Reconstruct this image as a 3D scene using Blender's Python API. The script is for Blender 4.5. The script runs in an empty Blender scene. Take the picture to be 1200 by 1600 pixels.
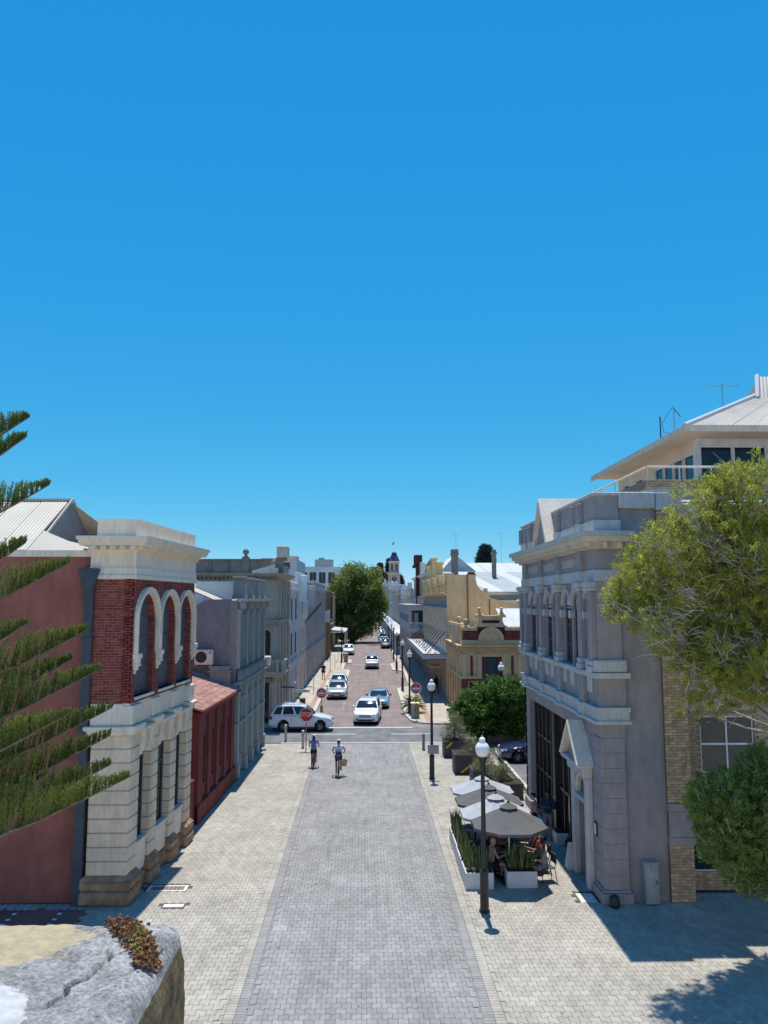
import bpy, bmesh, math, random
import numpy as np
from mathutils import Vector, Matrix
R = math.radians
rnd = random.Random(7)
nrng = np.random.default_rng(11)
SC = bpy.context.scene
COL = SC.collection

# ------------------------------------------------------------------ camera
cam_d = bpy.data.cameras.new('camera'); cam = bpy.data.objects.new('camera', cam_d); COL.objects.link(cam)
cam.location = (0, 0, 9.0)
cam.rotation_euler = (R(90 + 6.549), 0, R(-1.184))
cam_d.sensor_fit = 'HORIZONTAL'; cam_d.sensor_width = 36.0
cam_d.lens = 36.0 * 1202 / 1200
cam_d.clip_start = 0.1; cam_d.clip_end = 6000
SC.camera = cam

# ------------------------------------------------------------------ sky and sun
SUN_EL = 74.0
W = bpy.data.worlds.new('World'); SC.world = W; W.use_nodes = True
wn = W.node_tree.nodes; wl = W.node_tree.links
sky = wn.new('ShaderNodeTexSky'); sky.sky_type = 'NISHITA'; sky.sun_disc = False
sky.sun_elevation = R(SUN_EL); sky.sun_rotation = R(0)
sky.altitude = 0; sky.air_density = 0.6; sky.dust_density = 0.0; sky.ozone_density = 6.0
# the camera's rendering of the sky colour: one tone curve per channel over the whole sky
sep = wn.new('ShaderNodeSeparateColor'); cmb = wn.new('ShaderNodeCombineColor'); wl.new(sky.outputs[0], sep.inputs[0])
for ch, (gain, power) in enumerate(((0.83, 1.65), (0.635, 0.585), (0.70, 0.20))):
    pre = wn.new('ShaderNodeMath'); pre.operation = 'MULTIPLY'; pre.inputs[1].default_value = 0.125
    pw = wn.new('ShaderNodeMath'); pw.operation = 'POWER'; pw.inputs[1].default_value = power
    gn = wn.new('ShaderNodeMath'); gn.operation = 'MULTIPLY'; gn.inputs[1].default_value = gain / 0.12
    wl.new(sep.outputs[ch], pre.inputs[0]); wl.new(pre.outputs[0], pw.inputs[0]); wl.new(pw.outputs[0], gn.inputs[0]); wl.new(gn.outputs[0], cmb.inputs[ch])
bg = wn['Background']; bg.inputs['Strength'].default_value = 0.12
wl.new(cmb.outputs[0], bg.inputs['Color'])
sun_d = bpy.data.lights.new('sun', 'SUN'); sun_d.energy = 4.2; sun_d.angle = R(0.53); sun_d.color = (1.0, 0.955, 0.88)
sun = bpy.data.objects.new('sun', sun_d); COL.objects.link(sun)
sun.location = (0, 60, 150); sun.rotation_euler = (R(-(90 - SUN_EL)), 0, 0)
vs = SC.view_settings
vs.view_transform = 'Standard'; vs.look = 'None'; vs.exposure = 0.36; vs.gamma = 1.0; vs.use_curve_mapping = False

# ------------------------------------------------------------------ materials
MATS = {}
def nt(m): return m.node_tree.nodes, m.node_tree.links
def mat(name, col, rough=0.85, var=0.12, scale=2.5, bump=0.15, bscale=40.0, spec=0.3, metal=0.0, grime=None, attr=False, coat=0.0, obj_rand=0.0, bdist=0.01, spots=0):
    """a procedural surface: base colour with two scales of mottling, fine relief, optional grime streaks"""
    if name in MATS: return MATS[name]
    m = bpy.data.materials.new(name); m.use_nodes = True
    n, l = nt(m); b = n['Principled BSDF']
    b.inputs['Roughness'].default_value = rough; b.inputs['Metallic'].default_value = metal
    b.inputs['Specular IOR Level'].default_value = spec
    if coat: b.inputs['Coat Weight'].default_value = coat; b.inputs['Coat Roughness'].default_value = 0.05
    tc = n.new('ShaderNodeNewGeometry')
    n1 = n.new('ShaderNodeTexNoise'); n1.inputs['Scale'].default_value = scale; n1.inputs['Detail'].default_value = 6
    l.new(tc.outputs['Position'], n1.inputs['Vector'])
    rp = n.new('ShaderNodeValToRGB')
    lo = [max(0, c * (1 - var * 1.6)) for c in col]; hi = [min(1, c * (1 + var)) for c in col]
    rp.color_ramp.elements[0].position = 0.3; rp.color_ramp.elements[0].color = (*lo, 1)
    rp.color_ramp.elements[1].position = 0.7; rp.color_ramp.elements[1].color = (*hi, 1)
    l.new(n1.outputs['Fac'], rp.inputs['Fac'])
    last = rp.outputs['Color']
    if grime:
        n2 = n.new('ShaderNodeTexNoise'); n2.inputs['Scale'].default_value = 1.0; n2.inputs['Detail'].default_value = 8
        mp = n.new('ShaderNodeMapping'); mp.inputs['Scale'].default_value = grime[1]
        l.new(tc.outputs['Position'], mp.inputs['Vector']); l.new(mp.outputs[0], n2.inputs['Vector'])
        r2 = n.new('ShaderNodeValToRGB'); r2.color_ramp.elements[0].position = 0.52; r2.color_ramp.elements[1].position = 0.75
        r2.color_ramp.elements[0].color = (0, 0, 0, 1); r2.color_ramp.elements[1].color = (grime[2],) * 3 + (1,)
        l.new(n2.outputs['Fac'], r2.inputs['Fac'])
        mx = n.new('ShaderNodeMixRGB'); mx.inputs['Color2'].default_value = (*grime[0], 1)
        l.new(r2.outputs['Color'], mx.inputs['Fac']); l.new(last, mx.inputs['Color1']); last = mx.outputs[0]
        n4 = n.new('ShaderNodeTexNoise'); n4.inputs['Scale'].default_value = 1.0; n4.inputs['Detail'].default_value = 7     # fine streaks and blotches of weathering
        m4 = n.new('ShaderNodeMapping'); m4.inputs['Scale'].default_value = tuple(v * 5.0 for v in grime[1]); l.new(tc.outputs['Position'], m4.inputs['Vector']); l.new(m4.outputs[0], n4.inputs['Vector'])
        r4 = n.new('ShaderNodeValToRGB'); r4.color_ramp.elements[0].position = 0.3; r4.color_ramp.elements[0].color = (0.86, 0.855, 0.845, 1); r4.color_ramp.elements[1].position = 0.62; r4.color_ramp.elements[1].color = (1.04, 1.04, 1.04, 1)
        l.new(n4.outputs['Fac'], r4.inputs['Fac'])
        x4 = n.new('ShaderNodeMixRGB'); x4.blend_type = 'MULTIPLY'; x4.inputs[0].default_value = 1.0; l.new(last, x4.inputs[1]); l.new(r4.outputs[0], x4.inputs[2]); last = x4.outputs[0]
    if spots:
        vo = n.new('ShaderNodeTexVoronoi'); vo.inputs['Scale'].default_value = spots; l.new(tc.outputs['Position'], vo.inputs['Vector'])
        r5 = n.new('ShaderNodeValToRGB'); r5.color_ramp.elements[0].position = 0.05; r5.color_ramp.elements[0].color = (0.5, 0.5, 0.5, 1); r5.color_ramp.elements[1].position = 0.09; r5.color_ramp.elements[1].color = (1, 1, 1, 1)
        l.new(vo.outputs['Distance'], r5.inputs['Fac']); x5 = n.new('ShaderNodeMixRGB'); x5.blend_type = 'MULTIPLY'; x5.inputs[0].default_value = 1.0; l.new(last, x5.inputs[1]); l.new(r5.outputs[0], x5.inputs[2]); last = x5.outputs[0]
    if attr or obj_rand:
        mu = n.new('ShaderNodeHueSaturation')
        mr = n.new('ShaderNodeMapRange')
        if attr:
            at = n.new('ShaderNodeAttribute'); at.attribute_name = 'var'; src = at.outputs['Fac']
            k = attr if isinstance(attr, float) else 0.25
        else:
            oi = n.new('ShaderNodeObjectInfo'); src = oi.outputs['Random']; k = obj_rand
        mr.inputs['To Min'].default_value = 1 - k; mr.inputs['To Max'].default_value = 1 + k
        l.new(src, mr.inputs['Value']); l.new(mr.outputs[0], mu.inputs['Value']); l.new(last, mu.inputs['Color']); last = mu.outputs[0]
    l.new(last, b.inputs['Base Color'])
    if bump:
        n3 = n.new('ShaderNodeTexNoise'); n3.inputs['Scale'].default_value = bscale; n3.inputs['Detail'].default_value = 5
        l.new(tc.outputs['Position'], n3.inputs['Vector'])
        bp = n.new('ShaderNodeBump'); bp.inputs['Strength'].default_value = bump; bp.inputs['Distance'].default_value = bdist
        l.new(n3.outputs['Fac'], bp.inputs['Height']); l.new(bp.outputs[0], b.inputs['Normal'])
    MATS[name] = m
    return m
def simple(name, col, rough=0.5, metal=0.0, spec=0.5, coat=0.0, emit=None):
    if name in MATS: return MATS[name]
    m = bpy.data.materials.new(name); m.use_nodes = True
    b = m.node_tree.nodes['Principled BSDF']
    b.inputs['Base Color'].default_value = (*col, 1); b.inputs['Roughness'].default_value = rough
    b.inputs['Metallic'].default_value = metal; b.inputs['Specular IOR Level'].default_value = spec
    if coat: b.inputs['Coat Weight'].default_value = coat; b.inputs['Coat Roughness'].default_value = 0.03
    MATS[name] = m
    return m
def leafmat(name, ramp, trans=0.35, rough=0.55):
    """foliage: colour picked per leaf along a ramp, part of the light passes through"""
    if name in MATS: return MATS[name]
    m = bpy.data.materials.new(name); m.use_nodes = True
    n, l = nt(m); b = n['Principled BSDF']; b.inputs['Roughness'].default_value = rough
    b.inputs['Specular IOR Level'].default_value = 0.35
    at = n.new('ShaderNodeAttribute'); at.attribute_name = 'var'
    rp = n.new('ShaderNodeValToRGB'); e = rp.color_ramp.elements
    e[0].position = ramp[0][0]; e[0].color = (*ramp[0][1], 1); e[1].position = ramp[-1][0]; e[1].color = (*ramp[-1][1], 1)
    for p, c in ramp[1:-1]:
        x = e.new(p); x.color = (*c, 1)
    l.new(at.outputs['Fac'], rp.inputs['Fac']); l.new(rp.outputs[0], b.inputs['Base Color'])
    tr = n.new('ShaderNodeBsdfTranslucent'); l.new(rp.outputs[0], tr.inputs['Color'])
    mx = n.new('ShaderNodeMixShader'); mx.inputs[0].default_value = trans
    l.new(b.outputs[0], mx.inputs[1]); l.new(tr.outputs[0], mx.inputs[2]); l.new(mx.outputs[0], n['Material Output'].inputs['Surface'])
    MATS[name] = m
    return m

# ------------------------------------------------------------------ mesh builder
BOXF = [(0, 3, 2, 1), (4, 5, 6, 7), (0, 1, 5, 4), (1, 2, 6, 5), (2, 3, 7, 6), (3, 0, 4, 7)]
class MB:
    def __init__(s, fn=None):
        s.v = []; s.f = []; s.fn = fn; s.var = None; s.vars = []
    def add(s, vs_, fs):
        o = len(s.v)
        if s.fn: vs_ = [s.fn(*p) for p in vs_]
        s.v.extend([tuple(p) for p in vs_]); s.f.extend([tuple(o + i for i in f) for f in fs])
        if s.var is not None: s.vars.extend([s.var] * len(fs))
        return s
    def box(s, x0, x1, y0, y1, z0, z1):
        if x1 < x0: x0, x1 = x1, x0
        if y1 < y0: y0, y1 = y1, y0
        if z1 < z0: z0, z1 = z1, z0
        return s.add([(x0, y0, z0), (x1, y0, z0), (x1, y1, z0), (x0, y1, z0), (x0, y0, z1), (x1, y0, z1), (x1, y1, z1), (x0, y1, z1)], BOXF)
    def cbox(s, x0, x1, y0, y1, z0, z1, c=0.02):
        """a box with chamfered edges"""
        if x1 < x0: x0, x1 = x1, x0
        if y1 < y0: y0, y1 = y1, y0
        c = min(c, (x1 - x0) / 2.1, (y1 - y0) / 2.1, (z1 - z0) / 2.1)
        vs_ = []; idx = {}
        for ix, X in ((0, x0), (1, x1)):
            for iy, Y in ((0, y0), (1, y1)):
                for iz, Z in ((0, z0), (1, z1)):
                    dx = c if ix == 0 else -c; dy = c if iy == 0 else -c; dz = c if iz == 0 else -c
                    for a, p in (('x', (X, Y + dy, Z + dz)), ('y', (X + dx, Y, Z + dz)), ('z', (X + dx, Y + dy, Z))):
                        idx[(ix, iy, iz, a)] = len(vs_); vs_.append(p)
        fs = []
        g = lambda *k: idx[k]
        for i in (0, 1):
            q = [g(i, 0, 0, 'x'), g(i, 1, 0, 'x'), g(i, 1, 1, 'x'), g(i, 0, 1, 'x')]; fs.append(q if i else q[::-1])
            q = [g(0, i, 0, 'y'), g(0, i, 1, 'y'), g(1, i, 1, 'y'), g(1, i, 0, 'y')]; fs.append(q if i else q[::-1])
            q = [g(0, 0, i, 'z'), g(1, 0, i, 'z'), g(1, 1, i, 'z'), g(0, 1, i, 'z')]; fs.append(q if i else q[::-1])
        for i in (0, 1):
            for j in (0, 1):
                fs.append([g(i, j, 0, 'x'), g(i, j, 1, 'x'), g(i, j, 1, 'y'), g(i, j, 0, 'y')])
                fs.append([g(i, 0, j, 'x'), g(i, 1, j, 'x'), g(i, 1, j, 'z'), g(i, 0, j, 'z')])
                fs.append([g(0, i, j, 'y'), g(1, i, j, 'y'), g(1, i, j, 'z'), g(0, i, j, 'z')])
                for k in (0, 1):
                    fs.append([g(i, j, k, 'x'), g(i, j, k, 'y'), g(i, j, k, 'z')])
        return s.add(vs_, fs)
    def prism(s, poly, a, b, axis='y'):
        """extrude a 2-D outline between a and b along an axis"""
        n = len(poly)
        def P(p, t):
            return (p[0], t, p[1]) if axis == 'y' else ((t, p[0], p[1]) if axis == 'x' else (p[0], p[1], t))
        vs_ = [P(p, a) for p in poly] + [P(p, b) for p in poly]
        fs = [tuple(range(n - 1, -1, -1)), tuple(range(n, 2 * n))] + [(i, (i + 1) % n, n + (i + 1) % n, n + i) for i in range(n)]
        return s.add(vs_, fs)
    def tube(s, p0, p1, r0, r1=None, n=8, caps=True):
        r1 = r0 if r1 is None else r1
        p0 = Vector(p0); p1 = Vector(p1); d = (p1 - p0)
        if d.length < 1e-6: return s
        d.normalize(); u = d.orthogonal().normalized(); w = d.cross(u)
        vs_ = []
        for p, r in ((p0, r0), (p1, r1)):
            for i in range(n):
                a = 2 * math.pi * i / n
                vs_.append(tuple(p + (u * math.cos(a) + w * math.sin(a)) * r))
        fs = [(i, (i + 1) % n, n + (i + 1) % n, n + i) for i in range(n)]
        if caps: fs += [tuple(range(n - 1, -1, -1)), tuple(range(n, 2 * n))]
        return s.add(vs_, fs)
    def path(s, pts, rs, n=8):
        pts = [Vector(p) for p in pts]; m = len(pts)
        if not hasattr(rs, '__len__'): rs = [rs] * m
        vs_ = []; u = None
        for i, p in enumerate(pts):
            d = (pts[min(i + 1, m - 1)] - pts[max(i - 1, 0)]).normalized()
            u = d.orthogonal().normalized() if u is None else (u - d * u.dot(d)).normalized()
            w = d.cross(u)
            for k in range(n):
                a = 2 * math.pi * k / n
                vs_.append(tuple(p + (u * math.cos(a) + w * math.sin(a)) * rs[i]))
        fs = []
        for i in range(m - 1):
            for k in range(n):
                fs.append((i * n + k, i * n + (k + 1) % n, (i + 1) * n + (k + 1) % n, (i + 1) * n + k))
        fs += [tuple(range(n - 1, -1, -1)), tuple(range((m - 1) * n, m * n))]
        return s.add(vs_, fs)
    def lathe(s, prof, n=16, c=(0, 0, 0), axis='z', sx=1.0, sy=1.0):
        vs_ = []; m = len(prof)
        for r, z in prof:
            for k in range(n):
                a = 2 * math.pi * k / n
                x, y = r * math.cos(a) * sx, r * math.sin(a) * sy
                p = (x, y, z) if axis == 'z' else ((z, x, y) if axis == 'x' else (x, z, y))
                vs_.append((c[0] + p[0], c[1] + p[1], c[2] + p[2]))
        fs = [(i * n + k, i * n + (k + 1) % n, (i + 1) * n + (k + 1) % n, (i + 1) * n + k) for i in range(m - 1) for k in range(n)]
        fs += [tuple(range(n - 1, -1, -1)), tuple(range((m - 1) * n, m * n))]
        return s.add(vs_, fs)
    def ball(s, c, r, n=10, sx=1, sy=1, sz=1):
        prof = [(max(1e-4, math.sin(math.pi * i / n)) * r, -math.cos(math.pi * i / n) * r * sz) for i in range(n + 1)]
        return s.lathe(prof, n + 2, c, sx=sx, sy=sy)
    def build(s, name, material, parent=None, smooth=False, loc=None, recalc=True, share=None, label=None, stuff=False):
        """one mesh object; world coordinates in, stored relative to its thing's base"""
        if parent is not None:
            org = ORG.get(parent.name, (0, 0, 0))
        else:
            org = loc or (0, 0, 0)
        me = bpy.data.meshes.new(name)
        A = [(p[0] - org[0], p[1] - org[1], p[2] - org[2]) for p in s.v] if any(org) else s.v
        me.from_pydata(A, [], s.f)
        if s.vars:
            at = me.attributes.new('var', 'FLOAT', 'FACE'); at.data.foreach_set('value', np.array(s.vars, 'f'))
        if recalc and len(s.v) < 60000:
            bm = bmesh.new(); bm.from_mesh(me); bmesh.ops.recalc_face_normals(bm, faces=bm.faces); bm.to_mesh(me); bm.free()
        if smooth:
            me.polygons.foreach_set('use_smooth', [True] * len(me.polygons))
            if smooth is not True: me.set_sharp_from_angle(angle=R(smooth))
        me.materials.append(material)
        o = bpy.data.objects.new(name, me); COL.objects.link(o)
        if parent is not None:
            o.parent = parent; ORG[o.name] = org
        else:
            o.location = org; ORG[o.name] = org
        if label: o['label'] = label
        if stuff: o['kind'] = 'stuff'
        return o
ORG = {}
def tag(o, label=None, cat=None, group=None, kind=None):
    if label: o['label'] = label
    if cat: o['category'] = cat
    if group: o['group'] = group
    if kind: o['kind'] = kind
    return o
def thing(name, label, cat, loc=(0, 0, 0), group=None, rz=0):
    o = bpy.data.objects.new(name, None); COL.objects.link(o); o.empty_display_size = 0.2
    o.location = loc; o.rotation_euler = (0, 0, rz)
    ORG[o.name] = tuple(loc)
    return tag(o, label, cat, group)
def struct(mb, name, material, **k):
    o = mb.build(name, material, **k); o['kind'] = 'structure'; return o
def copy_tree(o, loc=None, rz=None, label=None, parent=None, sc=None):
    c = o.copy(); COL.objects.link(c)
    if parent is not None: c.parent = parent
    if loc is not None: c.location = loc
    if rz is not None: c.rotation_euler = (0, 0, rz)
    if sc is not None: c.scale = sc
    if label: c['label'] = label
    for ch in list(o.children): copy_tree(ch, parent=c)
    return c
def text_mesh(txt, size, depth=0.01):
    """letters as triangles in the x-z plane, centred on 0"""
    cu = bpy.data.curves.new('lettering', 'FONT'); cu.body = txt; cu.size = size; cu.align_x = 'CENTER'; cu.align_y = 'CENTER'
    cu.extrude = depth / 2; cu.resolution_u = 3
    t = bpy.data.objects.new('lettering', cu); COL.objects.link(t)
    me = bpy.data.meshes.new_from_object(t.evaluated_get(bpy.context.evaluated_depsgraph_get()))
    vs_ = [tuple(v.co) for v in me.vertices]; fs = [tuple(p.vertices) for p in me.polygons]
    bpy.data.objects.remove(t); bpy.data.meshes.remove(me); bpy.data.curves.remove(cu)
    return vs_, fs

# ------------------------------------------------------------------ surfaces
M = MATS
mat('asphalt', (0.17, 0.17, 0.172), 0.9, 0.15, 0.8, 0.3, 120, grime=((0.08, 0.08, 0.08), (0.4, 0.05, 1), 0.5))
mat('red_asphalt', (0.235, 0.19, 0.178), 0.9, 0.12, 0.5, 0.3, 120, grime=((0.285, 0.24, 0.23), (0.5, 0.03, 1), 0.6))
mat('paver_cream', (0.395, 0.365, 0.31), 0.92, 0.09, 0.6, 0.3, 90, attr=0.085, grime=((0.29, 0.27, 0.235), (0.7, 0.3, 1), 0.6), spots=2.3)
mat('paver_grey', (0.285, 0.277, 0.268), 0.92, 0.09, 0.6, 0.3, 90, attr=0.10, grime=((0.2, 0.197, 0.195), (1.1, 0.12, 1), 0.6), spots=2.1)
mat('paver_red', (0.23, 0.11, 0.09), 0.92, 0.15, 0.9, 0.3, 90)
mat('grout', (0.10, 0.092, 0.08), 0.95, 0.2, 3, 0.3, 80)
mat('footpath', (0.44, 0.40, 0.335), 0.92, 0.1, 0.7, 0.25, 60, grime=((0.33, 0.3, 0.25), (0.6, 0.3, 1), 0.5))
mat('footpath_red', (0.40, 0.25, 0.19), 0.92, 0.12, 0.9, 0.25, 60)
mat('kerb', (0.52, 0.49, 0.43), 0.9, 0.12, 2, 0.25, 60)
mat('far_ground', (0.3, 0.28, 0.24), 0.95, 0.2, 0.05, 0)
mat('paint', (0.78, 0.78, 0.76), 0.7, 0.1, 8, 0.1, 60)
mat('worn_paint', (0.42, 0.38, 0.36), 0.8, 0.3, 4, 0.1, 60)
mat('white_slab', (0.62, 0.59, 0.54), 0.85, 0.08, 3, 0.2, 60)
mat('brick', (0.25, 0.055, 0.042), 0.85, 0.25, 6, 0.35, 90, obj_rand=0.28, attr=0.0)
mat('brick_mass', (0.25, 0.055, 0.042), 0.85, 0.25, 6, 0.35, 90, attr=0.28)
mat('brick_dark', (0.10, 0.032, 0.028), 0.88, 0.3, 5, 0.3, 60)
mat('mortar', (0.40, 0.25, 0.21), 0.95, 0.2, 8, 0.2, 80)
mat('tan_brick', (0.53, 0.37, 0.225), 0.88, 0.2, 6, 0.35, 90, obj_rand=0.22)
mat('tan_brick_mass', (0.53, 0.37, 0.225), 0.88, 0.2, 6, 0.35, 90, attr=0.22)
mat('tan_mortar', (0.30, 0.21, 0.14), 0.95, 0.2, 8, 0.2, 80)
mat('cream_stone', (0.72, 0.585, 0.435), 0.88, 0.07, 1.6, 0.3, 70, grime=((0.46, 0.38, 0.27), (2.2, 2.2, 0.5), 0.45))
mat('cream_paint', (0.80, 0.685, 0.55), 0.8, 0.05, 1.2, 0.15, 60, grime=((0.54, 0.46, 0.35), (2.5, 2.5, 0.4), 0.4))
mat('rough_stone', (0.38, 0.245, 0.145), 0.95, 0.3, 3, 0.9, 14, grime=((0.18, 0.125, 0.07), (1.5, 1.5, 1.5), 0.7), bdist=0.03)
mat('brown_render', (0.32, 0.115, 0.09), 0.9, 0.12, 0.9, 0.5, 45, grime=((0.22, 0.085, 0.065), (0.8, 0.8, 0.35), 0.6))
mat('slate_paint', (0.06, 0.072, 0.09), 0.6, 0.1, 3, 0.1, 50)
mat('window_board', (0.105, 0.105, 0.12), 0.6, 0.1, 2, 0.1, 40)
mat('metal_roof', (0.50, 0.445, 0.36), 0.55, 0.06, 0.8, 0.05, 30, spec=0.4)
mat('white_roof', (0.55, 0.55, 0.54), 0.5, 0.05, 0.5, 0.05, 30, spec=0.4)
mat('grey_roof', (0.36, 0.37, 0.37), 0.6, 0.08, 0.5, 0.05, 30, spec=0.4)
mat('grey_render', (0.235, 0.225, 0.225), 0.9, 0.06, 0.7, 0.4, 50, grime=((0.19, 0.18, 0.18), (0.8, 0.8, 0.3), 0.5))
mat('lavender_render', (0.345, 0.30, 0.295), 0.9, 0.06, 0.8, 0.4, 50, grime=((0.30, 0.262, 0.255), (0.9, 0.9, 0.35), 0.4))
mat('lavender_trim', (0.54, 0.51, 0.49), 0.85, 0.06, 1.2, 0.25, 60, grime=((0.42, 0.39, 0.37), (2, 2, 0.4), 0.5))
mat('sage_render', (0.27, 0.265, 0.235), 0.88, 0.08, 1, 0.3, 50, grime=((0.16, 0.17, 0.165), (1.5, 1.5, 0.4), 0.5))
mat('sage_trim', (0.34, 0.36, 0.335), 0.85, 0.08, 1, 0.3, 50)
mat('grey_stone', (0.46, 0.38, 0.30), 0.9, 0.1, 1, 0.4, 40, grime=((0.25, 0.23, 0.2), (1.4, 1.4, 0.4), 0.6))
mat('dark_stone', (0.28, 0.24, 0.2), 0.9, 0.12, 1, 0.4, 40, grime=((0.15, 0.14, 0.13), (1.4, 1.4, 0.4), 0.6))
mat('red_render', (0.185, 0.045, 0.04), 0.9, 0.12, 1.2, 0.35, 50, grime=((0.12, 0.035, 0.03), (1, 1, 0.4), 0.5))
mat('terracotta', (0.43, 0.235, 0.185), 0.9, 0.2, 3, 0.3, 40, obj_rand=0.2)
mat('yellow_render', (0.86, 0.61, 0.31), 0.9, 0.06, 0.6, 0.25, 40, grime=((0.70, 0.48, 0.24), (0.5, 0.5, 0.2), 0.5))
mat('yellow_trim', (0.74, 0.55, 0.27), 0.88, 0.08, 1, 0.25, 40)
mat('buff_trim', (0.75, 0.51, 0.28), 0.88, 0.08, 1, 0.25, 40, grime=((0.5, 0.37, 0.2), (1.4, 1.4, 0.5), 0.5))
mat('maroon_render', (0.22, 0.05, 0.05), 0.88, 0.1, 1, 0.25, 40)
mat('white_render', (0.68, 0.67, 0.65), 0.85, 0.06, 0.8, 0.2, 40, grime=((0.5, 0.48, 0.45), (1.2, 1.2, 0.3), 0.5))
mat('lilac_render', (0.56, 0.53, 0.535), 0.85, 0.06, 0.8, 0.2, 40)
mat('ochre_render', (0.40, 0.30, 0.16), 0.88, 0.1, 0.8, 0.25, 40)
mat('blue_render', (0.32, 0.34, 0.345), 0.85, 0.08, 0.8, 0.2, 40)
mat('soffit', (0.76, 0.58, 0.42), 0.8, 0.05, 1, 0.1, 30)
mat('limestone', (0.62, 0.55, 0.43), 0.95, 0.12, 1.5, 0.6, 20, bdist=0.02)
mat('black_metal', (0.018, 0.018, 0.02), 0.45, 0.1, 5, 0.05, 60, spec=0.5)
mat('steel', (0.35, 0.35, 0.35), 0.4, 0.1, 5, 0.05, 60, metal=0.7)
mat('galv', (0.42, 0.43, 0.43), 0.5, 0.15, 3, 0.1, 30, metal=0.3)
mat('rust_pole', (0.33, 0.22, 0.10), 0.7, 0.2, 6, 0.1, 60)
mat('grey_box', (0.36, 0.38, 0.39), 0.6, 0.15, 2.5, 0.1, 40, grime=((0.25, 0.25, 0.25), (3, 3, 0.6), 0.6))
mat('planter_dark', (0.06, 0.06, 0.066), 0.6, 0.15, 3, 0.1, 40)
mat('planter_white', (0.60, 0.60, 0.59), 0.6, 0.05, 3, 0.1, 40)
mat('yellow_stripe', (0.62, 0.42, 0.03), 0.6, 0.12, 5, 0.1, 40)
mat('canvas_dark', (0.12, 0.118, 0.118), 0.9, 0.06, 3, 0.2, 200)
mat('canvas_light', (0.40, 0.41, 0.43), 0.9, 0.06, 3, 0.2, 200)
mat('wood', (0.30, 0.19, 0.10), 0.7, 0.2, 6, 0.15, 40)
mat('dark_wood', (0.05, 0.03, 0.022), 0.6, 0.2, 6, 0.15, 40)
mat('table_top', (0.06, 0.06, 0.065), 0.35, 0.1, 4, 0.05, 60)
mat('bark', (0.17, 0.13, 0.10), 0.95, 0.25, 5, 0.8, 20, bdist=0.03)
mat('grey_twig', (0.46, 0.40, 0.34), 0.9, 0.2, 9, 0.3, 60)
mat('soil', (0.05, 0.035, 0.025), 0.95, 0.2, 9, 0.5, 60)
mat('globe', (0.88, 0.87, 0.84), 0.25, 0.03, 3, 0, spec=0.5)
mat('tyre', (0.02, 0.02, 0.021), 0.8, 0.1, 20, 0.1, 80)
mat('liner', (0.008, 0.008, 0.008), 0.9, 0.1, 5, 0)
def glassmat(name, c0, c1, rough, spec, scale=0.7):
    """window glass: slightly wavy reflections over mottled dark colour, painted in for reflected shapes and dim interior"""
    m = mat(name, c0, rough, 0.0, 1.0, 0.25, 1.3, spec, bdist=0.012)
    r = [q for q in m.node_tree.nodes if q.type == 'VALTORGB'][0]; r.color_ramp.elements[0].color = (*c0, 1); r.color_ramp.elements[1].color = (*c1, 1)
    [q for q in m.node_tree.nodes if q.type == 'TEX_NOISE'][0].inputs['Scale'].default_value = scale
glassmat('glass_dark', (0.008, 0.01, 0.013), (0.035, 0.035, 0.035), 0.05, 0.7)
glassmat('glass_sky', (0.010, 0.016, 0.028), (0.03, 0.04, 0.055), 0.05, 0.4, 0.5)
glassmat('glass_shop', (0.006, 0.007, 0.008), (0.05, 0.042, 0.034), 0.03, 0.6, 1.1)
simple('car_glass', (0.015, 0.02, 0.026), 0.07, spec=0.8)
simple('chrome', (0.7, 0.7, 0.7), 0.15, metal=1.0)
simple('rim', (0.42, 0.43, 0.44), 0.3, metal=0.7)
simple('lamp_lens', (0.75, 0.77, 0.8), 0.1, spec=0.6)
simple('red_lens', (0.35, 0.01, 0.01), 0.15, spec=0.6)
simple('sign_red', (0.52, 0.015, 0.02), 0.45)
simple('sign_white', (0.82, 0.82, 0.8), 0.5)
simple('sign_blue', (0.03, 0.10, 0.25), 0.5)
simple('sign_black', (0.02, 0.02, 0.02), 0.5)
simple('dark_frame', (0.012, 0.012, 0.014), 0.4)
simple('white_frame', (0.75, 0.75, 0.74), 0.5)
simple('frost_glass', (0.55, 0.62, 0.6), 0.1, spec=0.6)
for cn, c in (('car_white', (0.78, 0.79, 0.79)), ('car_blue', (0.20, 0.33, 0.47)), ('car_navy', (0.012, 0.022, 0.075)), ('car_silver', (0.48, 0.49, 0.50)),
              ('car_grey', (0.12, 0.125, 0.13)), ('car_black', (0.015, 0.015, 0.017)), ('car_red', (0.35, 0.02, 0.02))):
    simple(cn, c, 0.3, spec=0.5, coat=1.0, metal=0.25 if cn in ('car_blue', 'car_silver', 'car_grey') else 0.0)
# ================================================================== THE SETTING: ground, paving, roads
struct(MB().box(-3000, 3000, -200, 5000, -0.6, -0.10), 'ground', M['far_ground'])
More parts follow.
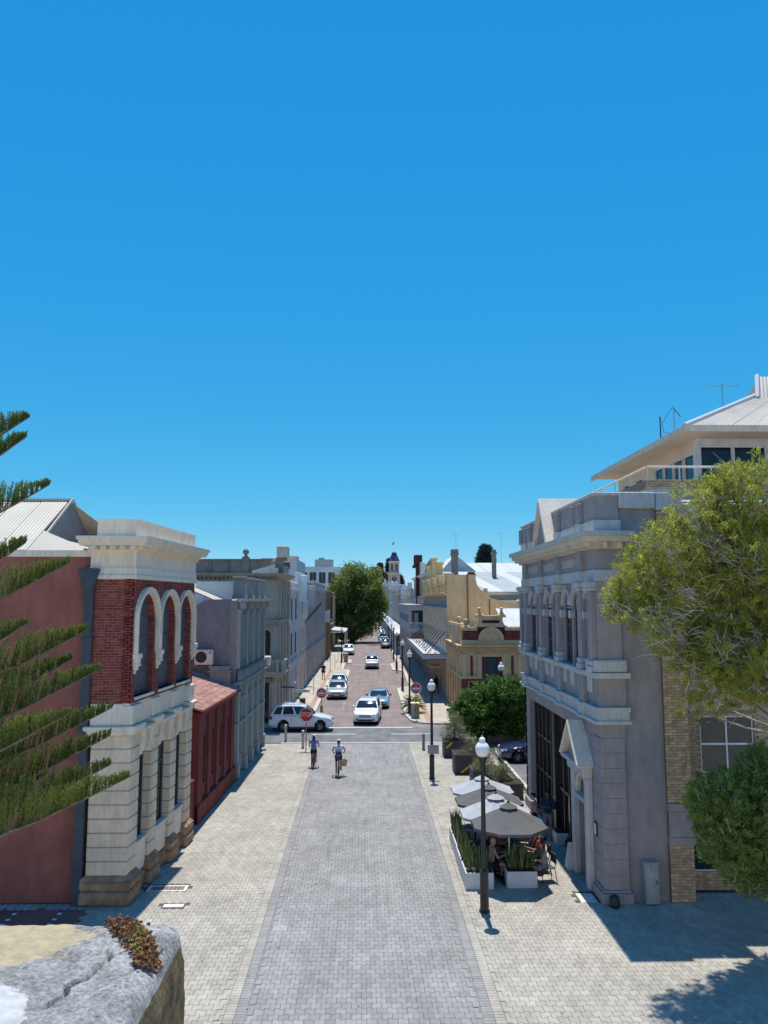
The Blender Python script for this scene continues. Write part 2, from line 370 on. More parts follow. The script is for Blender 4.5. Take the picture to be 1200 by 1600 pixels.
# unseen terrace and limestone headland under the camera, added to bounce sun onto walls
struct(MB().box(-60, 60, -60, 15.45, -0.09, -0.004), 'terrace_paving', M['limestone'])
hm = MB(); hn = 40
hv = []
for j in range(13):
    for i in range(hn + 1):
        x = -45 + 90 * i / hn; t = j / 12
        hv.append((x, 15.2 - 11.6 * t + (0.35 * math.sin(x * 1.7 + j) if 0 < j < 12 else 0), max(0.0, 6.0 * t + (0.18 * math.sin(x * 2.3 + j * 1.9) - 0.15 if 0 < j < 12 else 0)) - (0.02 if j == 0 else 0)))
hm.add(hv, [(j * (hn + 1) + i, j * (hn + 1) + i + 1, (j + 1) * (hn + 1) + i + 1, (j + 1) * (hn + 1) + i) for j in range(12) for i in range(hn)])
hm.box(-45, 45, -40, 3.6, 5.5, 6.0)
struct(hm, 'unseen_headland', M['limestone'])
def px_visible(x, y):
    """rough test whether a ground point lies in view of the photograph"""
    if y < 17.2: return False
    u = 575 + x * 1202 / y
    return -10 < u < 1210
def strip_l(y): return -2.88 - 0.28 * (y - 17) / 33.5
def strip_r(y): return 2.77 - 0.18 * (y - 17) / 33.5
PW, PH, PS = 0.226, 0.226, 0.045        # width, depth and jog of the interlocking pavers
def paver_outline(kind, w=PW, h=PH, s=PS):
    if kind == 2: return [(0, 0), (w, 0), (w, h), (0, h)]
    a, b = (0, s) if kind == 0 else (s, 0)
    return [(0, a), (w / 2, a), (w / 2, b), (w, b), (w, h + b), (w / 2, h + b), (w / 2, h + a), (0, h + a)]
def inset(poly, d):
    n = len(poly); out = []
    for i in range(n):
        p0, p1, p2 = Vector(poly[i - 1]), Vector(poly[i]), Vector(poly[(i + 1) % n])
        e1 = (p1 - p0).normalized(); e2 = (p2 - p1).normalized()
        n1 = Vector((-e1.y, e1.x)); n2 = Vector((-e2.y, e2.x))
        out.append(tuple(p1 + (n1 + n2) * d))
    return out
def paver_template(kind, w=PW, h=PH, joint=0.0036):
    o = paver_outline(kind, w, h)
    a = inset(o, joint); b = inset(o, joint + 0.007)
    n = len(o)
    v = [(x, y, -0.02) for x, y in a] + [(x, y, -0.006) for x, y in a] + [(x, y, 0.0) for x, y in b]
    f = [tuple(range(2 * n, 3 * n))]
    for k in (0, 1):
        f += [(k * n + i, k * n + (i + 1) % n, (k + 1) * n + (i + 1) % n, (k + 1) * n + i) for i in range(n)]
    return np.array(v), f
TPL = {k: paver_template(k) for k in (0, 1)}
def add_pavers(parent, cells, material, nmax=300):
    """cells: (kind, x, y, warp function or None, template); the nearest in view become objects, the rest one mass"""
    cells = [c for c in cells]
    vis = sorted([c for c in cells if px_visible(c[1] + 0.13, c[2] + 0.1)], key=lambda c: c[2])
    near = set(id(c) for c in vis[:nmax])
    cache = {}
    mv, mf, mvar = [], [], []; off = 0
    for c in cells:
        kind, x, y, tp = c
        tv, tf = tp
        if id(c) in near:
            key = (kind, id(tp), rnd.randrange(7))
            me = cache.get(key)
            if me is None:
                me = bpy.data.meshes.new('paver'); me.from_pydata([tuple(p) for p in tv], [], tf)
                at = me.attributes.new('var', 'FLOAT', 'FACE'); at.data.foreach_set('value', np.full(len(tf), key[2] / 6.0, 'f'))
                me.materials.append(material); cache[key] = me
            o = bpy.data.objects.new('paver', me); COL.objects.link(o); o.parent = parent
            o.location = (x, y, rnd.uniform(-0.002, 0.0015)); o.rotation_euler = (rnd.gauss(0, 0.004), rnd.gauss(0, 0.004), rnd.gauss(0, 0.003))
        else:
            p = tv + np.array((x, y, rnd.uniform(-0.002, 0.0015)))
            p[:, 2] += (p[:, 0] - x) * rnd.gauss(0, 0.004)
            mv.append(p); mf.extend([tuple(i + off for i in f) for f in tf]); off += len(tv)
            mvar.append(np.full(len(tf), rnd.random(), 'f'))
    me = bpy.data.meshes.new('paver_mass'); me.from_pydata(np.concatenate(mv).tolist(), [], mf)
    at = me.attributes.new('var', 'FLOAT', 'FACE'); at.data.foreach_set('value', np.concatenate(mvar))
    me.materials.append(material)
    o = bpy.data.objects.new('paver_mass', me); COL.objects.link(o); o.parent = parent; o['kind'] = 'stuff'
def grid_cells(x0, x1, y0, y1, keep, shift):
    out = []
    for j in range(int((y1 - y0) / PH)):
        y = y0 + j * PH
        for i in range(int((x1 - x0) / PW) + 1):
            x = x0 + i * PW + (0 if j % 2 == 0 else PW / 2)
            xs = x + shift(y)
            if keep(xs, y): out.append((j % 2, xs, y, TPL[j % 2]))
    return out
SOLD = paver_template(2, 0.24, 0.115)
def soldier(xf, y0, y1):
    return [(2, xf(y0 + k * 0.115), y0 + k * 0.115, SOLD) for k in range(int((y1 - y0) / 0.115))]
Y0P, Y1P = 15.5, 50.2
road_bed = struct(MB().box(-3.3, 3.0, 15.5, Y1P, -0.09, -0.011), 'paved_road', M['grout'])
left_bed = struct(MB().box(-16, -3.3, 15.5, Y1P, -0.09, -0.0111), 'pavement_left', M['grout'])
right_bed = struct(MB().box(3.0, 16, 15.5, 36.0, -0.09, -0.0111).box(3.0, 7.62, 36.0, Y1P, -0.09, -0.0111), 'pavement_right', M['grout'])
cells = grid_cells(-2.6, 2.5, Y0P, Y1P, lambda x, y: strip_l(y) + 0.235 < x < strip_r(y) - 0.24 - PW, lambda y: strip_l(y) + 2.88)
cells += soldier(lambda y: strip_l(y), Y0P, Y1P) + soldier(lambda y: strip_r(y) - 0.24, Y0P, Y1P)
def fillers(cells, lo, hi):
    """cut pavers that close each row against its border course"""
    rows = {}
    for c in cells:
        if c[0] != 2: rows.setdefault(round(c[2], 3), []).append(c)
    out = []
    for cs in rows.values():
        y = cs[0][2]
        a = min(c[1] for c in cs); b = max(c[1] for c in cs) + PW
        for x0, x1 in ((lo(y), a), (b, hi(y))):
            if x0 is not None and x1 is not None and 0.02 < x1 - x0 < 0.6:
                out.append((2, x0, y + 0.025, paver_template(2, x1 - x0, PH - 0.004)))
    return out
cells += fillers(cells, lambda y: strip_l(y) + 0.24, lambda y: strip_r(y) - 0.24)
add_pavers(road_bed, cells, M['paver_grey'])
DRAINS = [(-6.9, -5.66, 25.27, 25.78), (-6.05, -5.45, 24.0, 24.28), (6.4, 6.95, 24.1, 24.85), (-2.62, -2.2, 22.3, 22.66)]
def clear(x, y, pad=0.0):
    return not any(a - PW - pad < x < b + pad and c - PH - pad < y < d + pad for a, b, c, d in DRAINS)
cells = grid_cells(-15.4, -3.0, Y0P, Y1P, lambda x, y: x < strip_l(y) - 0.24 - PW and (x > -7.3 or y < 24.2) and not (x < -8.3 and 22.45 < y < 23.75) and clear(x, y),
                   lambda y: strip_l(y) + 2.88)
cells += fillers(cells, lambda y: -99, lambda y: strip_l(y) - 0.242) + soldier(lambda y: strip_l(y) - 0.242, Y0P, Y1P)
add_pavers(left_bed, cells, M['paver_cream'])
cells = grid_cells(2.9, 15, Y0P, Y1P, lambda x, y: x > strip_r(y) + 0.242 and (x < 7.9 or y < 24.6) and (x < 7.25 or y < 36) and clear(x, y),
                   lambda y: strip_r(y) - 2.77)
cells += fillers(cells, lambda y: strip_r(y) + 0.242, lambda y: 99) + soldier(lambda y: strip_r(y) + 0.002, Y0P, Y1P)
add_pavers(right_bed, cells, M['paver_cream'])
# red brick band with white squares in the lane beside the brown wall
band = struct(MB().box(-16, -8.04, 22.3, 24.05, -0.03, -0.002), 'brick_band', M['paver_red'])
for x in (-10.25, -8.95):
    for y in (22.85, 23.2, 23.6):
        MB().cbox(x, x + 0.12, y - 0.05, y + 0.07, -0.02, 0.004, 0.004).build('white_tile', M['paint'], band)

# cross street and the long street
struct(MB().box(-80, 80, Y1P + 0.25, 56.3, -0.08, -0.012).box(7.72, 40, 36.0, Y1P + 0.25, -0.08, -0.012), 'cross_street', M['asphalt'])
struct(MB().box(-6.0, 6.0, 56.3, 460, -0.08, -0.012), 'road', M['red_asphalt'])
mk = MB()
mk.box(-5.5, 7.0, Y1P + 0.02, Y1P + 0.26, -0.06, 0.006)
mk2 = MB()
for x0, x1, y in ((-3.5, 3.2, 56.25),): mk2.box(x0, x1, y - 0.09, y + 0.09, -0.011, -0.006)
for k in range(6): mk2.box(-14 + k * 5.2, -11.2 + k * 5.2, 53.5, 53.62, -0.0119, -0.007)
struct(mk, 'threshold_strip', M['kerb'])
struct(mk2, 'road_marking', M['paint'])
wm = MB()
for y in np.arange(66, 90, 3.0):
    wm.box(-4.1, -2.1, y, y + 0.07, -0.0119, -0.0075).box(-2.15, -1.95, y - 0.25, y + 0.3, -0.0119, -0.007)
for y in np.arange(82.5, 99, 2.6):
    wm.box(2.1, 4.2, y, y + 0.07, -0.0119, -0.0075).box(2.0, 2.15, y - 0.2, y + 0.25, -0.0119, -0.007)
for y in np.arange(120, 330, 9.0):
    wm.box(-0.06, 0.06, y, y + 3, -0.0119, -0.007).box(-3.9, -2.2, y, y + 0.1, -0.0119, -0.007).box(2.3, 4.3, y, y + 0.1, -0.0119, -0.007)
wm.box(-2.2, 3.1, 110.5, 111.2, -0.0119, -0.007)
struct(wm, 'parking_marking', M['worn_paint'])

def footpath(name, kerb, outer, kname):
    """kerb: polyline (x, y) along the road edge; outer: x of the building side; slab 0.1 m high with its own kerb stones"""
    m = MB(); k = MB(); sgn = 1 if kerb[-1][0] > 0 else -1
    for (xa, ya), (xb, yb) in zip(kerb[:-1], kerb[1:]):
        if yb - ya < 0.02: continue
        o = sgn * 0.3
        m.add([(xa + o, ya, 0.098), (outer, ya, 0.098), (outer, yb, 0.098), (xb + o, yb, 0.098)], [(0, 1, 2, 3)])
    d = None
    for (xa, ya), (xb, yb) in zip(kerb[:-1], kerb[1:]):
        o = sgn * 0.3
        k.add([(xa, ya, -0.05), (xb, yb, -0.05), (xb, yb, 0.10), (xa, ya, 0.10), (xa + o, ya, 0.104), (xb + o, yb, 0.104)],
              [(0, 1, 2, 3), (3, 2, 5, 4)])
    struct(m, name, M['footpath'], recalc=False); struct(k, kname, M['kerb'], recalc=False)
lk = [(-5.4, 57.05), (-4.4, 57.3), (-3.8, 58.0), (-3.5, 59.5), (-3.45, 62.2), (-3.7, 63.0), (-4.2, 63.4), (-4.25, 89.0), (-3.6, 89.8), (-2.6, 90.6), (-2.3, 92.5), (-2.25, 100), (-2.6, 101.5), (-3.2, 102),
      (-3.2, 112.0), (-2.4, 112.6), (-2.4, 117.5), (-3.0, 118.8), (-4.1, 119.5), (-4.0, 460)]
rk = [(6.2, 57.3), (4.6, 57.5), (3.8, 57.9), (3.2, 59.0), (2.95, 61.5), (2.95, 79.6), (3.4, 80.8), (4.3, 81.8), (4.5, 98.5), (4.0, 100.0), (3.2, 100.6), (3.15, 110.3), (3.6, 112), (4.2, 113), (4.4, 460)]
footpath('footpath_left', lk, -7.2, 'kerb_left'); footpath('footpath_right', rk, 7.6, 'kerb_right')
struct(MB().box(-40, -5.0, 56.62, 57.06, -0.05, 0.10).box(5.9, 40, 56.9, 57.32, -0.05, 0.10), 'kerb_corner', M['kerb'])
struct(MB().box(-40, -5.0, 57.06, 58.5, -0.05, 0.094).box(5.9, 40, 57.32, 59.5, -0.05, 0.094), 'footpath_corner', M['footpath'])
rs = MB()
rs.box(-4.95, -4.5, 57.6, 101, 0.09, 0.1025).box(-4.9, -4.4, 112.5, 118, 0.09, 0.1025)
rs.box(4.35, 4.85, 57.8, 82, 0.09, 0.1025).box(4.75, 5.2, 82, 112, 0.09, 0.1025)
struct(rs, 'tactile_strip', M['footpath_red'])
# kerb of the car park beside the pavement, laid as separate lengths
for k in range(5):
    y = 37.6 + k * 1.85
    tag(MB().cbox(7.55, 7.72, y, y + 1.8, -0.01, 0.14, 0.03).build('kerb_stone', M['kerb']), kind='structure')

# things let into the paving
t = thing('drain_grate', 'rectangular dark iron drain grate in a pale concrete frame beside the cream stone pier', 'drain', (-6.28, 25.52, 0))
fr = MB().box(-6.9, -5.66, 25.27, 25.36, -0.02, 0.003).box(-6.9, -5.66, 25.69, 25.78, -0.02, 0.003).box(-6.9, -6.8, 25.36, 25.69, -0.02, 0.003).box(-5.76, -5.66, 25.36, 25.69, -0.02, 0.003)
fr.build('frame', M['white_slab'], t)
gr = MB().box(-6.8, -5.76, 25.36, 25.69, -0.02, -0.008)
gr.build('grate_plate', M['paver_red'], t)
for k in range(8): MB().box(-6.79 + k * 0.13, -6.72 + k * 0.13, 25.37, 25.68, -0.008, 0.0).build('bar', M['dark_stone'], t)
tag(MB().cbox(-6.05, -5.45, 24.02, 24.26, -0.02, 0.004, 0.004).build('access_cover', M['white_slab'], loc=(-5.75, 24.14, 0)), 'small pale square cover in the paving just in front of the drain grate', 'cover')
tag(MB().cbox(6.42, 6.93, 24.12, 24.84, -0.02, 0.004, 0.004).build('access_cover', M['white_slab'], loc=(6.67, 24.5, 0)), 'large white square cover in the paving at the edge of the grey building shade', 'cover')
tag(MB().cbox(-2.6, -2.22, 22.32, 22.64, -0.02, 0.004, 0.004).build('access_cover', M['grey_box'], loc=(-2.4, 22.5, 0)), 'blue grey square cover set into the dark paved strip near its edge', 'cover')
for x, y, l in ((-3.75, 22.2, 'upper'), (-4.15, 20.6, 'middle'), (-5.1, 19.7, 'lower')):
    tag(MB().lathe([(0.001, 0.004), (0.05, 0.004), (0.05, -0.01), (0.001, -0.01)][::-1], 10, (x, y, 0)).build('floor_drain', M['dark_stone'], loc=(x, y, 0)),
        f'tiny dark drain cap in the cream paving, {l} one of three beside the grey strip', 'drain')
# ================================================================== BUILDINGS: helpers
def fr_left(X, k=0.0, y0=0.0): return lambda u, w, z: (X + k * (u - y0) + w, u, z)      # street face on the left side; u runs away from the camera
def fr_right(X): return lambda u, w, z: (X - w, u, z)
def fr_front(Y): return lambda u, w, z: (u, Y - w, z)                                     # a face turned to the camera
def arc_pts(uc, zs, r, n=10): return [(uc + r * math.cos(math.pi * i / n), zs + r * math.sin(math.pi * i / n)) for i in range(n + 1)]
def wall(mb, u0, u1, z0, z1, ops, d=0.3):
    """a wall w from -d to 0 with openings (ua, ub, za, zb, arched)"""
    cols = {}
    for o in ops: cols.setdefault((o[0], o[1]), []).append(o)
    u = u0
    for (ua, ub) in sorted(cols):
        if ua > u + 1e-4: mb.box(u, ua, -d, 0, z0, z1)
        z = z0
        for o in sorted(cols[(ua, ub)], key=lambda q: q[2]):
            if o[2] > z + 1e-4: mb.box(ua, ub, -d, 0, z, o[2])
            z = o[3]
            if len(o) > 4 and o[4]:
                r = (ub - ua) / 2; zs = o[3] - r; P = arc_pts((ua + ub) / 2, zs, r)
                for a, b in zip(P[:-1], P[1:]):
                    mb.prism([(a[0], a[1]), (a[0], o[3] + 0.02), (b[0], o[3] + 0.02), (b[0], b[1])], -d, 0)
                z = o[3] + 0.02
        if z < z1 - 1e-4: mb.box(ua, ub, -d, 0, z, z1)
        u = ub
    if u < u1 - 1e-4: mb.box(u, u1, -d, 0, z0, z1)
    return mb
def outline(o, g=0.0):
    ua, ub, za, zb = o[:4]
    if len(o) > 4 and o[4]:
        r = (ub - ua) / 2 - g
        return [(ua + g, za + g)] + [(ub - g, za + g)] + arc_pts((ua + ub) / 2, zb - (ub - ua) / 2, r)
    return [(ua + g, za + g), (ub - g, za + g), (ub - g, zb - g), (ua + g, zb - g)]
def ring(mb, o, t, w0, w1):
    A, B = outline(o), outline(o, t)
    n = len(A)
    for i in range(n):
        j = (i + 1) % n
        if (Vector(A[i]) - Vector(A[j])).length < 1e-5: continue
        mb.add([(A[i][0], w0, A[i][1]), (A[j][0], w0, A[j][1]), (B[j][0], w0, B[j][1]), (B[i][0], w0, B[i][1]),
                (A[i][0], w1, A[i][1]), (A[j][0], w1, A[j][1]), (B[j][0], w1, B[j][1]), (B[i][0], w1, B[i][1])],
               [(0, 1, 2, 3), (4, 5, 6, 7), (0, 1, 5, 4), (3, 2, 6, 7), (0, 3, 7, 4), (1, 2, 6, 5)])
def window(fr, o, parent, fmat, gmat, wd=0.18, t=0.06, nx=1, nz=1, sill=None, name='window'):
    m = MB(fr); ring(m, o, t, -wd, -wd + 0.05)
    ua, ub, za, zb = o[:4]; zt = zb - ((ub - ua) / 2 if len(o) > 4 and o[4] else 0)
    for i in range(1, nx): u = ua + (ub - ua) * i / nx; m.box(u - 0.025, u + 0.025, -wd, -wd + 0.045, za + t, zb - t - (0.02 if len(o) > 4 and o[4] else 0))
    for i in range(1, nz): z = za + (zt - za) * i / nz; m.box(ua + t, ub - t, -wd, -wd + 0.04, z - 0.03, z + 0.03)
    if len(o) > 4 and o[4] and nz > 1: m.box(ua + t, ub - t, -wd, -wd + 0.04, zt - 0.03, zt + 0.03)
    f = m.build(name, fmat, parent)
    P = outline(o, t * 0.6); p = MB(fr).prism(P, -wd - 0.02, -wd + 0.012)
    p.build('pane', gmat, f)
    if sill: MB(fr).cbox(ua - 0.08, ub + 0.08, -wd + 0.02, 0.1, za - 0.12, za - 0.002, 0.015).build('sill', sill, f)
    return f
def cornice(mb, u0, u1, z, h, out, ret=0.0, steps=3):
    """a stepped moulding, projecting further towards its top"""
    for i in range(steps):
        a = out * (i + 1) / steps
        mb.box(u0 - (a if ret else 0), u1 + (a if ret else 0), -0.05, a, z + h * i / steps, z + h * (i + 1) / steps + (0.001 if i < steps - 1 else 0))
    return mb
def arch_mould(mb, uc, zs, r, wdt, w0, w1, leg=0.0, n=14):
    A = [(uc + r, zs - leg)] + arc_pts(uc, zs, r, n) + [(uc - r, zs - leg)]
    B = [(uc + r - wdt, zs - leg)] + arc_pts(uc, zs, r - wdt, n) + [(uc - r + wdt, zs - leg)]
    for i in range(len(A) - 1):
        mb.add([(A[i][0], w0, A[i][1]), (A[i + 1][0], w0, A[i + 1][1]), (B[i + 1][0], w0, B[i + 1][1]), (B[i][0], w0, B[i][1]),
                (A[i][0], w1, A[i][1]), (A[i + 1][0], w1, A[i + 1][1]), (B[i + 1][0], w1, B[i + 1][1]), (B[i][0], w1, B[i][1])],
               [(0, 1, 2, 3), (4, 7, 6, 5), (0, 4, 5, 1), (3, 2, 6, 7), (0, 3, 7, 4), (1, 5, 6, 2)])
    return mb
def lay_bricks(parent, fr, cells, material, mass_mat, nmax=300, w0=0.0, w1=0.012, name='brick', key=None):
    """cells: (u, z, width, height); the nearest nmax become brick objects that share meshes, the rest one joined part"""
    cells = list(cells)
    order = sorted(range(len(cells)), key=key and (lambda i: key(cells[i])) or (lambda i: cells[i][0]))
    near = set(order[:nmax]); cache = {}
    mass = MB(fr)
    for i, (u, z, a, b) in enumerate(cells):
        pr_ = rnd.uniform(0, 0.005)
        if i in near:
            kk = (round(a, 3), round(b, 3), rnd.randrange(3))
            P = fr(u + a / 2, 0, z + b / 2)
            me = cache.get(kk)
            if me is None:
                p0 = Vector(fr(0, 0, 0))
                m = MB(lambda U, Wd, Z: tuple(Vector(fr(U, Wd, Z)) - p0)); m.cbox(-a / 2, a / 2, w0 - 0.01, w1 + pr_, -b / 2, b / 2, 0.006)
                me = bpy.data.meshes.new(name); me.from_pydata(m.v, [], m.f); me.materials.append(material); cache[kk] = me
            o = bpy.data.objects.new(name, me); COL.objects.link(o); o.parent = parent
            org = ORG.get(parent.name, (0, 0, 0)); o.location = (P[0] - org[0], P[1] - org[1], P[2] - org[2])
        else:
            mass.var = rnd.random(); mass.box(u, u + a, w0 - 0.01, w1 + pr_, z, z + b)
    if mass.v: mass.build(name + '_mass', mass_mat, parent, stuff=True, recalc=False)
def brick_grid(u0, u1, z0, z1, bl=0.24, bh=0.086, gap=0.015):
    out = []; j = 0; z = z0
    while z + bh <= z1 + 0.02:
        u = u0 - (bl / 2 if j % 2 else 0)
        while u < u1 - 0.02:
            a, b = max(u, u0), min(u + bl, u1)
            if b - a > 0.05: out.append((a, z, b - a - gap, bh - gap))
            u += bl
        z += bh; j += 1
    return out
def corrugated(mb, p00, p10, p11, p01, pitch=0.2, h=0.02, thick=0.02):
    """a ribbed sheet: ribs run from the 0-edge to the 1-edge of the quad p00 p10 (eave) p11 p01 (ridge)"""
    p00, p10, p11, p01 = map(Vector, (p00, p10, p11, p01))
    L = (p10 - p00).length; n = max(2, int(L / pitch)) * 2
    nrm = (p10 - p00).cross(p01 - p00).normalized()
    if nrm.z < 0: nrm = -nrm
    vs_ = []
    for i in range(n + 1):
        t = i / n; o = nrm * (h if i % 2 else 0)
        vs_ += [tuple(p00.lerp(p10, t) + o), tuple(p01.lerp(p11, t) + o)]
    mb.add(vs_, [(2 * i, 2 * i + 2, 2 * i + 3, 2 * i + 1) for i in range(n)])
    return mb
def roof_sheets(parent, p00, p10, p11, p01, n, material, pitch=0.2, h=0.02):
    p00, p10, p11, p01 = map(Vector, (p00, p10, p11, p01))
    for i in range(n):
        a, b = i / n, (i + 1) / n - 0.0015
        lift = Vector((0, 0, 0.006 * (i % 2)))
        corrugated(MB(), p00.lerp(p10, a) + lift, p00.lerp(p10, b) + lift, p01.lerp(p11, b) + lift, p01.lerp(p11, a) + lift, pitch, h).build('roof_sheet', material, parent, recalc=False)
def antenna(x, y, z, h, label, span=0.6, n=4, along='x'):
    t = thing('antenna', label, 'antenna', (x, y, z))
    MB().tube((x, y, z), (x, y, z + h), 0.018, 0.014, 6).build('mast', M['steel'], t)
    m = MB(); m.tube((x - span, y, z + h * 0.93), (x + span, y, z + h * 0.93), 0.012, n=5)
    for i in range(n):
        xx = x - span * 0.9 + span * 1.8 * i / max(1, n - 1)
        m.tube((xx, y - 0.25, z + h * 0.93 + 0.02), (xx, y + 0.25, z + h * 0.93 + 0.02), 0.008, n=4)
    m.tube((x, y - 0.02, z + h * 0.8), (x, y - 0.02, z + h), 0.02, n=4)
    m.build('aerial', M['steel'], t)
    return t
def aircon(x, y, z, label, rz=0.0):
    """an outdoor air conditioner unit, fan side towards -y"""
    t = thing('air_conditioner', label, 'air conditioner', (x, y, z), rz=rz)
    def q(m, n, mt, p=None): o = m.build(n, mt, None); o.parent = p or t; return o
    MB().v
    b = q(MB().cbox(-0.46, 0.46, -0.17, 0.17, 0, 0.75, 0.02), 'casing', M['cream_paint'])
    q(MB().lathe([(0.001, -0.185), (0.27, -0.185), (0.29, -0.172), (0.29, -0.16), (0.001, -0.16)][::-1], 20, (-0.12, 0, 0.38), axis='y'), 'fan_grille', M['sign_black'], b)
    q(MB().box(0.26, 0.4, -0.176, -0.16, 0.62, 0.66).box(0.26, 0.4, -0.176, -0.16, 0.54, 0.57), 'vent', M['slate_paint'], b)
    q(MB().box(-0.4, -0.34, -0.14, 0.14, -0.1, 0).box(0.34, 0.4, -0.14, 0.14, -0.1, 0), 'bracket', M['steel'])
    return t
def ball_finial(mb, u, w, z, s=1.0, fr=None):
    c = fr(u, w, z) if fr else (u, w, z)
    return mb.lathe([(0.2 * s, 0), (0.2 * s, 0.08 * s), (0.1 * s, 0.14 * s), (0.1 * s, 0.2 * s), (0.2 * s, 0.3 * s), (0.23 * s, 0.42 * s), (0.19 * s, 0.54 * s), (0.08 * s, 0.62 * s), (0.001, 0.64 * s)], 12, c)
def urn(mb, c, s=1.0):
    return mb.lathe([(0.34 * s, 0), (0.36 * s, 0.08 * s), (0.16 * s, 0.2 * s), (0.1 * s, 0.34 * s), (0.12 * s, 0.42 * s), (0.1 * s, 0.5 * s), (0.2 * s, 0.56 * s), (0.2 * s, 0.6 * s), (0.001, 0.66 * s)], 10, c)
# ================================================================== LEFT: red brick and cream stone building
KA = 0.075
FA = fr_left(-7.25, KA, 24.3)
bA = thing('corner_building', 'red brick and cream stone building with three tall arches and a brown rendered side wall', 'building', (-7.25, 24.2, 0))
# brown side wall and body
MB().box(-22, -8.35, 24.42, 30.5, 0, 10.36).build('side_wall', M['brown_render'], bA)
MB().box(-22, -8.3, 24.3, 24.42, 10.36, 10.56).box(-8.36, -8.1, 24.26, 24.6, 10.3, 10.62).build('eaves_gutter', M['cream_paint'], bA)
# roof: hip with a gablet
E0, RZ = 10.56, 12.55
roof_sheets(bA, (-22, 24.3, E0), (-10.7, 24.3, E0), (-10.7, 27.55, RZ), (-22, 27.55, RZ), 12, M['metal_roof'], 0.11, 0.012)
MB().add([(-10.7, 24.3, E0), (-8.7, 24.3, E0), (-10.7, 25.5, E0 + 0.73)], [(0, 1, 2)]).build('roof_hip_front', M['metal_roof'], bA, recalc=False)
MB().add([(-22, 24.32, E0 - 0.03), (-10.7, 24.32, E0 - 0.03), (-10.7, 27.55, RZ - 0.03), (-22, 27.55, RZ - 0.03)], [(0, 1, 2, 3)]).build('roof_deck', M['metal_roof'], bA, recalc=False)
rf = MB()
rf.add([(-22, 30.8, E0), (-8.7, 30.8, E0), (-10.7, 27.55, RZ), (-22, 27.55, RZ)], [(0, 1, 2, 3)])
rf.add([(-8.7, 24.3, E0 - .01), (-8.7, 30.8, E0 - .01), (-10.7, 29.6, 11.12), (-10.7, 25.5, 11.12)], [(0, 1, 2, 3)])
rf.box(-22, -10.6, 27.45, 27.65, RZ - 0.02, RZ + 0.06)
rf.build('roof_hip', M['metal_roof'], bA)
MB().prism([(25.35, 11.05), (29.75, 11.05), (27.55, 12.5)], -10.72, -10.6, 'x').build('gable', M['grey_render'], bA)
for a, b in (((-10.58, 25.3, 11.08), (-10.58, 27.55, 12.6)), ((-10.58, 29.8, 11.08), (-10.58, 27.55, 12.6))):
    MB().tube(a, b, 0.045, n=4).build('barge_board', M['metal_roof'], bA)
# downpipe with rain head
dp = MB().box(-8.78, -8.5, 24.12, 24.36, 0.0, 9.3)
dpo = dp.build('downpipe', M['slate_paint'], bA)
MB().prism([(-8.92, 9.92), (-8.36, 9.92), (-8.36, 9.78), (-8.5, 9.3), (-8.78, 9.3), (-8.92, 9.78)], 24.02, 24.38, 'y').cbox(-8.96, -8.32, 23.98, 24.4, 9.88, 9.98, 0.02).build('rain_head', M['slate_paint'], dpo)
for z in (1.2, 3.4, 5.6, 7.8): MB().box(-8.82, -8.46, 24.1, 24.37, z, z + 0.07).build('pipe_clip', M['slate_paint'], dpo)

# upper storey: brick with three arched windows
UA0, UA1, ZB0, ZB1 = 24.2, 30.4, 5.86, 9.66
ARC = [25.28, 27.37, 29.26]; AR = [0.84, 0.80, 0.78]
ops = [(c - r, c + r, 6.02, 9.28, True) for c, r in zip(ARC, AR)]
core = MB(FA); wall(core, UA0 + 0.02, UA1, ZB0, ZB1, ops, 0.3)
core.build('brick_backing', M['mortar'], bA)
fx = FA(24.2, 0, 0)[0]
MB().box(-8.34, fx - 0.02, 24.22, 24.6, ZB0, ZB1).box(-8.5, -8.34, 24.22, 24.42, ZB0, ZB1).box(-22 + 13, -7.75, 24.6, 30.3, 0, 10.6).build('core_wall', M['mortar'], bA)
frf = fr_front(24.22)
lay_bricks(bA, frf, brick_grid(-8.5, fx + 0.005, ZB0, ZB1), M['brick'], M['brick_mass'], 300, key=lambda c: -c[1])
cells = []
for (u, z, a, b) in brick_grid(UA0, UA1, ZB0, ZB1):
    keep = [(u, u + a)]
    for c, r in zip(ARC, AR):
        zs = 9.28 - r
        if z + b < 6.02: continue
        zz = z + b / 2
        hw = r if zz < zs else (math.sqrt(max(0, r * r - (zz - zs) ** 2)) if zz < 9.28 else 0)
        if hw <= 0: continue
        nk = []
        for p, q in keep:
            if q <= c - hw or p >= c + hw: nk.append((p, q)); continue
            if p < c - hw: nk.append((p, c - hw))
            if q > c + hw: nk.append((c + hw, q))
        keep = nk
    for p, q in keep:
        if q - p > 0.03: cells.append((p, z, q - p - 0.006, b))
lay_bricks(bA, FA, cells, M['brick'], M['brick_mass'], 0, name='brick_face')
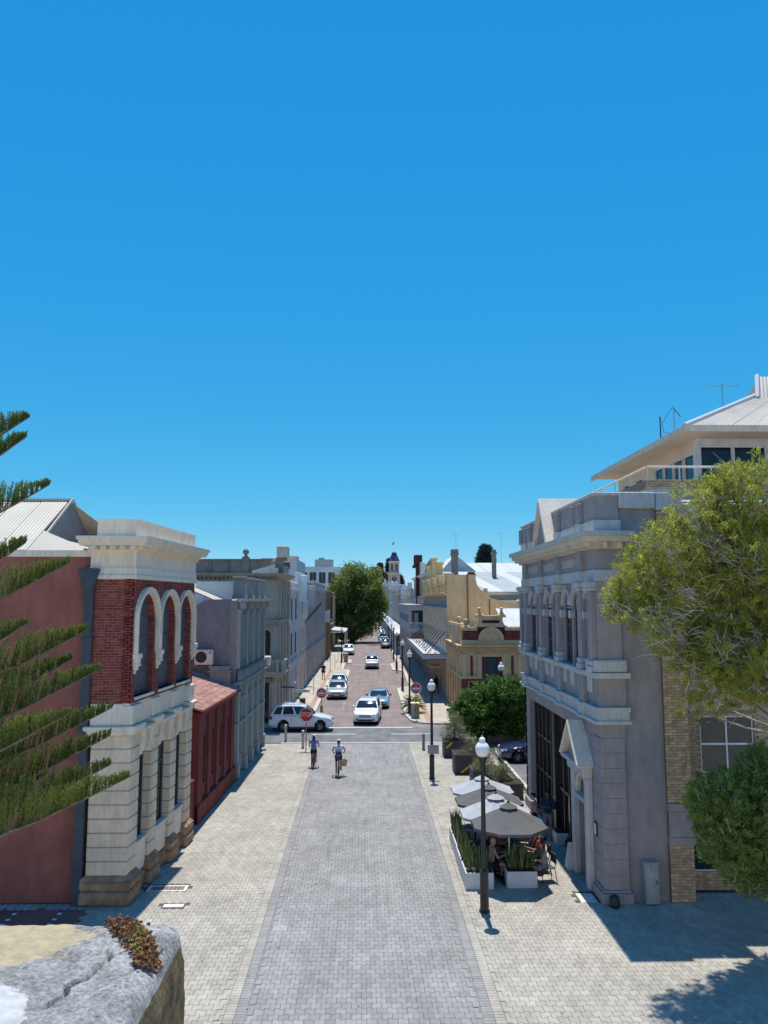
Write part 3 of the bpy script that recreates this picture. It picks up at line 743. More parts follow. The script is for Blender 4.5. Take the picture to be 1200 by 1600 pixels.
# bricks of the window reveals
for c, r in zip(ARC, AR):
    zs = 9.28 - r; m = MB(FA)
    z = 6.04; j = 0
    while z < zs:
        for s in (-1, 1):
            for w0 in ((-0.22, -0.02),) if j % 2 else ((-0.22, -0.125), (-0.125, -0.02)):
                m.var = rnd.random()
                m.box(c + s * r, c + s * (r - 0.012 - rnd.random() * 0.004), w0[0] + 0.005, w0[1] - 0.005, z, z + 0.075)
        z += 0.086; j += 1
    n = 26
    for i in range(n):
        a0, a1 = math.pi * (i + 0.06) / n, math.pi * (i + 0.94) / n
        for w0, w1 in ((-0.22, -0.02),):
            m.var = rnd.random()
            P = [(c + (r - d) * math.cos(a), zs + (r - d) * math.sin(a)) for d, a in ((0, a0), (0, a1), (0.012, a1), (0.012, a0))]
            m.prism(P, w0, w1)
    m.build('reveal_bricks', M['brick_mass'], bA, stuff=True)
for c, r in zip(ARC, AR):
    o = (c - r + 0.01, c + r - 0.01, 6.02, 9.26, True)
    w = MB(FA); w.prism(outline(o), -0.29, -0.22); wo = w.build('window', M['window_board'], bA)
    for z0, z1 in ((6.1, 6.95), (7.0, 7.85), (7.9, 8.55)):
        MB(FA).cbox(c - r + 0.06, c + r - 0.06, -0.225, -0.2, z0, z1, 0.012).build('board', M['window_board'], wo)
    MB(FA).cbox(c - r, c + r, -0.22, 0.06, 5.93, 6.02, 0.015).build('sill', M['cream_paint'], wo)
    am = MB(FA); arch_mould(am, c, 8.38, 1.02 if r > 0.82 else 0.98, 0.17, -0.01, 0.11, leg=1.05)
    am2 = MB(FA); arch_mould(am2, c, 8.38, (1.02 if r > 0.82 else 0.98) + 0.03, 0.06, -0.01, 0.15, leg=1.05)
    a_o = am.build('arch_moulding', M['cream_paint'], bA, smooth=30)
    am2.build('moulding_rim', M['cream_paint'], a_o, smooth=30)
for u in (24.35, 26.35, 28.33, 30.18):
    m = MB(FA)
    m.prism([(0.0, 7.4), (0.2, 7.4), (0.22, 7.25), (0.16, 7.12), (0.17, 6.98), (0.06, 6.8), (0.0, 6.74)], u - 0.11, u + 0.11, 'x') if False else None
    for (w1, z0, z1, hw) in ((0.22, 7.2, 7.36, 0.14), (0.18, 7.05, 7.21, 0.11), (0.2, 6.98, 7.06, 0.12), (0.13, 6.85, 6.99, 0.09), (0.07, 6.74, 6.86, 0.06)):
        m.cbox(u - hw, u + hw, -0.02, w1, z0, z1, 0.02)
    m.build('corbel', M['cream_paint'], bA)
# entablature on both faces
def ent(z0, z1, out, name, material, left=-8.62, chamfer=0.0):
    """a band round the street face and the camera face"""
    m = MB()
    P = [FA(UA0 - out, out, 0), FA(UA1 + 0.02, out, 0)]
    xL = left
    pts = [(xL - out * 0.6, 24.2 - out), (P[0][0], 24.2 - out), (P[1][0], UA1 + out * 0.3), (P[1][0] - 1.2, UA1 + out * 0.3), (P[0][0] - 1.2, 24.75), (xL - out * 0.6, 24.75)]
    m.prism(pts, z0, z1, 'z')
    return m.build(name, material, bA)
ent(9.66, 9.78, 0.10, 'architrave', M['cream_paint']); ent(9.78, 10.02, 0.06, 'architrave_band', M['cream_paint'])
ent(10.02, 10.48, 0.03, 'frieze', M['cream_paint'])
ent(10.48, 10.56, 0.12, 'bed_moulding', M['cream_paint']); ent(10.68, 10.76, 0.42, 'corona_soffit', M['cream_paint']); ent(10.56, 10.68, 0.14, 'dentil_course', M['cream_paint'])
ent(10.76, 10.86, 0.47, 'corona', M['cream_paint']); ent(10.86, 10.97, 0.54, 'cornice', M['cream_paint'])
ent(10.97, 11.5, -0.02, 'parapet', M['cream_paint'], left=-8.5); ent(11.5, 11.53, 0.02, 'parapet_cap', M['cream_paint'], left=-8.5)
m = MB(FA)
for i in range(46):
    u = UA0 - 0.1 + i * 0.137; m.box(u, u + 0.075, 0.13, 0.24, 10.57, 10.68)
m.build('dentils', M['cream_paint'], bA, stuff=True)
for i in range(5):
    x = -8.55 + i * 0.3; MB().cbox(x, x + 0.17, 23.8, 24.1, 10.55, 10.68, 0.02).build('modillion', M['cream_paint'], bA)

# lower storey: rusticated piers of cream stone on rough bases
MB(FA).box(UA0 + 0.01, UA1, -0.5, -0.02, 5.2, ZB0).build('upper_band_wall', M['cream_paint'], bA)
MB().cbox(-8.46, -7.5, 24.16, 24.7, 5.2, 5.855, 0.012).build('end_band', M['cream_paint'], bA)
MB().cbox(-8.62, -7.4, 24.02, 24.7, 5.065, 5.195, 0.03).cbox(-8.54, -7.42, 24.09, 24.7, 4.925, 5.064, 0.02).build('end_cap', M['cream_paint'], bA)
PIERS = [(24.2, 24.98), (26.02, 26.68), (27.98, 28.56), (29.72, 30.4)]
m = MB(FA)
for a, b in PIERS: MB(FA).cbox(a - 0.03, b + 0.03, -0.3, 0.10, 5.22, 5.8, 0.02).build('pier_attic', M['cream_paint'], bA)
for k, (a, b) in enumerate(PIERS):
    cap = MB(FA); cap.cbox(a - 0.10, b + 0.08, -0.45, 0.22, 5.06, 5.2, 0.03).cbox(a - 0.05, b + 0.04, -0.45, 0.15, 4.92, 5.07, 0.02)
    cap.build('pier_cap', M['cream_paint'], bA)
    n = 10; z0, z1 = 0.82, 4.92; h = (z1 - z0) / n
    core = MB(FA).box(a + 0.02, b - 0.02, -0.5, 0.03, z0, z1)
    if k == 0: core.box(a + 0.02, a + 0.4, -1.15, -0.5, z0, z1)
    core.build('pier_core', M['dark_stone'], bA)
    for i in range(n):
        sb = MB(FA).cbox(a, b, -1.16 if k == 0 else -0.5, 0.06, z0 + i * h + 0.012, z0 + (i + 1) * h - 0.012, 0.02)
        sb.build('stone_block', M['cream_stone'], bA)
    for j, (za, zb, g) in enumerate(((0.0, 0.40, 0.17), (0.405, 0.70, 0.15))):
        MB(FA).cbox(a - g, b + g * 0.6, (-1.3 if k == 0 else -0.5), 0.06 + g, za, zb, 0.07).build('base_stone', M['rough_stone'], bA)
    MB(FA).add([(a - 0.14, 0.2, 0.7), (b + 0.08, 0.2, 0.7), (b + 0.0, 0.07, 0.83), (a, 0.07, 0.83), (a - 0.14, -1.28 if k == 0 else -0.5, 0.7), (b + 0.08, -0.5, 0.7), (b, -0.5, 0.83), (a, -1.2 if k == 0 else -0.5, 0.83)],
               [(0, 1, 2, 3), (0, 3, 7, 4), (1, 5, 6, 2), (3, 2, 6, 7)]).build('base_weathering', M['rough_stone'], bA)
for k in range(3):
    a, b = PIERS[k][1], PIERS[k + 1][0]
    MB(FA).box(a - 0.02, b + 0.02, -0.6, -0.22, 0, 1.45).box(a - 0.02, b + 0.02, -0.6, -0.2, 4.5, 5.22).build('infill_wall', M['cream_paint'], bA)
    MB(FA).cbox(a + 0.0, b - 0.0, -0.34, 0.02, 1.4, 1.52, 0.02).cbox(a + 0.05, b - 0.05, -0.3, -0.02, 0.55, 1.4, 0.03).build('dado_panel', M['cream_paint'], bA)
    o = (a + 0.04, b - 0.04, 1.5, 4.5)
    window(FA, o, bA, M['slate_paint'], M['glass_dark'], 0.24, 0.07, 2, 3)
    for uc in (a + 0.16, b - 0.16):
        c = MB(FA)
        for w1, z0, z1 in ((0.16, 4.72, 4.92), (0.13, 4.5, 4.73), (0.09, 4.3, 4.52), (0.05, 4.16, 4.32)): c.cbox(uc - 0.13, uc + 0.13, -0.4, w1, z0, z1, 0.02)
        for q in (-0.06, 0.06): c.box(uc + q - 0.02, uc + q + 0.02, 0.0, 0.175, 4.3, 4.9)
        c.build('console_bracket', M['cream_paint'], bA)
    MB(FA).cbox(a + 0.02, b - 0.02, -0.4, 0.2, 4.92, 5.04, 0.02).build('lintel_shelf', M['cream_paint'], bA)
    MB(FA).cbox(a + 0.1, b - 0.1, -0.32, 0.02, 0.0, 0.5, 0.06).build('base_stone', M['rough_stone'], bA)

# ================================================================== LEFT: low red shed with a tile roof
bB = thing('tiled_shed', 'low dark red shed with a terracotta tile roof between brick and grey green buildings', 'building', (-6.9, 36, 0))
FB = fr_left(-6.98, 0.028, 32.3)
ops = [(33.6 + k * 1.62, 33.95 + k * 1.62, 1.35, 3.35, True) for k in range(4)]
m = MB(FB); wall(m, 32.4, 40.0, 0, 4.45, ops, 0.3); m.box(32.4, 40.0, -6.0, -0.3, 0, 4.4)
m.build('wall', M['red_render'], bB)
for k in range(5):
    u = 32.4 + k * 1.62 + (0.0 if k == 0 else 0.1)
    MB(FB).cbox(u, u + (0.75 if k == 0 else 0.42), -0.02, 0.1, 0.0, 4.2, 0.02).build('pilaster', M['red_render'], bB)
for k in range(5):
    u = 32.4 + k * 1.62
    MB(FB).cbox(u, min(u + 1.55, 40.0), -0.02, 0.16, 0.0, 0.75, 0.03).build('plinth', M['red_render'], bB)
MB(FB).cbox(32.3, 40.0, -0.02, 0.16, 4.2, 4.45, 0.03).build('eaves_band', M['red_render'], bB)
for o in ops: window(FB, o, bB, M['dark_frame'], M['glass_dark'], 0.2, 0.05)
gut = MB(); gut.tube(FB(32.2, 0.27, 4.5), FB(40.1, 0.27, 4.47), 0.07, n=6); gut.build('gutter', M['red_render'], bB)
S = 0.305
nu, nv = 23, 14
me_cache = {}
for i in range(nu):
    for j in range(nv):
        u = 32.15 + i * 0.345; d = 0.3 - j * S
        if nu * nv > 300 and j >= 13: continue
        z = 4.55 + (0.3 - d) * S * 1.0
        m = MB(FB)
        tilt = 0.012
        zf = lambda dd, e: 4.52 + (0.3 - dd) * 0.30 + e
        def T(uu, dd, e): return (uu, dd, zf(dd, e))
        vs_ = []
        prof = [(0, 0.0), (0.07, 0.035), (0.14, 0.0), (0.20, 0.0), (0.27, 0.035), (0.335, 0.0)]
        for (a, e) in prof: vs_.append(T(u + a, d, e + 0.035))
        for (a, e) in prof: vs_.append(T(u + a, d - S - 0.03, e + 0.008))
        for (a, e) in prof: vs_.append(T(u + a, d, e - 0.01))
        n = len(prof)
        m.add(vs_, [(q, q + 1, n + q + 1, n + q) for q in range(n - 1)] + [(q, q + 1, 2 * n + q + 1, 2 * n + q) for q in range(n - 1)])
        m.build('roof_tile', M['terracotta'], bB, recalc=False)
MB(FB).add([(32.1, 0.3, 4.50), (40.1, 0.3, 4.50), (40.1, -6, 6.39), (32.1, -6, 6.39)], [(0, 1, 2, 3)]).build('roof_deck', M['terracotta'], bB, recalc=False)
for k in range(8):
    d = 0.2 - k * 0.55
    MB(FB).tube((40.08, d, 4.6 + (0.3 - d) * 0.3), (40.08, d - 0.56, 4.6 + (0.86 - d) * 0.3), 0.08, n=8).build('verge_tile', M['terracotta'], bB)
tag(MB().cbox(-7.35, -6.85, 31.0, 31.5, 0, 1.9, 0.03).cbox(-7.4, -6.8, 30.95, 31.55, 1.9, 2.02, 0.03).prism([(-7.3, 2.02), (-6.9, 2.02), (-7.1, 2.15)], 31.05, 31.45).build('gate_pier', M['red_render'], loc=(-7.1, 31.25, 0)),
    'short dark red rendered gate pier standing between the cream stone pier and tiled shed', 'pier')

# ================================================================== LEFT: two storey grey green building
bC = thing('render_building', 'grey green two storey rendered building with pilasters beside the white car crossing', 'building', (-6.75, 45, 0))
FC = fr_left(-6.75, 0.012, 40.3)
wu = [41.0 + k * 1.02 for k in range(8)]
ops = [(u, u + 0.52, 5.75, 8.2, True) for u in wu] + [(u, u + 0.52, 0.9, 3.9, True) for u in wu]
m = MB(FC); wall(m, 40.3, 49.6, 0, 9.0, ops, 0.35); m.build('front_wall', M['sage_render'], bC)
side = [(-7.1, 0), (-7.1, 9.05), (-8.15, 9.05), (-8.5, 8.98), (-8.9, 8.7), (-9.25, 8.3), (-9.6, 8.22), (-14, 8.22), (-14, 0)]
MB().prism(side, 40.3, 40.62).box(-14, -7.1, 40.62, 49.5, 0, 8.2).build('side_wall', M['grey_render'], bC)
for o in ops: window(FC, o, bC, M['sage_trim'], M['glass_dark'], 0.2, 0.05, 1, 2)
for u in [40.3] + [w - 0.36 for w in wu[2::2]] + [49.2]:
    MB(FC).cbox(u, u + 0.3, -0.02, 0.14, 5.5, 8.55, 0.02).cbox(u - 0.04, u + 0.34, -0.02, 0.2, 8.3, 8.55, 0.02).build('pilaster', M['sage_trim'], bC)
    MB(FC).cbox(u, u + 0.3, -0.02, 0.16, 0.6, 4.7, 0.02).cbox(u - 0.05, u + 0.35, -0.02, 0.24, 0.0, 0.75, 0.03).cbox(u - 0.03, u + 0.33, -0.02, 0.22, 4.4, 4.6, 0.02).build('pilaster', M['sage_trim'], bC)
    for j in (0, 1):
        MB(FC).cbox(u + 0.04, u + 0.26, 0.1, 0.42 - j * 0.12, 8.55 + 0.0, 8.9 - j * 0.05, 0.04).build('bracket', M['sage_trim'], bC) if j == 0 else None
for u in wu:
    a = MB(FC); arch_mould(a, u + 0.26, 7.94, 0.36, 0.1, -0.01, 0.1, leg=2.1); a.build('window_surround', M['sage_trim'], bC, smooth=30)
    a = MB(FC); arch_mould(a, u + 0.26, 3.64, 0.36, 0.1, -0.01, 0.1, leg=2.6); a.build('window_surround', M['sage_trim'], bC, smooth=30)
m = MB(FC); cornice(m, 40.3, 49.6, 8.9, 0.2, 0.55); m.build('cornice', M['lavender_trim'], bC)
m = MB(FC); cornice(m, 40.1, 49.7, 2.55, 0.2, 0.16); m.build('string_course', M['sage_trim'], bC)
m = MB(FC); cornice(m, 40.0, 49.7, 4.65, 0.2, 0.34); m.build('lower_cornice', M['sage_trim'], bC)
# scrolled balcony parapet
for k in range(9):
    u = 40.15 + k * 1.04
    b = MB(FC)
    for a0, a1 in ((0.0, 0.45), (0.55, 1.0)):
        P = [(u + a0 + (a1 - a0) * t / 8, 4.86 + 0.58 * (0.55 + 0.45 * math.sin(math.pi * t / 8))) for t in range(9)]
        b.prism([(u + a1, 4.86), (u + a0, 4.86)] + P, 0.08, 0.26)
    b.cbox(u + 0.43, u + 0.57, 0.05, 0.3, 4.85, 5.45, 0.02)
    b.build('parapet_scroll', M['sage_render'], bC)
MB(FC).cbox(49.3, 49.75, -0.02, 0.5, 4.9, 5.5, 0.05).build('end_block', M['cream_paint'], bC)
pier = MB().cbox(-8.05, -7.0, 39.9, 40.28, 0, 5.35, 0.02).cbox(-8.15, -6.95, 39.85, 40.29, 5.35, 5.45, 0.02).cbox(-8.05, -7.05, 39.9, 40.28, 5.45, 5.58, 0.02).cbox(-8.12, -7.0, 39.86, 40.29, 5.58, 5.66, 0.02)
pier.build('side_pier', M['grey_stone'], bC)
# roof terrace parapet: pedestals and glass
for u in (42.3, 44.9, 47.2, 49.3):
    MB(FC).cbox(u - 0.42, u + 0.12, -0.55, 0.05, 9.1, 10.15, 0.03).cbox(u - 0.48, u + 0.18, -0.6, 0.12, 10.15, 10.28, 0.03).cbox(u - 0.48, u + 0.18, -0.6, 0.14, 9.1, 9.28, 0.03).build('pedestal', M['sage_render'], bC)
for a, b in ((42.5, 44.4), (45.1, 46.7)):
    MB(FC).box(a, b, -0.25, -0.23, 9.15, 10.0).build('glass_panel', M['frost_glass'], bC)
MB().box(-9.7, -7.3, 43.6, 43.63, 9.05, 10.05).build('glass_panel', M['frost_glass'], bC)
roof_sheets(bC, (-7.9, 41.0, 8.95), (-7.9, 49.4, 8.95), (-12.5, 49.4, 10.9), (-12.5, 41.0, 10.9), 9, M['metal_roof'], 0.3, 0.03)
MB().prism([(-7.9, 8.9), (-12.5, 10.85), (-12.5, 8.0), (-9.3, 8.0)], 41.02, 41.1).build('roof_end', M['white_render'], bC)
aircon(-8.35, 40.0, 5.75, 'white air conditioner hanging on the grey side wall above the tile roof')
aircon(-10.3, 41.6, 9.6, 'white air conditioner sitting on the pale metal roof slope', 0.1)
antenna(-9.2, 33.5, 6.0, 5.95, 'thin television aerial mast rising behind the cream parapet', 0.8, 5)
# ================================================================== LEFT, BEYOND THE CROSS STREET
# stone corner building with a balcony over its corner door
bD = thing('stone_building', 'grey stone corner building with an arched window, balustraded balcony and heavy cornice', 'building', (-9, 61, 0))
FD = fr_front(57.0); FDs = fr_left(-6.6)
bays = [-12.2, -10.1]
ops = [(-7.78, -7.12, 4.7, 6.85, True), (-7.95, -7.15, 0.2, 3.1)] + [(b - 0.4, b + 0.4, 4.7, 6.85, True) for b in bays] + [(b - 0.5, b + 0.5, 0.8, 3.0) for b in bays]
m = MB(FD); wall(m, -14, -6.9, 3.6, 10.7, [o for o in ops if o[2] > 3.6], 0.4); wall(m, -14, -6.9, 0, 3.599, [o for o in ops if o[2] < 3.6], 0.4); m.build('front_wall', M['grey_stone'], bD)
opsS = [(u, u + 0.8, 4.7, 6.9, True) for u in (58.3, 60.3, 62.3)] + [(u, u + 1.0, 0.6, 3.1) for u in (58.2, 60.2, 62.2)] + [(u, u + 0.7, 7.9, 9.6) for u in (58.35, 60.35, 62.35)]
m = MB(FDs); wall(m, 57.42, 64.6, 3.6, 7.3, [o for o in opsS if 3.6 < o[2] < 7.3], 0.3); wall(m, 57.42, 64.6, 0, 3.599, [o for o in opsS if o[2] < 3.6], 0.3); wall(m, 57.42, 64.6, 7.301, 10.7, [o for o in opsS if o[2] > 7.3], 0.3); m.build('street_wall', M['grey_stone'], bD)
MB().box(-14, -7.3, 57.4, 64.5, 0, 10.6).build('core', M['dark_stone'], bD)
MB().prism([(-6.9, 56.998), (-6.58, 57.43), (-6.9, 57.43)], 0, 10.7, 'z').build('corner_chamfer', M['grey_stone'], bD)
for o in ops: window(FD, o, bD, M['dark_frame'], M['glass_dark'], 0.3, 0.05, 1, 2)
for o in opsS: window(FDs, o, bD, M['dark_frame'], M['glass_dark'], 0.2, 0.05, 1, 2)
for uc in [-7.45] + bays:
    a = MB(FD); arch_mould(a, uc, 6.45, 0.56, 0.14, -0.01, 0.12, leg=1.7); a.build('arch_moulding', M['grey_stone'], bD, smooth=30)
for z, h, o in ((7.4, 0.16, 0.2), (7.05, 0.1, 0.1), (3.5, 0.2, 0.2), (10.7, 0.28, 0.55)):
    m = MB(FD); cornice(m, -14, -6.6 + (o if z > 10 else o), z, h, o); m.build('cornice', M['grey_stone'], bD)
    m = MB(FDs); cornice(m, 57.0, 64.6, z + 0.001, h, o); m.build('cornice', M['grey_stone'], bD)
m = MB(FD)
for i in range(24): m.box(-13.9 + i * 0.31, -13.72 + i * 0.31, 0, 0.3, 10.5, 10.69)
m.build('dentils', M['dark_stone'], bD, stuff=True)
for u in (57.4, 59.3, 61.3, 63.4, 64.3):
    MB(FDs).cbox(u, u + 0.34, -0.02, 0.16, 0.1, 3.5, 0.02).build('pilaster', M['grey_stone'], bD)
    MB(FDs).cbox(u, u + 0.34, -0.02, 0.16, 3.75, 7.0, 0.02).build('pilaster', M['grey_stone'], bD)
    MB(FDs).cbox(u, u + 0.34, -0.02, 0.16, 7.6, 10.5, 0.02).build('pilaster', M['grey_stone'], bD)
for x in (-13.6, -11.3, -9.1, -8.2):
    MB(FD).cbox(x, x + 0.36, -0.02, 0.12, 0.1, 3.5, 0.02).build('pilaster', M['grey_stone'], bD)
    MB(FD).cbox(x, x + 0.36, -0.02, 0.12, 7.6, 10.5, 0.02).build('pilaster', M['grey_stone'], bD)
# balcony
MB().cbox(-8.3, -5.95, 56.2, 58.2, 3.72, 3.9, 0.04).cbox(-8.2, -6.1, 56.3, 58.0, 3.55, 3.73, 0.04).build('balcony_slab', M['grey_stone'], bD)
MB().cbox(-8.3, -6.0, 56.22, 56.42, 4.6, 4.74, 0.02).cbox(-6.16, -5.96, 56.42, 58.1, 4.6, 4.74, 0.02).build('balcony_rail', M['grey_stone'], bD)
for x in (-8.25, -6.6, -6.2): MB().cbox(x, x + 0.22, 56.2, 56.42, 3.9, 4.8, 0.02).build('balcony_post', M['grey_stone'], bD)
BAL = [(0.045, 0), (0.06, 0.06), (0.035, 0.14), (0.07, 0.34), (0.04, 0.56), (0.06, 0.7)]
for i in range(9): MB().lathe(BAL, 8, (-7.92 + i * 0.155, 56.32, 3.9)).build('baluster', M['grey_stone'], bD)
for i in range(8): MB().lathe(BAL, 8, (-6.06, 56.6 + i * 0.18, 3.9)).build('baluster', M['grey_stone'], bD)
for x in (-8.0, -7.4, -6.8): MB().cbox(x - 0.1, x + 0.1, 56.35, 57.0, 3.1, 3.55, 0.05).build('balcony_bracket', M['dark_stone'], bD)
# parapet
MB().box(-14, -7.2, 57.3, 57.6, 10.98, 11.95).box(-14, -7.1, 57.2, 57.65, 11.95, 12.05).build('parapet', M['dark_stone'], bD)
for x in (-13.0, -11.7, -10.4): MB().cbox(x, x + 0.1, 57.22, 57.3, 11.0, 11.9, 0.02).build('parapet_rib', M['dark_stone'], bD)
MB().cbox(-9.35, -8.8, 57.15, 57.6, 10.98, 12.2, 0.03).build('parapet_pier', M['dark_stone'], bD)
m = MB(); ball_finial(m, -9.08, 57.38, 12.15, 1.05); m.build('ball_finial', M['dark_stone'], bD, smooth=40)
for i in range(8):
    m = MB(); a, b = -8.5 + i * 0.24, -8.28 + i * 0.24; h = 0.12 + 0.07 * i * (1 if i < 7 else 0.4)
    m.prism([(a, 10.98), (b, 10.98), (b, 11.02 + h), ((a + b) / 2, 11.08 + h), (a, 11.02 + h * 0.85)], 56.65, 57.28); m.build('lead_tile', M['cream_paint'], bD)
sc = MB()
sc.cbox(-6.85, -6.3, 57.05, 57.9, 10.98, 12.1, 0.04).cbox(-7.1, -6.6, 57.1, 57.5, 10.98, 11.9, 0.05).cbox(-6.8, -6.1, 57.0, 58.4, 11.95, 12.15, 0.04)
sc.build('corner_pedestal', M['dark_stone'], bD)
MB().cbox(-6.75, -5.95, 56.85, 58.4, 12.15, 13.0, 0.05).build('corner_block', M['cream_stone'], bD)
MB(FDs).cbox(58.6, 64.4, -0.3, 0.0, 10.98, 11.7, 0.03).build('street_parapet', M['dark_stone'], bD)

def row_building(label, side, X, y0, y1, H, wm, tm, floors=2, nb=4, par=0.7, depth=8.0, win=(0.6, 0.62), arch=False, gf=3.6, awn=None, pil=True, roof=None, name='shop_building', glass='glass_dark', group=None):
    """a shop row building: ground floor shopfront, upper windows with sills, pilasters, cornice, parapet"""
    fr = fr_left(X) if side < 0 else fr_right(X)
    b = thing(name, label, 'building', (X, (y0 + y1) / 2, 0), group)
    bw = (y1 - y0) / nb; fh = (H - gf) / max(1, floors - 1)
    ops = []
    for i in range(nb):
        uc = y0 + bw * (i + 0.5); hw = bw * win[0] / 2
        for f in range(floors - 1):
            zb = gf + f * fh + fh * 0.2
            ops.append((uc - hw, uc + hw, zb, zb + fh * win[1], arch and f == floors - 2))
        ops.append((uc - bw * 0.38, uc + bw * 0.38, 0.35, gf * 0.8))
    # columns of equal width are needed by wall(): make the shopfront openings a separate strip
    up = [o for o in ops if o[2] >= gf]; dn = [o for o in ops if o[2] < gf]
    m = MB(fr); wall(m, y0, y1, gf, H, up, 0.3); wall(m, y0, y1, 0, gf - 0.001, dn, 0.3); m.build('front_wall', wm, b)
    D = MB(fr); D.box(y0, y1, -depth, -0.31, 0, H - 0.1); D.build('body', wm, b)
    for o in up: window(fr, o, b, M['slate_paint'], M[glass], 0.05, 0.05, 1, 2, sill=tm)
    for o in dn: window(fr, o, b, M['dark_frame'], M['glass_shop'], 0.18, 0.06, 2, 1, name='shop_window')
    m = MB(fr); cornice(m, y0, y1, H, 0.22, 0.4); m.build('cornice', tm, b)
    m = MB(fr); cornice(m, y0, y1, gf - 0.1, 0.18, 0.2); m.build('string_course', tm, b)
    if par:
        m = MB(fr); m.box(y0, y1, -0.3, -0.02, H + 0.22, H + 0.22 + par).cbox(y0, y1, -0.36, 0.08, H + 0.22 + par, H + 0.34 + par, 0.02); m.build('parapet', wm, b)
        for i in range(nb + 1):
            u = y0 + (bw - 0.0) * i; u = min(max(u, y0 + 0.2), y1 - 0.2)
            MB(fr).cbox(u - 0.18, u + 0.18, -0.34, 0.1, H + 0.22, H + 0.5 + par, 0.03).build('parapet_pier', tm, b)
    if pil:
        for i in range(nb + 1):
            u = min(max(y0 + bw * i, y0 + 0.17), y1 - 0.17)
            MB(fr).cbox(u - 0.16, u + 0.16, -0.02, 0.14, gf + 0.1, H, 0.02).build('pilaster', tm, b)
            MB(fr).cbox(u - 0.2, u + 0.2, -0.02, 0.18, 0, gf - 0.1, 0.02).build('pilaster', tm, b)
    if awn:
        za, out, am = awn
        a = MB(fr); a.add([(y0, 0, za + 0.35), (y1, 0, za + 0.35), (y1, out, za), (y0, out, za)], [(0, 1, 2, 3)]); a.box(y0, y1, out - 0.05, out, za - 0.25, za)
        a.box(y0, y0 + 0.05, 0, out, za - 0.25, za + 0.0)
        ao = a.build('awning', am, b)
        for i in range(nb + 1):
            u = min(max(y0 + bw * i, y0 + 0.1), y1 - 0.1); MB(fr).tube((u, out - 0.1, 0.1), (u, out - 0.1, za - 0.1), 0.045, n=6).build('awning_post', M['white_frame'], ao)
    if roof:
        rm, rise = roof
        m = MB(fr); m.add([(y0, -0.35, H + 0.1), (y1, -0.35, H + 0.1), (y1, -depth / 2, H + rise), (y0, -depth / 2, H + rise), (y0, -depth, H + 0.1), (y1, -depth, H + 0.1)],
                          [(0, 1, 2, 3), (3, 2, 5, 4), (0, 3, 4), (1, 5, 2)]); m.build('roof', rm, b)
    return b
GL = 'buildings along the left side of the street'
row_building('narrow white and lilac building with dark red recessed windows beyond the stone corner', -1, -6.75, 66.3, 74.0, 9.7, M['lilac_render'], M['white_render'], 3, 2, 0.5, glass='glass_dark')
row_building('slim cream shop building with a white upright parapet block beside the lilac front', -1, -6.7, 74.3, 82.5, 10.3, M['white_render'], M['cream_paint'], 3, 3, 0.9)
row_building('pale grey stone fronted shop building with narrow pilasters on the left side', -1, -6.7, 82.8, 94, 9.9, M['grey_stone'], M['lavender_trim'], 2, 4, 0.8, arch=True)
row_building('long blue grey building with deep cornice and tall upper windows on the left side', -1, -6.65, 94.3, 119, 10.1, M['blue_render'], M['lavender_trim'], 2, 8, 0.8, arch=True, awn=None)
row_building('narrow ochre building with brick pilasters next to the verandah shop', -1, -6.4, 119.3, 131, 9.6, M['ochre_render'], M['wood'], 3, 3, 0.5)
vb = row_building('dark single storey corner shop under a white curved verandah roof by the big tree', -1, -6.9, 136, 152, 4.6, M['dark_stone'], M['wood'], 1, 4, 0.4, gf=4.5, awn=(3.6, 3.0, M['white_roof']), pil=False)
row_building('brown brick building behind the crown of the big street tree', -1, -6.9, 152.4, 176, 9.5, M['brick_dark'], M['buff_trim'], 2, 6, 0.6)
y = 180.0
LROW = [('pale cream two storey building far down the left side, first past the big tree', 'white_render', 9.5, 28), ('grey two storey building far down the left side, second past the big tree', 'grey_stone', 10.5, 30),
        ('white two storey building far down the left side, third past the big tree', 'lilac_render', 9, 34), ('buff three storey building at the far end of the left side', 'buff_trim', 12, 45)]
for lab, mm, H, L in LROW:
    row_building(lab, -1, -7.0, y, y + L - 0.4, H, M[mm], M['cream_paint'], 2 if H < 12 else 3, 7, 0.7, awn=(3.4, 2.8, M['white_roof'])); y += L
# white parapet block, upright white sign panels and flag poles over the street
tag(MB().cbox(-6.75, -5.9, 74.6, 74.8, 8.9, 11.4, 0.02).build('hanging_sign', M['sign_white'], loc=(-6.3, 74.7, 9)), 'upright white sign panel with yellow foot jutting from the narrow left building', 'sign')
tag(MB().cbox(-6.6, -5.75, 84.0, 84.2, 8.3, 10.6, 0.02).build('hanging_sign', M['white_render'], loc=(-6.2, 84.1, 8)), 'broad white sign panel jutting out above the pale grey shop building', 'sign')
tag(MB().cbox(-6.65, -6.15, 78.9, 79.05, 7.2, 9.0, 0.02).build('hanging_sign', M['sign_white'], loc=(-6.4, 79, 7)), 'narrow white sign panel hanging on the slim cream shop front', 'sign')
tag(MB().cbox(-6.5, -5.75, 117.5, 117.65, 5.7, 7.4, 0.02).build('hanging_sign', M['sign_white'], loc=(-6.2, 117.6, 6)), 'small white square sign panel projecting from the blue grey building end', 'sign')
for p0, p1, lab in (((-6.7, 82.0, 6.6), (-4.9, 82.0, 8.6), 'lower'), ((-6.7, 83.5, 6.9), (-4.9, 83.5, 8.9), 'upper')):
    tag(MB().tube(p0, p1, 0.05, n=6).build('flag_pole', M['black_metal'], loc=p0), f'dark slanting flag pole leaning over the street from left fronts, {lab} of the pair', 'flag pole')

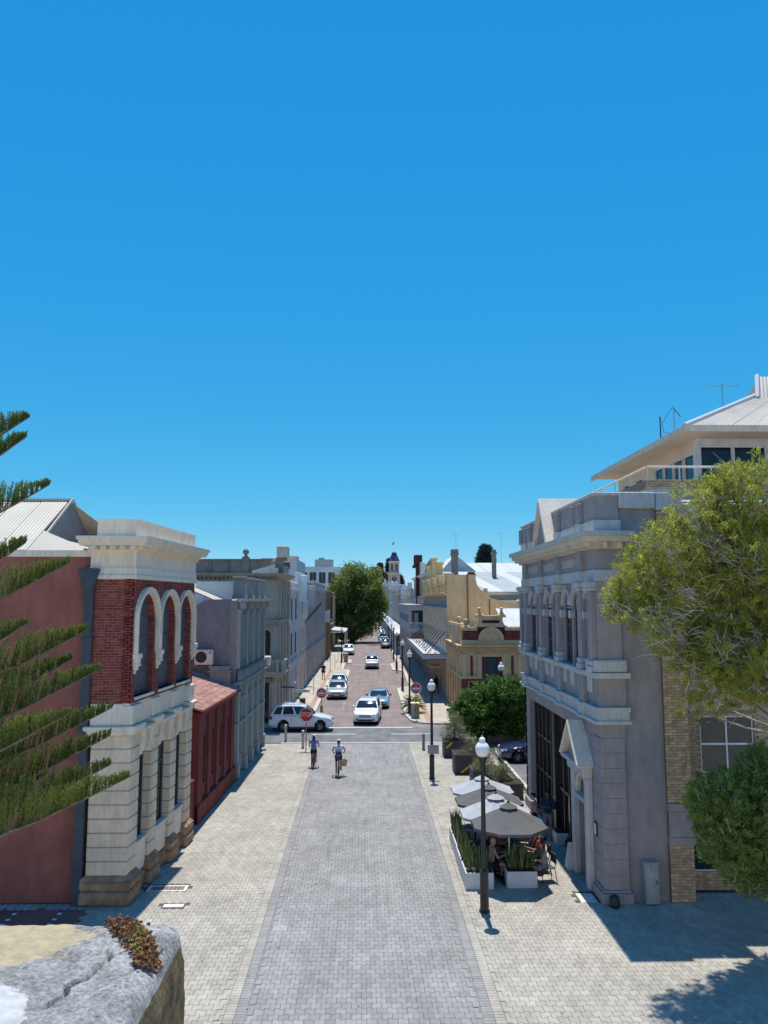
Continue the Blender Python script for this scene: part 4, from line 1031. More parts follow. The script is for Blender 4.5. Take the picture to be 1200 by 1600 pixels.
# large pale office block far behind on the left
ob = thing('office_block', 'large pale modern block with blue window band and rooftop plant room behind the left row', 'building', (-22, 330, 0))
FO = fr_front(300.0)
ops = [(-30 + k * 3.6, -27.2 + k * 3.6, 15.4, 20.0) for k in range(5)]
m = MB(FO); wall(m, -33, -10.6, 0, 22, ops, 0.8); m.build('front_wall', M['white_render'], ob)
MB().box(-33, -10.6, 300.8, 340, 0, 21.8).build('body', M['white_render'], ob)
for o in ops: window(FO, o, ob, M['white_frame'], M['glass_sky'], 0.4, 0.15, 2, 1)
MB().box(-21, -14, 304, 312, 22, 25).box(-19.5, -17.5, 304.5, 310, 25, 25.7).build('plant_room', M['sage_trim'], ob)
m = MB(); m.lathe([(0.05, 0), (0.5, 0.2), (1.15, 0.75), (1.2, 0.85), (0.02, 1.0)], 14, (-27.6, 302, 22.4)); m.tube((-27.6, 302, 22), (-27.6, 302, 22.7), 0.12, n=6); m.build('dish', M['black_metal'], ob)
# the lilac tower further back on the left
tb = thing('apartment_tower', 'pale lilac stepped block with dark red window openings rising behind the stone corner', 'building', (-11, 95, 0))
FT = fr_front(90.0); ops = [(-9.9, -9.1, z, z + 0.8) for z in (9.4, 11.0, 12.6)]
m = MB(FT); wall(m, -12.5, -8.3, 0, 13.9, ops, 0.4); m.box(-12.5, -8.3, -12, -0.41, 0, 13.8); m.build('wall', M['lilac_render'], tb)
for o in ops: window(FT, o, tb, M['maroon_render'], M['glass_dark'], 0.2, 0.08)
MB(FT).cbox(-9.4, -8.3, -3, 0.5, 13.9, 14.2, 0.05).build('roof_slab', M['white_render'], tb)
# ================================================================== RIGHT: grey two storey building with the lettered frieze
bR = thing('municipal_building', 'large grey rendered building with tall glass shopfronts, arched upper windows and a lettered frieze', 'building', (7.1, 30, 0))
XF = 7.12
FR = fr_right(XF); RS0, RS1 = 24.02, 35.4
FS = fr_front(24.02)
COLS = [25.4, 28.4, 31.2, 34.2]
# side wall turned to the camera
MB().box(XF + 0.05, 9.12, 24.16, 24.5, 0, 12.3).build('side_wall', M['lavender_render'], bR)
MB().box(7.7, 9.3, 24.5, 35.3, 0, 12.2).build('core', M['lavender_render'], bR)
MB().box(XF, 9.2, 35.1, 35.4, 0, 12.2).build('end_wall', M['lavender_render'], bR)
# corner pier with quoin blocks
n = 11; z0, z1 = 0.38, 5.26; h = (z1 - z0) / n
MB().box(XF + 0.02, 7.84, 24.03, 24.8, z0, 5.3).build('pier_core', M['lavender_trim'], bR)
for i in range(n):
    MB().cbox(XF, 7.86, 24.0, 24.9, z0 + i * h + 0.01, z0 + (i + 1) * h - 0.01, 0.012).build('stone_block', M['lavender_render'], bR)
MB().cbox(XF - 0.13, 7.95, 23.88, 24.95, 0, 0.3, 0.03).cbox(XF - 0.07, 7.9, 23.94, 24.93, 0.3, 0.38, 0.03).build('pier_base', M['lavender_render'], bR)
n2 = 11
MB(FR).box(34.52, 35.39, -0.38, -0.02, z0, 5.2).build('pier_core', M['lavender_trim'], bR)
for i in range(n2):
    MB(FR).cbox(34.5, 35.42, -0.4, 0.0, z0 + i * h + 0.01, z0 + (i + 1) * h - 0.01, 0.012).build('stone_block', M['lavender_render'], bR)
MB(FR).cbox(34.4, 35.5, -0.4, 0.08, 0, 0.38, 0.03).build('pier_base', M['lavender_render'], bR)
def rband(name, z0, z1, out, material, brk=0.0, zc=None):
    """a horizontal band along the street face, returning on the camera face above the corner pier; brk adds breaks over the columns"""
    m = MB()
    m.box(XF - out, XF + 0.3, RS0 - 0.02 - out, RS1 + out, z0, z1).box(XF + 0.3, 7.92 + out * 0.6, RS0 - 0.02 - out, RS0 + 0.3, z0, z1)
    o = m.build(name, material, bR)
    if brk:
        for u in COLS: MB(FR).cbox(u - 0.27, u + 0.27, out - 0.02, out + brk, z0 - 0.002, z1 + 0.003, 0.015).build(name + '_break', material, bR)
    return o
rband('shopfront_beam', 4.72, 5.24, -0.02, M['lavender_render'])
rband('lower_cornice', 5.24, 5.34, 0.2, M['lavender_trim'], 0.1); rband('lower_band', 5.34, 5.62, 0.13, M['lavender_trim'], 0.1); rband('lower_cap', 5.62, 5.74, 0.17, M['lavender_trim'], 0.1)
rband('apron', 5.74, 6.62, 0.02, M['lavender_render'])
for u in COLS: MB(FR).cbox(u - 0.25, u + 0.25, 0.0, 0.2, 5.74, 6.62, 0.02).build('pedestal', M['lavender_render'], bR)
for a, b in zip([24.3] + COLS, COLS + [35.2]):
    k = int(max(1, round((b - a) / 1.1)))
    for i in range(k):
        u = a + (b - a) * (i + 0.5) / k; MB(FR).cbox(u - 0.24, u + 0.24, 0.01, 0.07, 6.1, 6.6, 0.02).build('apron_block', M['lavender_trim'], bR)
rband('sill_band', 6.62, 6.78, 0.2, M['lavender_trim'], 0.09)
MB().cbox(XF - 0.16, 7.98, 23.86, 24.9, 6.78, 7.18, 0.05).build('pier_pedestal', M['lavender_trim'], bR)
# upper storey with arched niches in pairs
ops = []
def pair(a, b, n):
    w = (b - a - 0.5) / n
    for i in range(n):
        u = a + 0.25 + w * i; ops.append((u + 0.1, u + w - 0.1, 6.8, 9.32, True))
pair(24.72, 25.4, 1) if False else None
ops.append((24.72, 25.14, 6.8, 9.25, True))
for a, b in zip(COLS[:-1], COLS[1:]): pair(a, b, 2)
ops.append((34.48, 34.95, 6.8, 9.25, True))
m = MB(FR); wall(m, 24.5, RS1, 6.78, 9.6, ops, 0.42); m.box(24.03, 24.5, -0.5, 0, 6.78, 9.6); m.build('upper_wall', M['lavender_render'], bR)
MB().box(XF - 0.006, 7.86, 23.99, 24.5, 7.18, 9.6).build('upper_pier', M['lavender_render'], bR)
IMP = set(); mat('plum_frame', (0.10, 0.075, 0.085), 0.6, 0.1, 3, 0.1, 40)
for o in ops:
    window(FR, o, bR, M['plum_frame'], M['glass_dark'], 0.13, 0.07, 2, 3)
    uc = (o[0] + o[1]) / 2; r = (o[1] - o[0]) / 2
    a = MB(FR); arch_mould(a, uc, o[3] - r, r + 0.11, 0.12, -0.01, 0.09, leg=0.0); a.cbox(uc - 0.06, uc + 0.06, 0, 0.14, o[3] - 0.02, o[3] + 0.2, 0.015)
    a.build('arch_moulding', M['lavender_trim'], bR, smooth=30)
    for ua, ub in ((o[0] - 0.2, o[0]), (o[1], o[1] + 0.2)):
        key = round((ua + ub) / 2, 2)
        if key in IMP: continue
        IMP.add(key); MB(FR).cbox(ua - 0.005, ub + 0.005, -0.1, 0.13, 8.38, 8.66, 0.03).build('impost', M['lavender_trim'], bR)
    MB(FR).prism(outline((o[0] + 0.05, o[1] - 0.05, 8.72, o[3] - 0.05, True)), -0.12, -0.09).build('fanlight_panel', M['lavender_trim'], bR)
for u in COLS + [24.25, 35.15]:
    cw = 0.17
    c = MB(FR); c.cbox(u - cw, u + cw, -0.02, 0.2, 7.15, 9.3, 0.03); c.build('column', M['lavender_render'], bR)
    c = MB(FR); c.cbox(u - cw - 0.06, u + cw + 0.06, -0.02, 0.27, 6.78, 6.98, 0.03).cbox(u - cw - 0.03, u + cw + 0.03, -0.02, 0.24, 6.98, 7.15, 0.03); c.build('column_base', M['lavender_trim'], bR)
    c = MB(FR); c.cbox(u - cw - 0.04, u + cw + 0.04, -0.02, 0.24, 9.3, 9.42, 0.02).cbox(u - cw - 0.1, u + cw + 0.1, -0.02, 0.32, 9.42, 9.6, 0.04); c.build('capital', M['lavender_trim'], bR)
rband('architrave', 9.6, 9.95, 0.06, M['lavender_trim'], 0.16)
rband('frieze', 9.95, 10.6, 0.02, M['lavender_render'])
for u in COLS: MB(FR).cbox(u - 0.25, u + 0.25, 0.0, 0.18, 9.95, 10.6, 0.02).build('frieze_block', M['lavender_render'], bR)
for txt, a, b in (('TRAMWAYS', COLS[0], COLS[1]), ('MUNICIPAL', COLS[1], COLS[2]), ('FREMANTLE', COLS[2], COLS[3])):
    v, f = text_mesh(txt, 0.42, 0.07)
    w = max(p[0] for p in v) - min(p[0] for p in v); k = min(1.0, 2.15 / w); uc = (a + b) / 2
    m = MB(); m.add([(XF - 0.03 - p[2], uc - p[0] * k, 10.27 + p[1]) for p in v], f); m.build('lettering', M['lavender_trim'], bR, recalc=False)
rband('bed_moulding', 10.6, 10.68, 0.14, M['lavender_trim'])
m = MB(FR)
for i in range(58): m.box(23.9 + i * 0.2, 24.01 + i * 0.2, 0.13, 0.36, 10.68, 10.82)
m.build('dentils', M['cream_stone'], bR, stuff=True)
rband('dentil_course', 10.68, 10.82, 0.12, M['cream_stone'])
for x in (7.3, 7.75): MB().cbox(x, x + 0.14, 23.65, 23.92, 10.62, 10.82, 0.03).build('modillion', M['cream_stone'], bR)
rband('corona', 10.82, 10.98, 0.42, M['cream_stone']); rband('cornice', 10.98, 11.14, 0.52, M['lavender_trim'])
# parapet with piers
rband('parapet_plinth', 11.14, 11.52, 0.05, M['lavender_trim'], 0.12)
MB().box(XF, 7.4, RS0, RS1, 11.52, 12.3).box(7.4, 7.9, RS0, RS0 + 0.3, 11.52, 12.3).build('parapet', M['lavender_render'], bR)
MB().cbox(XF - 0.06, 7.5, RS0 - 0.06, RS1 + 0.05, 12.3, 12.4, 0.02).cbox(7.5, 8.0, RS0 - 0.06, RS0 + 0.4, 12.3, 12.4, 0.02).build('parapet_cap', M['lavender_trim'], bR)
MB().cbox(7.92, 9.09, 23.99, 24.6, 11.9, 12.42, 0.03).build('side_coping', M['lavender_trim'], bR)
for u in COLS + [26.2, 33.4, 35.1]: MB(FR).cbox(u - 0.2, u + 0.2, 0.0, 0.17, 11.52, 12.2, 0.02).build('parapet_pier', M['lavender_render'], bR)
# gable over the middle
G0, G1 = 28.65, 31.1; gc = (G0 + G1) / 2
MB(FR).prism([(G0 + 0.12, 11.14), (G1 - 0.12, 11.14), (gc, 12.75)], -0.3, 0.3).build('gable_field', M['lavender_render'], bR)
for s, (ua, ub) in ((1, (G0, gc)), (-1, (G1, gc))):
    m = MB(FR); m.add([(ua, 0.46, 11.14), (ub, 0.46, 12.98), (ub, 0.46, 12.74), (ua + s * 0.2, 0.46, 11.14), (ua, -1.3, 11.14), (ub, -1.3, 12.98), (ub, -1.3, 12.74), (ua + s * 0.2, -1.3, 11.14)], BOXF)
    m.build('raking_cornice', M['cream_paint'], bR)
# ground floor: glazed shopfront between the entry bay and the far pier
BAYS = [(28.0, 31.0), (31.2, 34.4)]
def shop(a, b, na):
    hs = [0.25, 1.9, 3.3, 4.72]
    t = MB(FR)
    for z in hs: t.box(a, b, -0.36, -0.24, z - 0.05, z + 0.05)
    w = (b - a) / na
    for i in range(na + 1): t.box(a + w * i - 0.04, a + w * i + 0.04, -0.37, -0.22, 0, 4.72)
    sf = t.build('shopfront', M['dark_frame'], bR)
    for i in range(na):
        for j in range(3): MB(FR).box(a + w * i + 0.04, a + w * (i + 1) - 0.04, -0.32, -0.3, hs[j] + 0.05, hs[j + 1] - 0.05).build('pane', M['glass_shop'], sf)
    MB(FR).box(a, b, -0.4, -0.18, 0, 0.2).build('stall_riser', M['dark_frame'], sf)
shop(30.85, 34.4, 5); shop(27.2, 30.45, 4)
MB(FR).cbox(30.45, 30.85, -0.4, -0.1, 0, 4.72, 0.02).build('mullion_pier', M['black_metal'], bR)
MB(FR).box(26.95, 34.5, -0.9, -0.45, 0, 4.72).build('shop_interior', M['liner'], bR)
# entrance bay with its small pediment
MB(FR).box(24.9, 25.35, -0.35, 0.0, 0, 4.72).box(26.55, 27.0, -0.35, 0.0, 0, 4.72).build('entry_wall', M['lavender_render'], bR)
for i in range(9):
    MB(FR).cbox(26.6, 27.02, -0.3, 0.05, 0.4 + i * 0.48, 0.86 + i * 0.48, 0.012).build('stone_block', M['lavender_render'], bR)
o = (25.35, 26.55, 0.0, 3.35, True)
m = MB(FR); wall(m, 25.35, 26.55, 0, 4.72, [(25.4, 26.5, 0.05, 3.3, True)], 0.25); m.build('entry_arch_wall', M['lavender_render'], bR)
a = MB(FR); arch_mould(a, 25.95, 2.75, 0.68, 0.16, -0.01, 0.12, leg=0.1); a.build('arch_moulding', M['cream_paint'], bR, smooth=30)
MB(FR).cbox(25.2, 26.7, -0.1, 0.2, 2.52, 2.66, 0.02).build('impost', M['lavender_trim'], bR)
dd = MB(FR).box(25.4, 26.5, -0.24, -0.18, 0.05, 2.5).build('door', M['dark_wood'], bR)
for z in (0.3, 1.4): MB(FR).cbox(25.5, 25.9, -0.19, -0.15, z, z + 0.9, 0.02).cbox(26.0, 26.4, -0.19, -0.15, z, z + 0.9, 0.02).build('door_panel', M['dark_wood'], dd)
MB(FR).prism(outline((25.42, 26.48, 2.66, 3.28, True)), -0.24, -0.2).build('fanlight', M['glass_dark'], bR)
for u in (25.15, 26.75): MB(FR).cbox(u - 0.16, u + 0.16, 0, 0.22, 0, 3.4, 0.03).build('entry_pilaster', M['lavender_trim'], bR)
MB(FR).cbox(24.95, 26.95, 0, 0.32, 3.4, 3.72, 0.03).cbox(24.85, 27.05, 0, 0.5, 3.72, 3.84, 0.02).build('entry_entablature', M['lavender_trim'], bR)
MB(FR).prism([(25.0, 3.84), (26.9, 3.84), (25.95, 4.85)], 0, 0.3).build('entry_tympanum', M['lavender_render'], bR)
for ua, ub, s in ((24.82, 25.95, 1), (27.08, 25.95, -1)):
    m = MB(FR); m.add([(ua, 0.55, 3.84), (ub, 0.55, 5.08), (ub, 0.55, 4.9), (ua + s * 0.18, 0.55, 3.84), (ua, 0.0, 3.84), (ub, 0.0, 5.08), (ub, 0.0, 4.9), (ua + s * 0.18, 0.0, 3.84)], BOXF)
    m.build('entry_raking_cornice', M['cream_paint'], bR)
pl = MB(FR).cbox(24.6, 24.85, 0.0, 0.05, 1.75, 2.15, 0.01).build('plaque', M['sign_black'], bR)
MB(FR).cbox(24.63, 24.82, 0.05, 0.055, 1.79, 2.11, 0.002).build('plaque_face', M['cream_paint'], pl)

# ================================================================== RIGHT: tan brick apartment block with a roof pavilion
bT = thing('apartment_block', 'tan brick apartment block with aluminium windows and a hipped roof pavilion behind the trees', 'building', (12, 27, 0))
FT2 = fr_front(25.0)
PX0, PX1 = 9.13, 9.88
MB().box(PX0 + 0.01, PX1 - 0.01, 24.06, 25.6, 0, 11.85).build('brick_pier_backing', M['tan_mortar'], bT)
frp = fr_front(24.06)
bc = [c for c in brick_grid(PX0, PX1, 0.02, 11.8, 0.25, 0.09) if not 1.62 < c[1] + 0.04 < 2.86]
lay_bricks(bT, frp, bc, M['tan_brick'], M['tan_brick_mass'], 300, key=lambda c: abs(c[1] - 4))
m = MB(); 
for j in range(131):
    z = 0.02 + j * 0.09
    if 1.55 < z < 2.86: continue
    for i in range(4): m.var = rnd.random(); m.box(PX1 - 0.02, PX1 + 0.006, 24.09 + i * 0.25 + (0.12 if j % 2 else 0), 24.32 + i * 0.25 + (0.12 if j % 2 else 0), z, z + 0.079)
m.build('pier_side_bricks', M['tan_brick_mass'], bT, stuff=True, recalc=False)
MB().cbox(PX0, PX1 + 0.05, 24.0, 25.2, 2.62, 2.86, 0.015).cbox(PX0 + 0.02, PX1 + 0.02, 24.03, 25.2, 1.88, 2.62, 0.015).cbox(PX0, PX1 + 0.05, 24.0, 25.2, 1.64, 1.88, 0.015).build('pier_band', M['lavender_render'], bT)
MB().cbox(PX0 - 0.02, PX1 + 0.06, 23.98, 25.3, 11.85, 12.4, 0.02).build('pier_cap', M['lavender_trim'], bT)
w1 = (10.62, 12.36, 3.55, 5.32); w2 = (10.1, 13.6, 6.4, 8.6); w3 = (9.95, 13.6, 0.55, 2.75); w4 = (14.6, 16.4, 3.55, 5.32); w5 = (14.2, 17.6, 0.55, 2.75); w6 = (14.6, 17.6, 6.4, 8.6); w7 = (10.1, 13.6, 10.3, 11.6)
m = MB(FT2)
m.box(9.8, 18, -0.4, -0.02, 0, 0.55).box(9.8, 18, -0.4, -0.02, 2.75, 3.55).box(9.8, 18, -0.4, -0.02, 5.32, 6.4).box(9.8, 18, -0.4, -0.02, 8.6, 10.3)
for z0, z1, ws in ((0.55, 2.75, (w3, w5)), (3.55, 5.32, (w1, w4)), (6.4, 8.6, (w2, w6)), (10.3, 11.6, (w7,))):
    u = 9.8
    for w in ws:
        if w[0] > u: m.box(u, w[0], -0.4, -0.02, z0, z1)
        u = w[1]
    m.box(u, 18, -0.4, -0.02, z0, z1)
m.build('wall_backing', M['tan_mortar'], bT)
cells = []
for (u, z, a, b) in brick_grid(9.88, 14.6, 0.02, 11.6, 0.25, 0.09):
    bad = False
    for w in (w1, w2, w3, w7, w4):
        if u + a > w[0] - 0.0 and u < w[1] and z + b > w[2] and z < w[3]: bad = True
    if z > 5.4 and z < 6.45: bad = True
    if not bad: cells.append((u, z, a, b))
lay_bricks(bT, FT2, cells, M['tan_brick'], M['tan_brick_mass'], 0, w1=0.0, name='brick_face')
MB(FT2).cbox(9.88, 18, -0.05, 0.02, 5.5, 6.38, 0.02).build('concrete_band', M['grey_stone'], bT)
for w, nx, nz in ((w1, 2, 2), (w2, 2, 1), (w3, 3, 1), (w4, 2, 2), (w5, 3, 1), (w6, 2, 1), (w7, 2, 1)): window(FT2, w, bT, M['white_frame'], M['glass_sky' if nz == 2 else 'glass_dark'], 0.12, 0.045, nx, nz)
MB().box(9.3, 24, 25.45, 44, 0, 12.3).build('body', M['tan_mortar'], bT)
# eaves roof, brick balcony wall, rail
MB().cbox(9.9, 18, 24.6, 25.4, 11.62, 12.05, 0.02).build('fascia', M['lavender_trim'], bT)
roof_sheets(bT, (9.95, 24.55, 12.08), (18, 24.55, 12.08), (18, 27.6, 12.62), (9.95, 27.6, 12.62), 8, M['metal_roof'], 0.15, 0.018)
TX, TY = 10.3, 28.0
MB().box(TX, 24, TY, TY + 0.25, 12.3, 13.1).box(TX, TX + 0.25, TY + 0.25, 43, 12.3, 13.1).build('terrace_beam', M['lavender_trim'], bT)
MB().box(TX + 0.02, 24, TY + 0.02, TY + 0.23, 13.1, 13.45).box(TX + 0.02, TX + 0.23, TY + 0.23, 43, 13.1, 13.45).build('terrace_wall_backing', M['tan_mortar'], bT)
frt = fr_front(TY + 0.02)
lay_bricks(bT, frt, brick_grid(TX, 17, 13.11, 13.46, 0.25, 0.09), M['tan_brick'], M['tan_brick_mass'], 120, name='brick')
rl = MB(); rl.tube((TX + 0.1, TY + 0.1, 13.95), (20, TY + 0.1, 13.95), 0.045, n=8).tube((TX + 0.1, TY + 0.1, 13.95), (TX + 0.1, 43, 13.95), 0.045, n=8)
ro = rl.build('handrail', M['cream_paint'], bT)
for k in range(8):
    MB().tube((TX + 0.1, TY + 0.1 + k * 1.9, 13.45), (TX + 0.1, TY + 0.1 + k * 1.9, 13.95), 0.025, n=6).build('rail_post', M['cream_paint'], ro)
    MB().tube((TX + 0.1 + (k + 1) * 1.2, TY + 0.1, 13.45), (TX + 0.1 + (k + 1) * 1.2, TY + 0.1, 13.95), 0.025, n=6).build('rail_post', M['cream_paint'], ro)
# roof pavilion
PXW, PYW = 13.95, 32.0
MB().box(TX + 0.25, 24, TY + 0.25, 43, 13.0, 13.05).build('terrace_floor', M['grey_roof'], bT)
FPF = fr_front(PYW); FPS = fr_left(0); FPS = lambda u, w, z: (PXW - w, u, z)
opf = [(14.15, 15.55, 13.2, 15.55), (15.6, 17.0, 13.2, 15.55), (17.35, 18.8, 13.2, 15.55)]
m = MB(FPF); m.box(PXW, 22, -0.2, 0, 15.55, 15.9).box(PXW, 14.15, -0.2, 0, 13.05, 15.55).box(15.55, 15.6, -0.2, 0, 13.05, 15.55).box(17.0, 17.35, -0.2, 0, 13.05, 15.55).box(18.8, 22, -0.2, 0, 13.05, 15.55); m.build('pavilion_front', M['white_render'], bT)
ops_ = [(32.3 + k * 1.15, 33.35 + k * 1.15, 13.2, 15.3) for k in range(4)] + [(38.4, 39.5, 13.9, 15.2), (40.4, 41.4, 13.9, 15.2)]
m = MB(FPS); wall(m, PYW + 0.201, 42.2, 13.05, 15.9, ops_, 0.2); m.build('pavilion_side', M['soffit'], bT)
MB().box(PXW + 0.3, 22, PYW + 0.3, 42, 13.05, 15.8).build('pavilion_core', M['soffit'], bT)
for o in opf: window(FPF, o, bT, M['white_frame'], M['glass_sky'], 0.1, 0.05)
for o in ops_: window(FPS, o, bT, M['white_frame'], M['glass_sky'], 0.1, 0.05)
EX, EY, EZ, RH = 12.8, 30.2, 15.98, 19.1
MB().add([(EX, EY, EZ - 0.12), (24, EY, EZ - 0.12), (24, 43.2, EZ - 0.12), (EX, 43.2, EZ - 0.12)], [(0, 1, 2, 3)]).build('soffit', M['soffit'], bT)
MB().box(EX - 0.1, 24, EY - 0.1, EY, EZ - 0.22, EZ + 0.04).box(EX - 0.1, EX, EY, 43.2, EZ - 0.22, EZ + 0.04).build('roof_gutter', M['cream_stone'], bT)
rx, ry = 19.3, 36.7
MB().add([(EX - 0.02, EY - 0.02, EZ - 0.03), (26, EY - 0.02, EZ - 0.03), (26, ry, RH - 0.03), (rx, ry, RH - 0.03), (EX - 0.02, 43.2, EZ - 0.03)], [(0, 1, 2, 3), (0, 3, 4)]).build('roof_deck', M['metal_roof'], bT, recalc=False)
roof_sheets(bT, (EX - 0.05, EY - 0.05, EZ), (26, EY - 0.05, EZ), (26, ry, RH), (rx, ry, RH), 14, M['metal_roof'], 0.15, 0.018)
roof_sheets(bT, (EX - 0.05, 43.2, EZ), (EX - 0.05, EY - 0.05, EZ), (rx, ry, RH), (rx, 36.9, RH), 12, M['metal_roof'], 0.15, 0.018)
MB().tube((EX - 0.05, EY - 0.05, EZ + 0.03), (rx, ry, RH + 0.04), 0.11, n=6).build('hip_capping', M['white_roof'], bT)
# raised gablet on top
MB().add([(18.9, 36.0, 18.6), (18.9, 38.4, 18.6), (19.6, 37.2, 20.1)], [(0, 1, 2)]).build('gablet_face', M['grey_render'], bT)
roof_sheets(bT, (18.75, 35.8, 18.65), (26, 35.8, 18.65), (26, 37.2, 20.15), (19.5, 37.2, 20.15), 8, M['metal_roof'], 0.15, 0.018)
MB().tube((18.72, 35.78, 18.7), (19.5, 37.2, 20.22), 0.1, n=6).build('barge_board', M['white_roof'], bT)
antenna(17.6, 37.0, 18.2, 1.5, 'broad television aerial on the hipped pavilion roof, nearer the roof gablet', 0.8, 6)
t = thing('antenna', 'thin whip and loop antenna pair standing above the pavilion roof edge', 'antenna', (13.9, 34, 16.4))
MB().tube((13.9, 34.0, 16.2), (13.9, 34.0, 17.7), 0.022, n=5).build('mast', M['steel'], t)
MB().path([(13.9, 34, 17.8), (13.6, 34, 17.4), (13.35, 34, 17.0), (13.4, 34, 16.6), (13.7, 34, 16.5)], 0.012, 5).tube((13.9, 34, 17.7), (14.2, 34, 17.3), 0.02, n=5).build('loop', M['black_metal'], t)
MB().tube((13.1, 33.6, 15.9), (13.1, 33.6, 17.2), 0.03, n=5).build('whip', M['black_metal'], t)
# ================================================================== RIGHT, BEYOND THE CROSS STREET
b1 = thing('corner_hall', 'small cream and dark red corner building with a curved pediment, round panel and urns', 'building', (9, 62, 0))
F1 = fr_front(59.0); F1s = fr_right(7.1)
ops = [(8.62, 10.15, 0.2, 4.75), (7.55, 8.15, 1.4, 3.0)]
m = MB(F1); m.box(7.1, 7.55, -0.3, 0, 0, 3.2).box(7.55, 8.15, -0.3, 0, 0, 1.4).box(7.55, 8.15, -0.3, 0, 2.95, 3.2).box(8.15, 8.62, -0.3, 0, 0, 3.2).box(10.15, 13.4, -0.3, 0, 0, 3.2)
m.build('lower_wall', M['maroon_render'], b1)
m = MB(F1); m.box(7.1, 8.62, -0.3, 0, 3.2, 5.5).box(10.15, 13.4, -0.3, 0, 3.2, 5.5).box(8.62, 10.15, -0.3, 0, 4.75, 5.5).box(7.1, 13.4, -0.3, -0.01, 5.5, 6.0).build('upper_wall', M['buff_trim'], b1)
MB(F1).box(7.25, 13.4, -0.35, -0.02, 6.0, 7.0).build('brick_parapet', M['brick_dark'], b1)
bricks = [c for c in brick_grid(7.25, 12.3, 6.02, 6.95, 0.3, 0.1) if not (abs(c[0] + 0.1 - 9.35) < 1.05 and c[1] < 6.95)]
lay_bricks(b1, fr_front(59.02), bricks, M['brick'], M['brick_mass'], 0, w1=0.0, name='brick_face')
window(F1, (7.6, 8.1, 1.42, 2.93), b1, M['buff_trim'], M['glass_dark'], 0.1, 0.06)
MB(F1).box(8.62, 10.15, -0.5, -0.25, 0.1, 4.72).build('entrance_door', M['slate_paint'], b1)
for x in (8.64, 9.82): MB(F1).box(x, x + 0.3, -0.24, -0.1, 3.25, 4.74).build('side_panel', M['maroon_render'], b1)
for x in (7.12, 8.3, 10.2, 11.35, 12.5):
    MB(F1).cbox(x, x + 0.32, -0.02, 0.12, 3.3, 4.95, 0.02).cbox(x - 0.05, x + 0.37, -0.02, 0.17, 4.8, 4.96, 0.02).build('pilaster', M['buff_trim'], b1)
for x in (7.75, 10.85, 12.0): MB(F1).prism(outline((x, x + 0.2, 3.35, 4.85, True)), -0.01, 0.03).build('niche_panel', M['maroon_render'], b1)
for z, h, o in ((3.12, 0.22, 0.16), (5.0, 0.1, 0.1), (5.42, 0.2, 0.32)):
    m = MB(F1)
    if z > 3.2: cornice(m, 7.1 - o, 13.4, z, h, o)
    else: cornice(m, 7.1 - o, 8.62, z, h, o); cornice(m, 10.15, 13.4, z, h, o)
    m.build('cornice', M['buff_trim'], b1)
    m = MB(F1s); cornice(m, 59.0, 69.3, z + 0.002, h, o); m.build('cornice', M['buff_trim'], b1)
m = MB(F1)
for i in range(30): m.box(7.1 + i * 0.2, 7.2 + i * 0.2, 0, 0.2, 5.3, 5.42)
m.build('dentils', M['buff_trim'], b1, stuff=True)
a = MB(F1); arch_mould(a, 9.35, 6.02, 0.98, 0.3, -0.02, 0.16, leg=0.02, n=16); a.cbox(9.22, 9.48, 0, 0.22, 6.75, 7.12, 0.02); a.build('arch_moulding', M['buff_trim'], b1, smooth=30)
MB(F1).prism([(10.03, 6.02)] + arc_pts(9.35, 6.02, 0.68, 12) + [(8.67, 6.02)], -0.02, 0.05).build('round_panel', M['buff_trim'], b1)
MB(F1).cbox(7.1, 8.3, -0.3, 0.14, 6.72, 6.98, 0.03).cbox(10.4, 13.4, -0.3, 0.14, 6.72, 6.98, 0.03).build('parapet_cap', M['buff_trim'], b1)
P = [(8.1, 6.98), (8.1, 7.05)] + [(8.1 + 0.35 * math.sin(t * math.pi / 12), 7.05 + 0.5 * (1 - math.cos(t * math.pi / 12))) for t in range(1, 7)] + [(8.45, 7.75), (10.25, 7.75), (10.25, 7.55)] + [(10.6 - 0.35 * math.sin((6 - t) * math.pi / 12), 7.05 + 0.5 * (1 - math.cos((6 - t) * math.pi / 12))) for t in range(1, 7)] + [(10.6, 6.98)]
MB(F1).prism(P, -0.3, 0.1).build('curved_pediment', M['buff_trim'], b1)
MB(F1).cbox(8.7, 10.0, 0.1, 0.13, 7.28, 7.5, 0.005).build('name_panel', M['brick_dark'], b1)
MB(F1).cbox(8.35, 10.35, -0.35, 0.18, 7.75, 7.85, 0.02).build('pediment_cap', M['buff_trim'], b1)
for x, z, y in ((8.5, 7.85, 59.1), (10.2, 7.85, 59.1), (7.45, 6.98, 59.2), (7.35, 7.1, 62.5)):
    m = MB(); urn(m, (x, y, z), 0.95); m.build('urn', M['buff_trim'], b1, smooth=40)
    MB().cbox(x - 0.3, x + 0.3, y - 0.3, y + 0.3, z - 0.14, z, 0.03).build('urn_plinth', M['buff_trim'], b1)
ops = [(60 + k * 1.85, 60.9 + k * 1.85, 3.6, 4.9) for k in range(5)]
m = MB(F1s); wall(m, 59.3, 69.3, 3.2, 6.0, ops, 0.3); m.build('street_wall_upper', M['buff_trim'], b1)
ops2 = [(60 + k * 1.85, 60.9 + k * 1.85, 0.7, 2.8) for k in range(5)]
m = MB(F1s); wall(m, 59.3, 69.3, 0, 3.2, ops2, 0.3); m.build('street_wall_lower', M['maroon_render'], b1)
for o in ops + ops2: window(F1s, o, b1, M['buff_trim'], M['glass_dark'], 0.18, 0.07)
for k in range(6):
    u = 59.35 + k * 1.85; MB(F1s).cbox(u, u + 0.3, -0.02, 0.14, 0.1, 5.4, 0.02).build('pilaster', M['buff_trim'], b1)
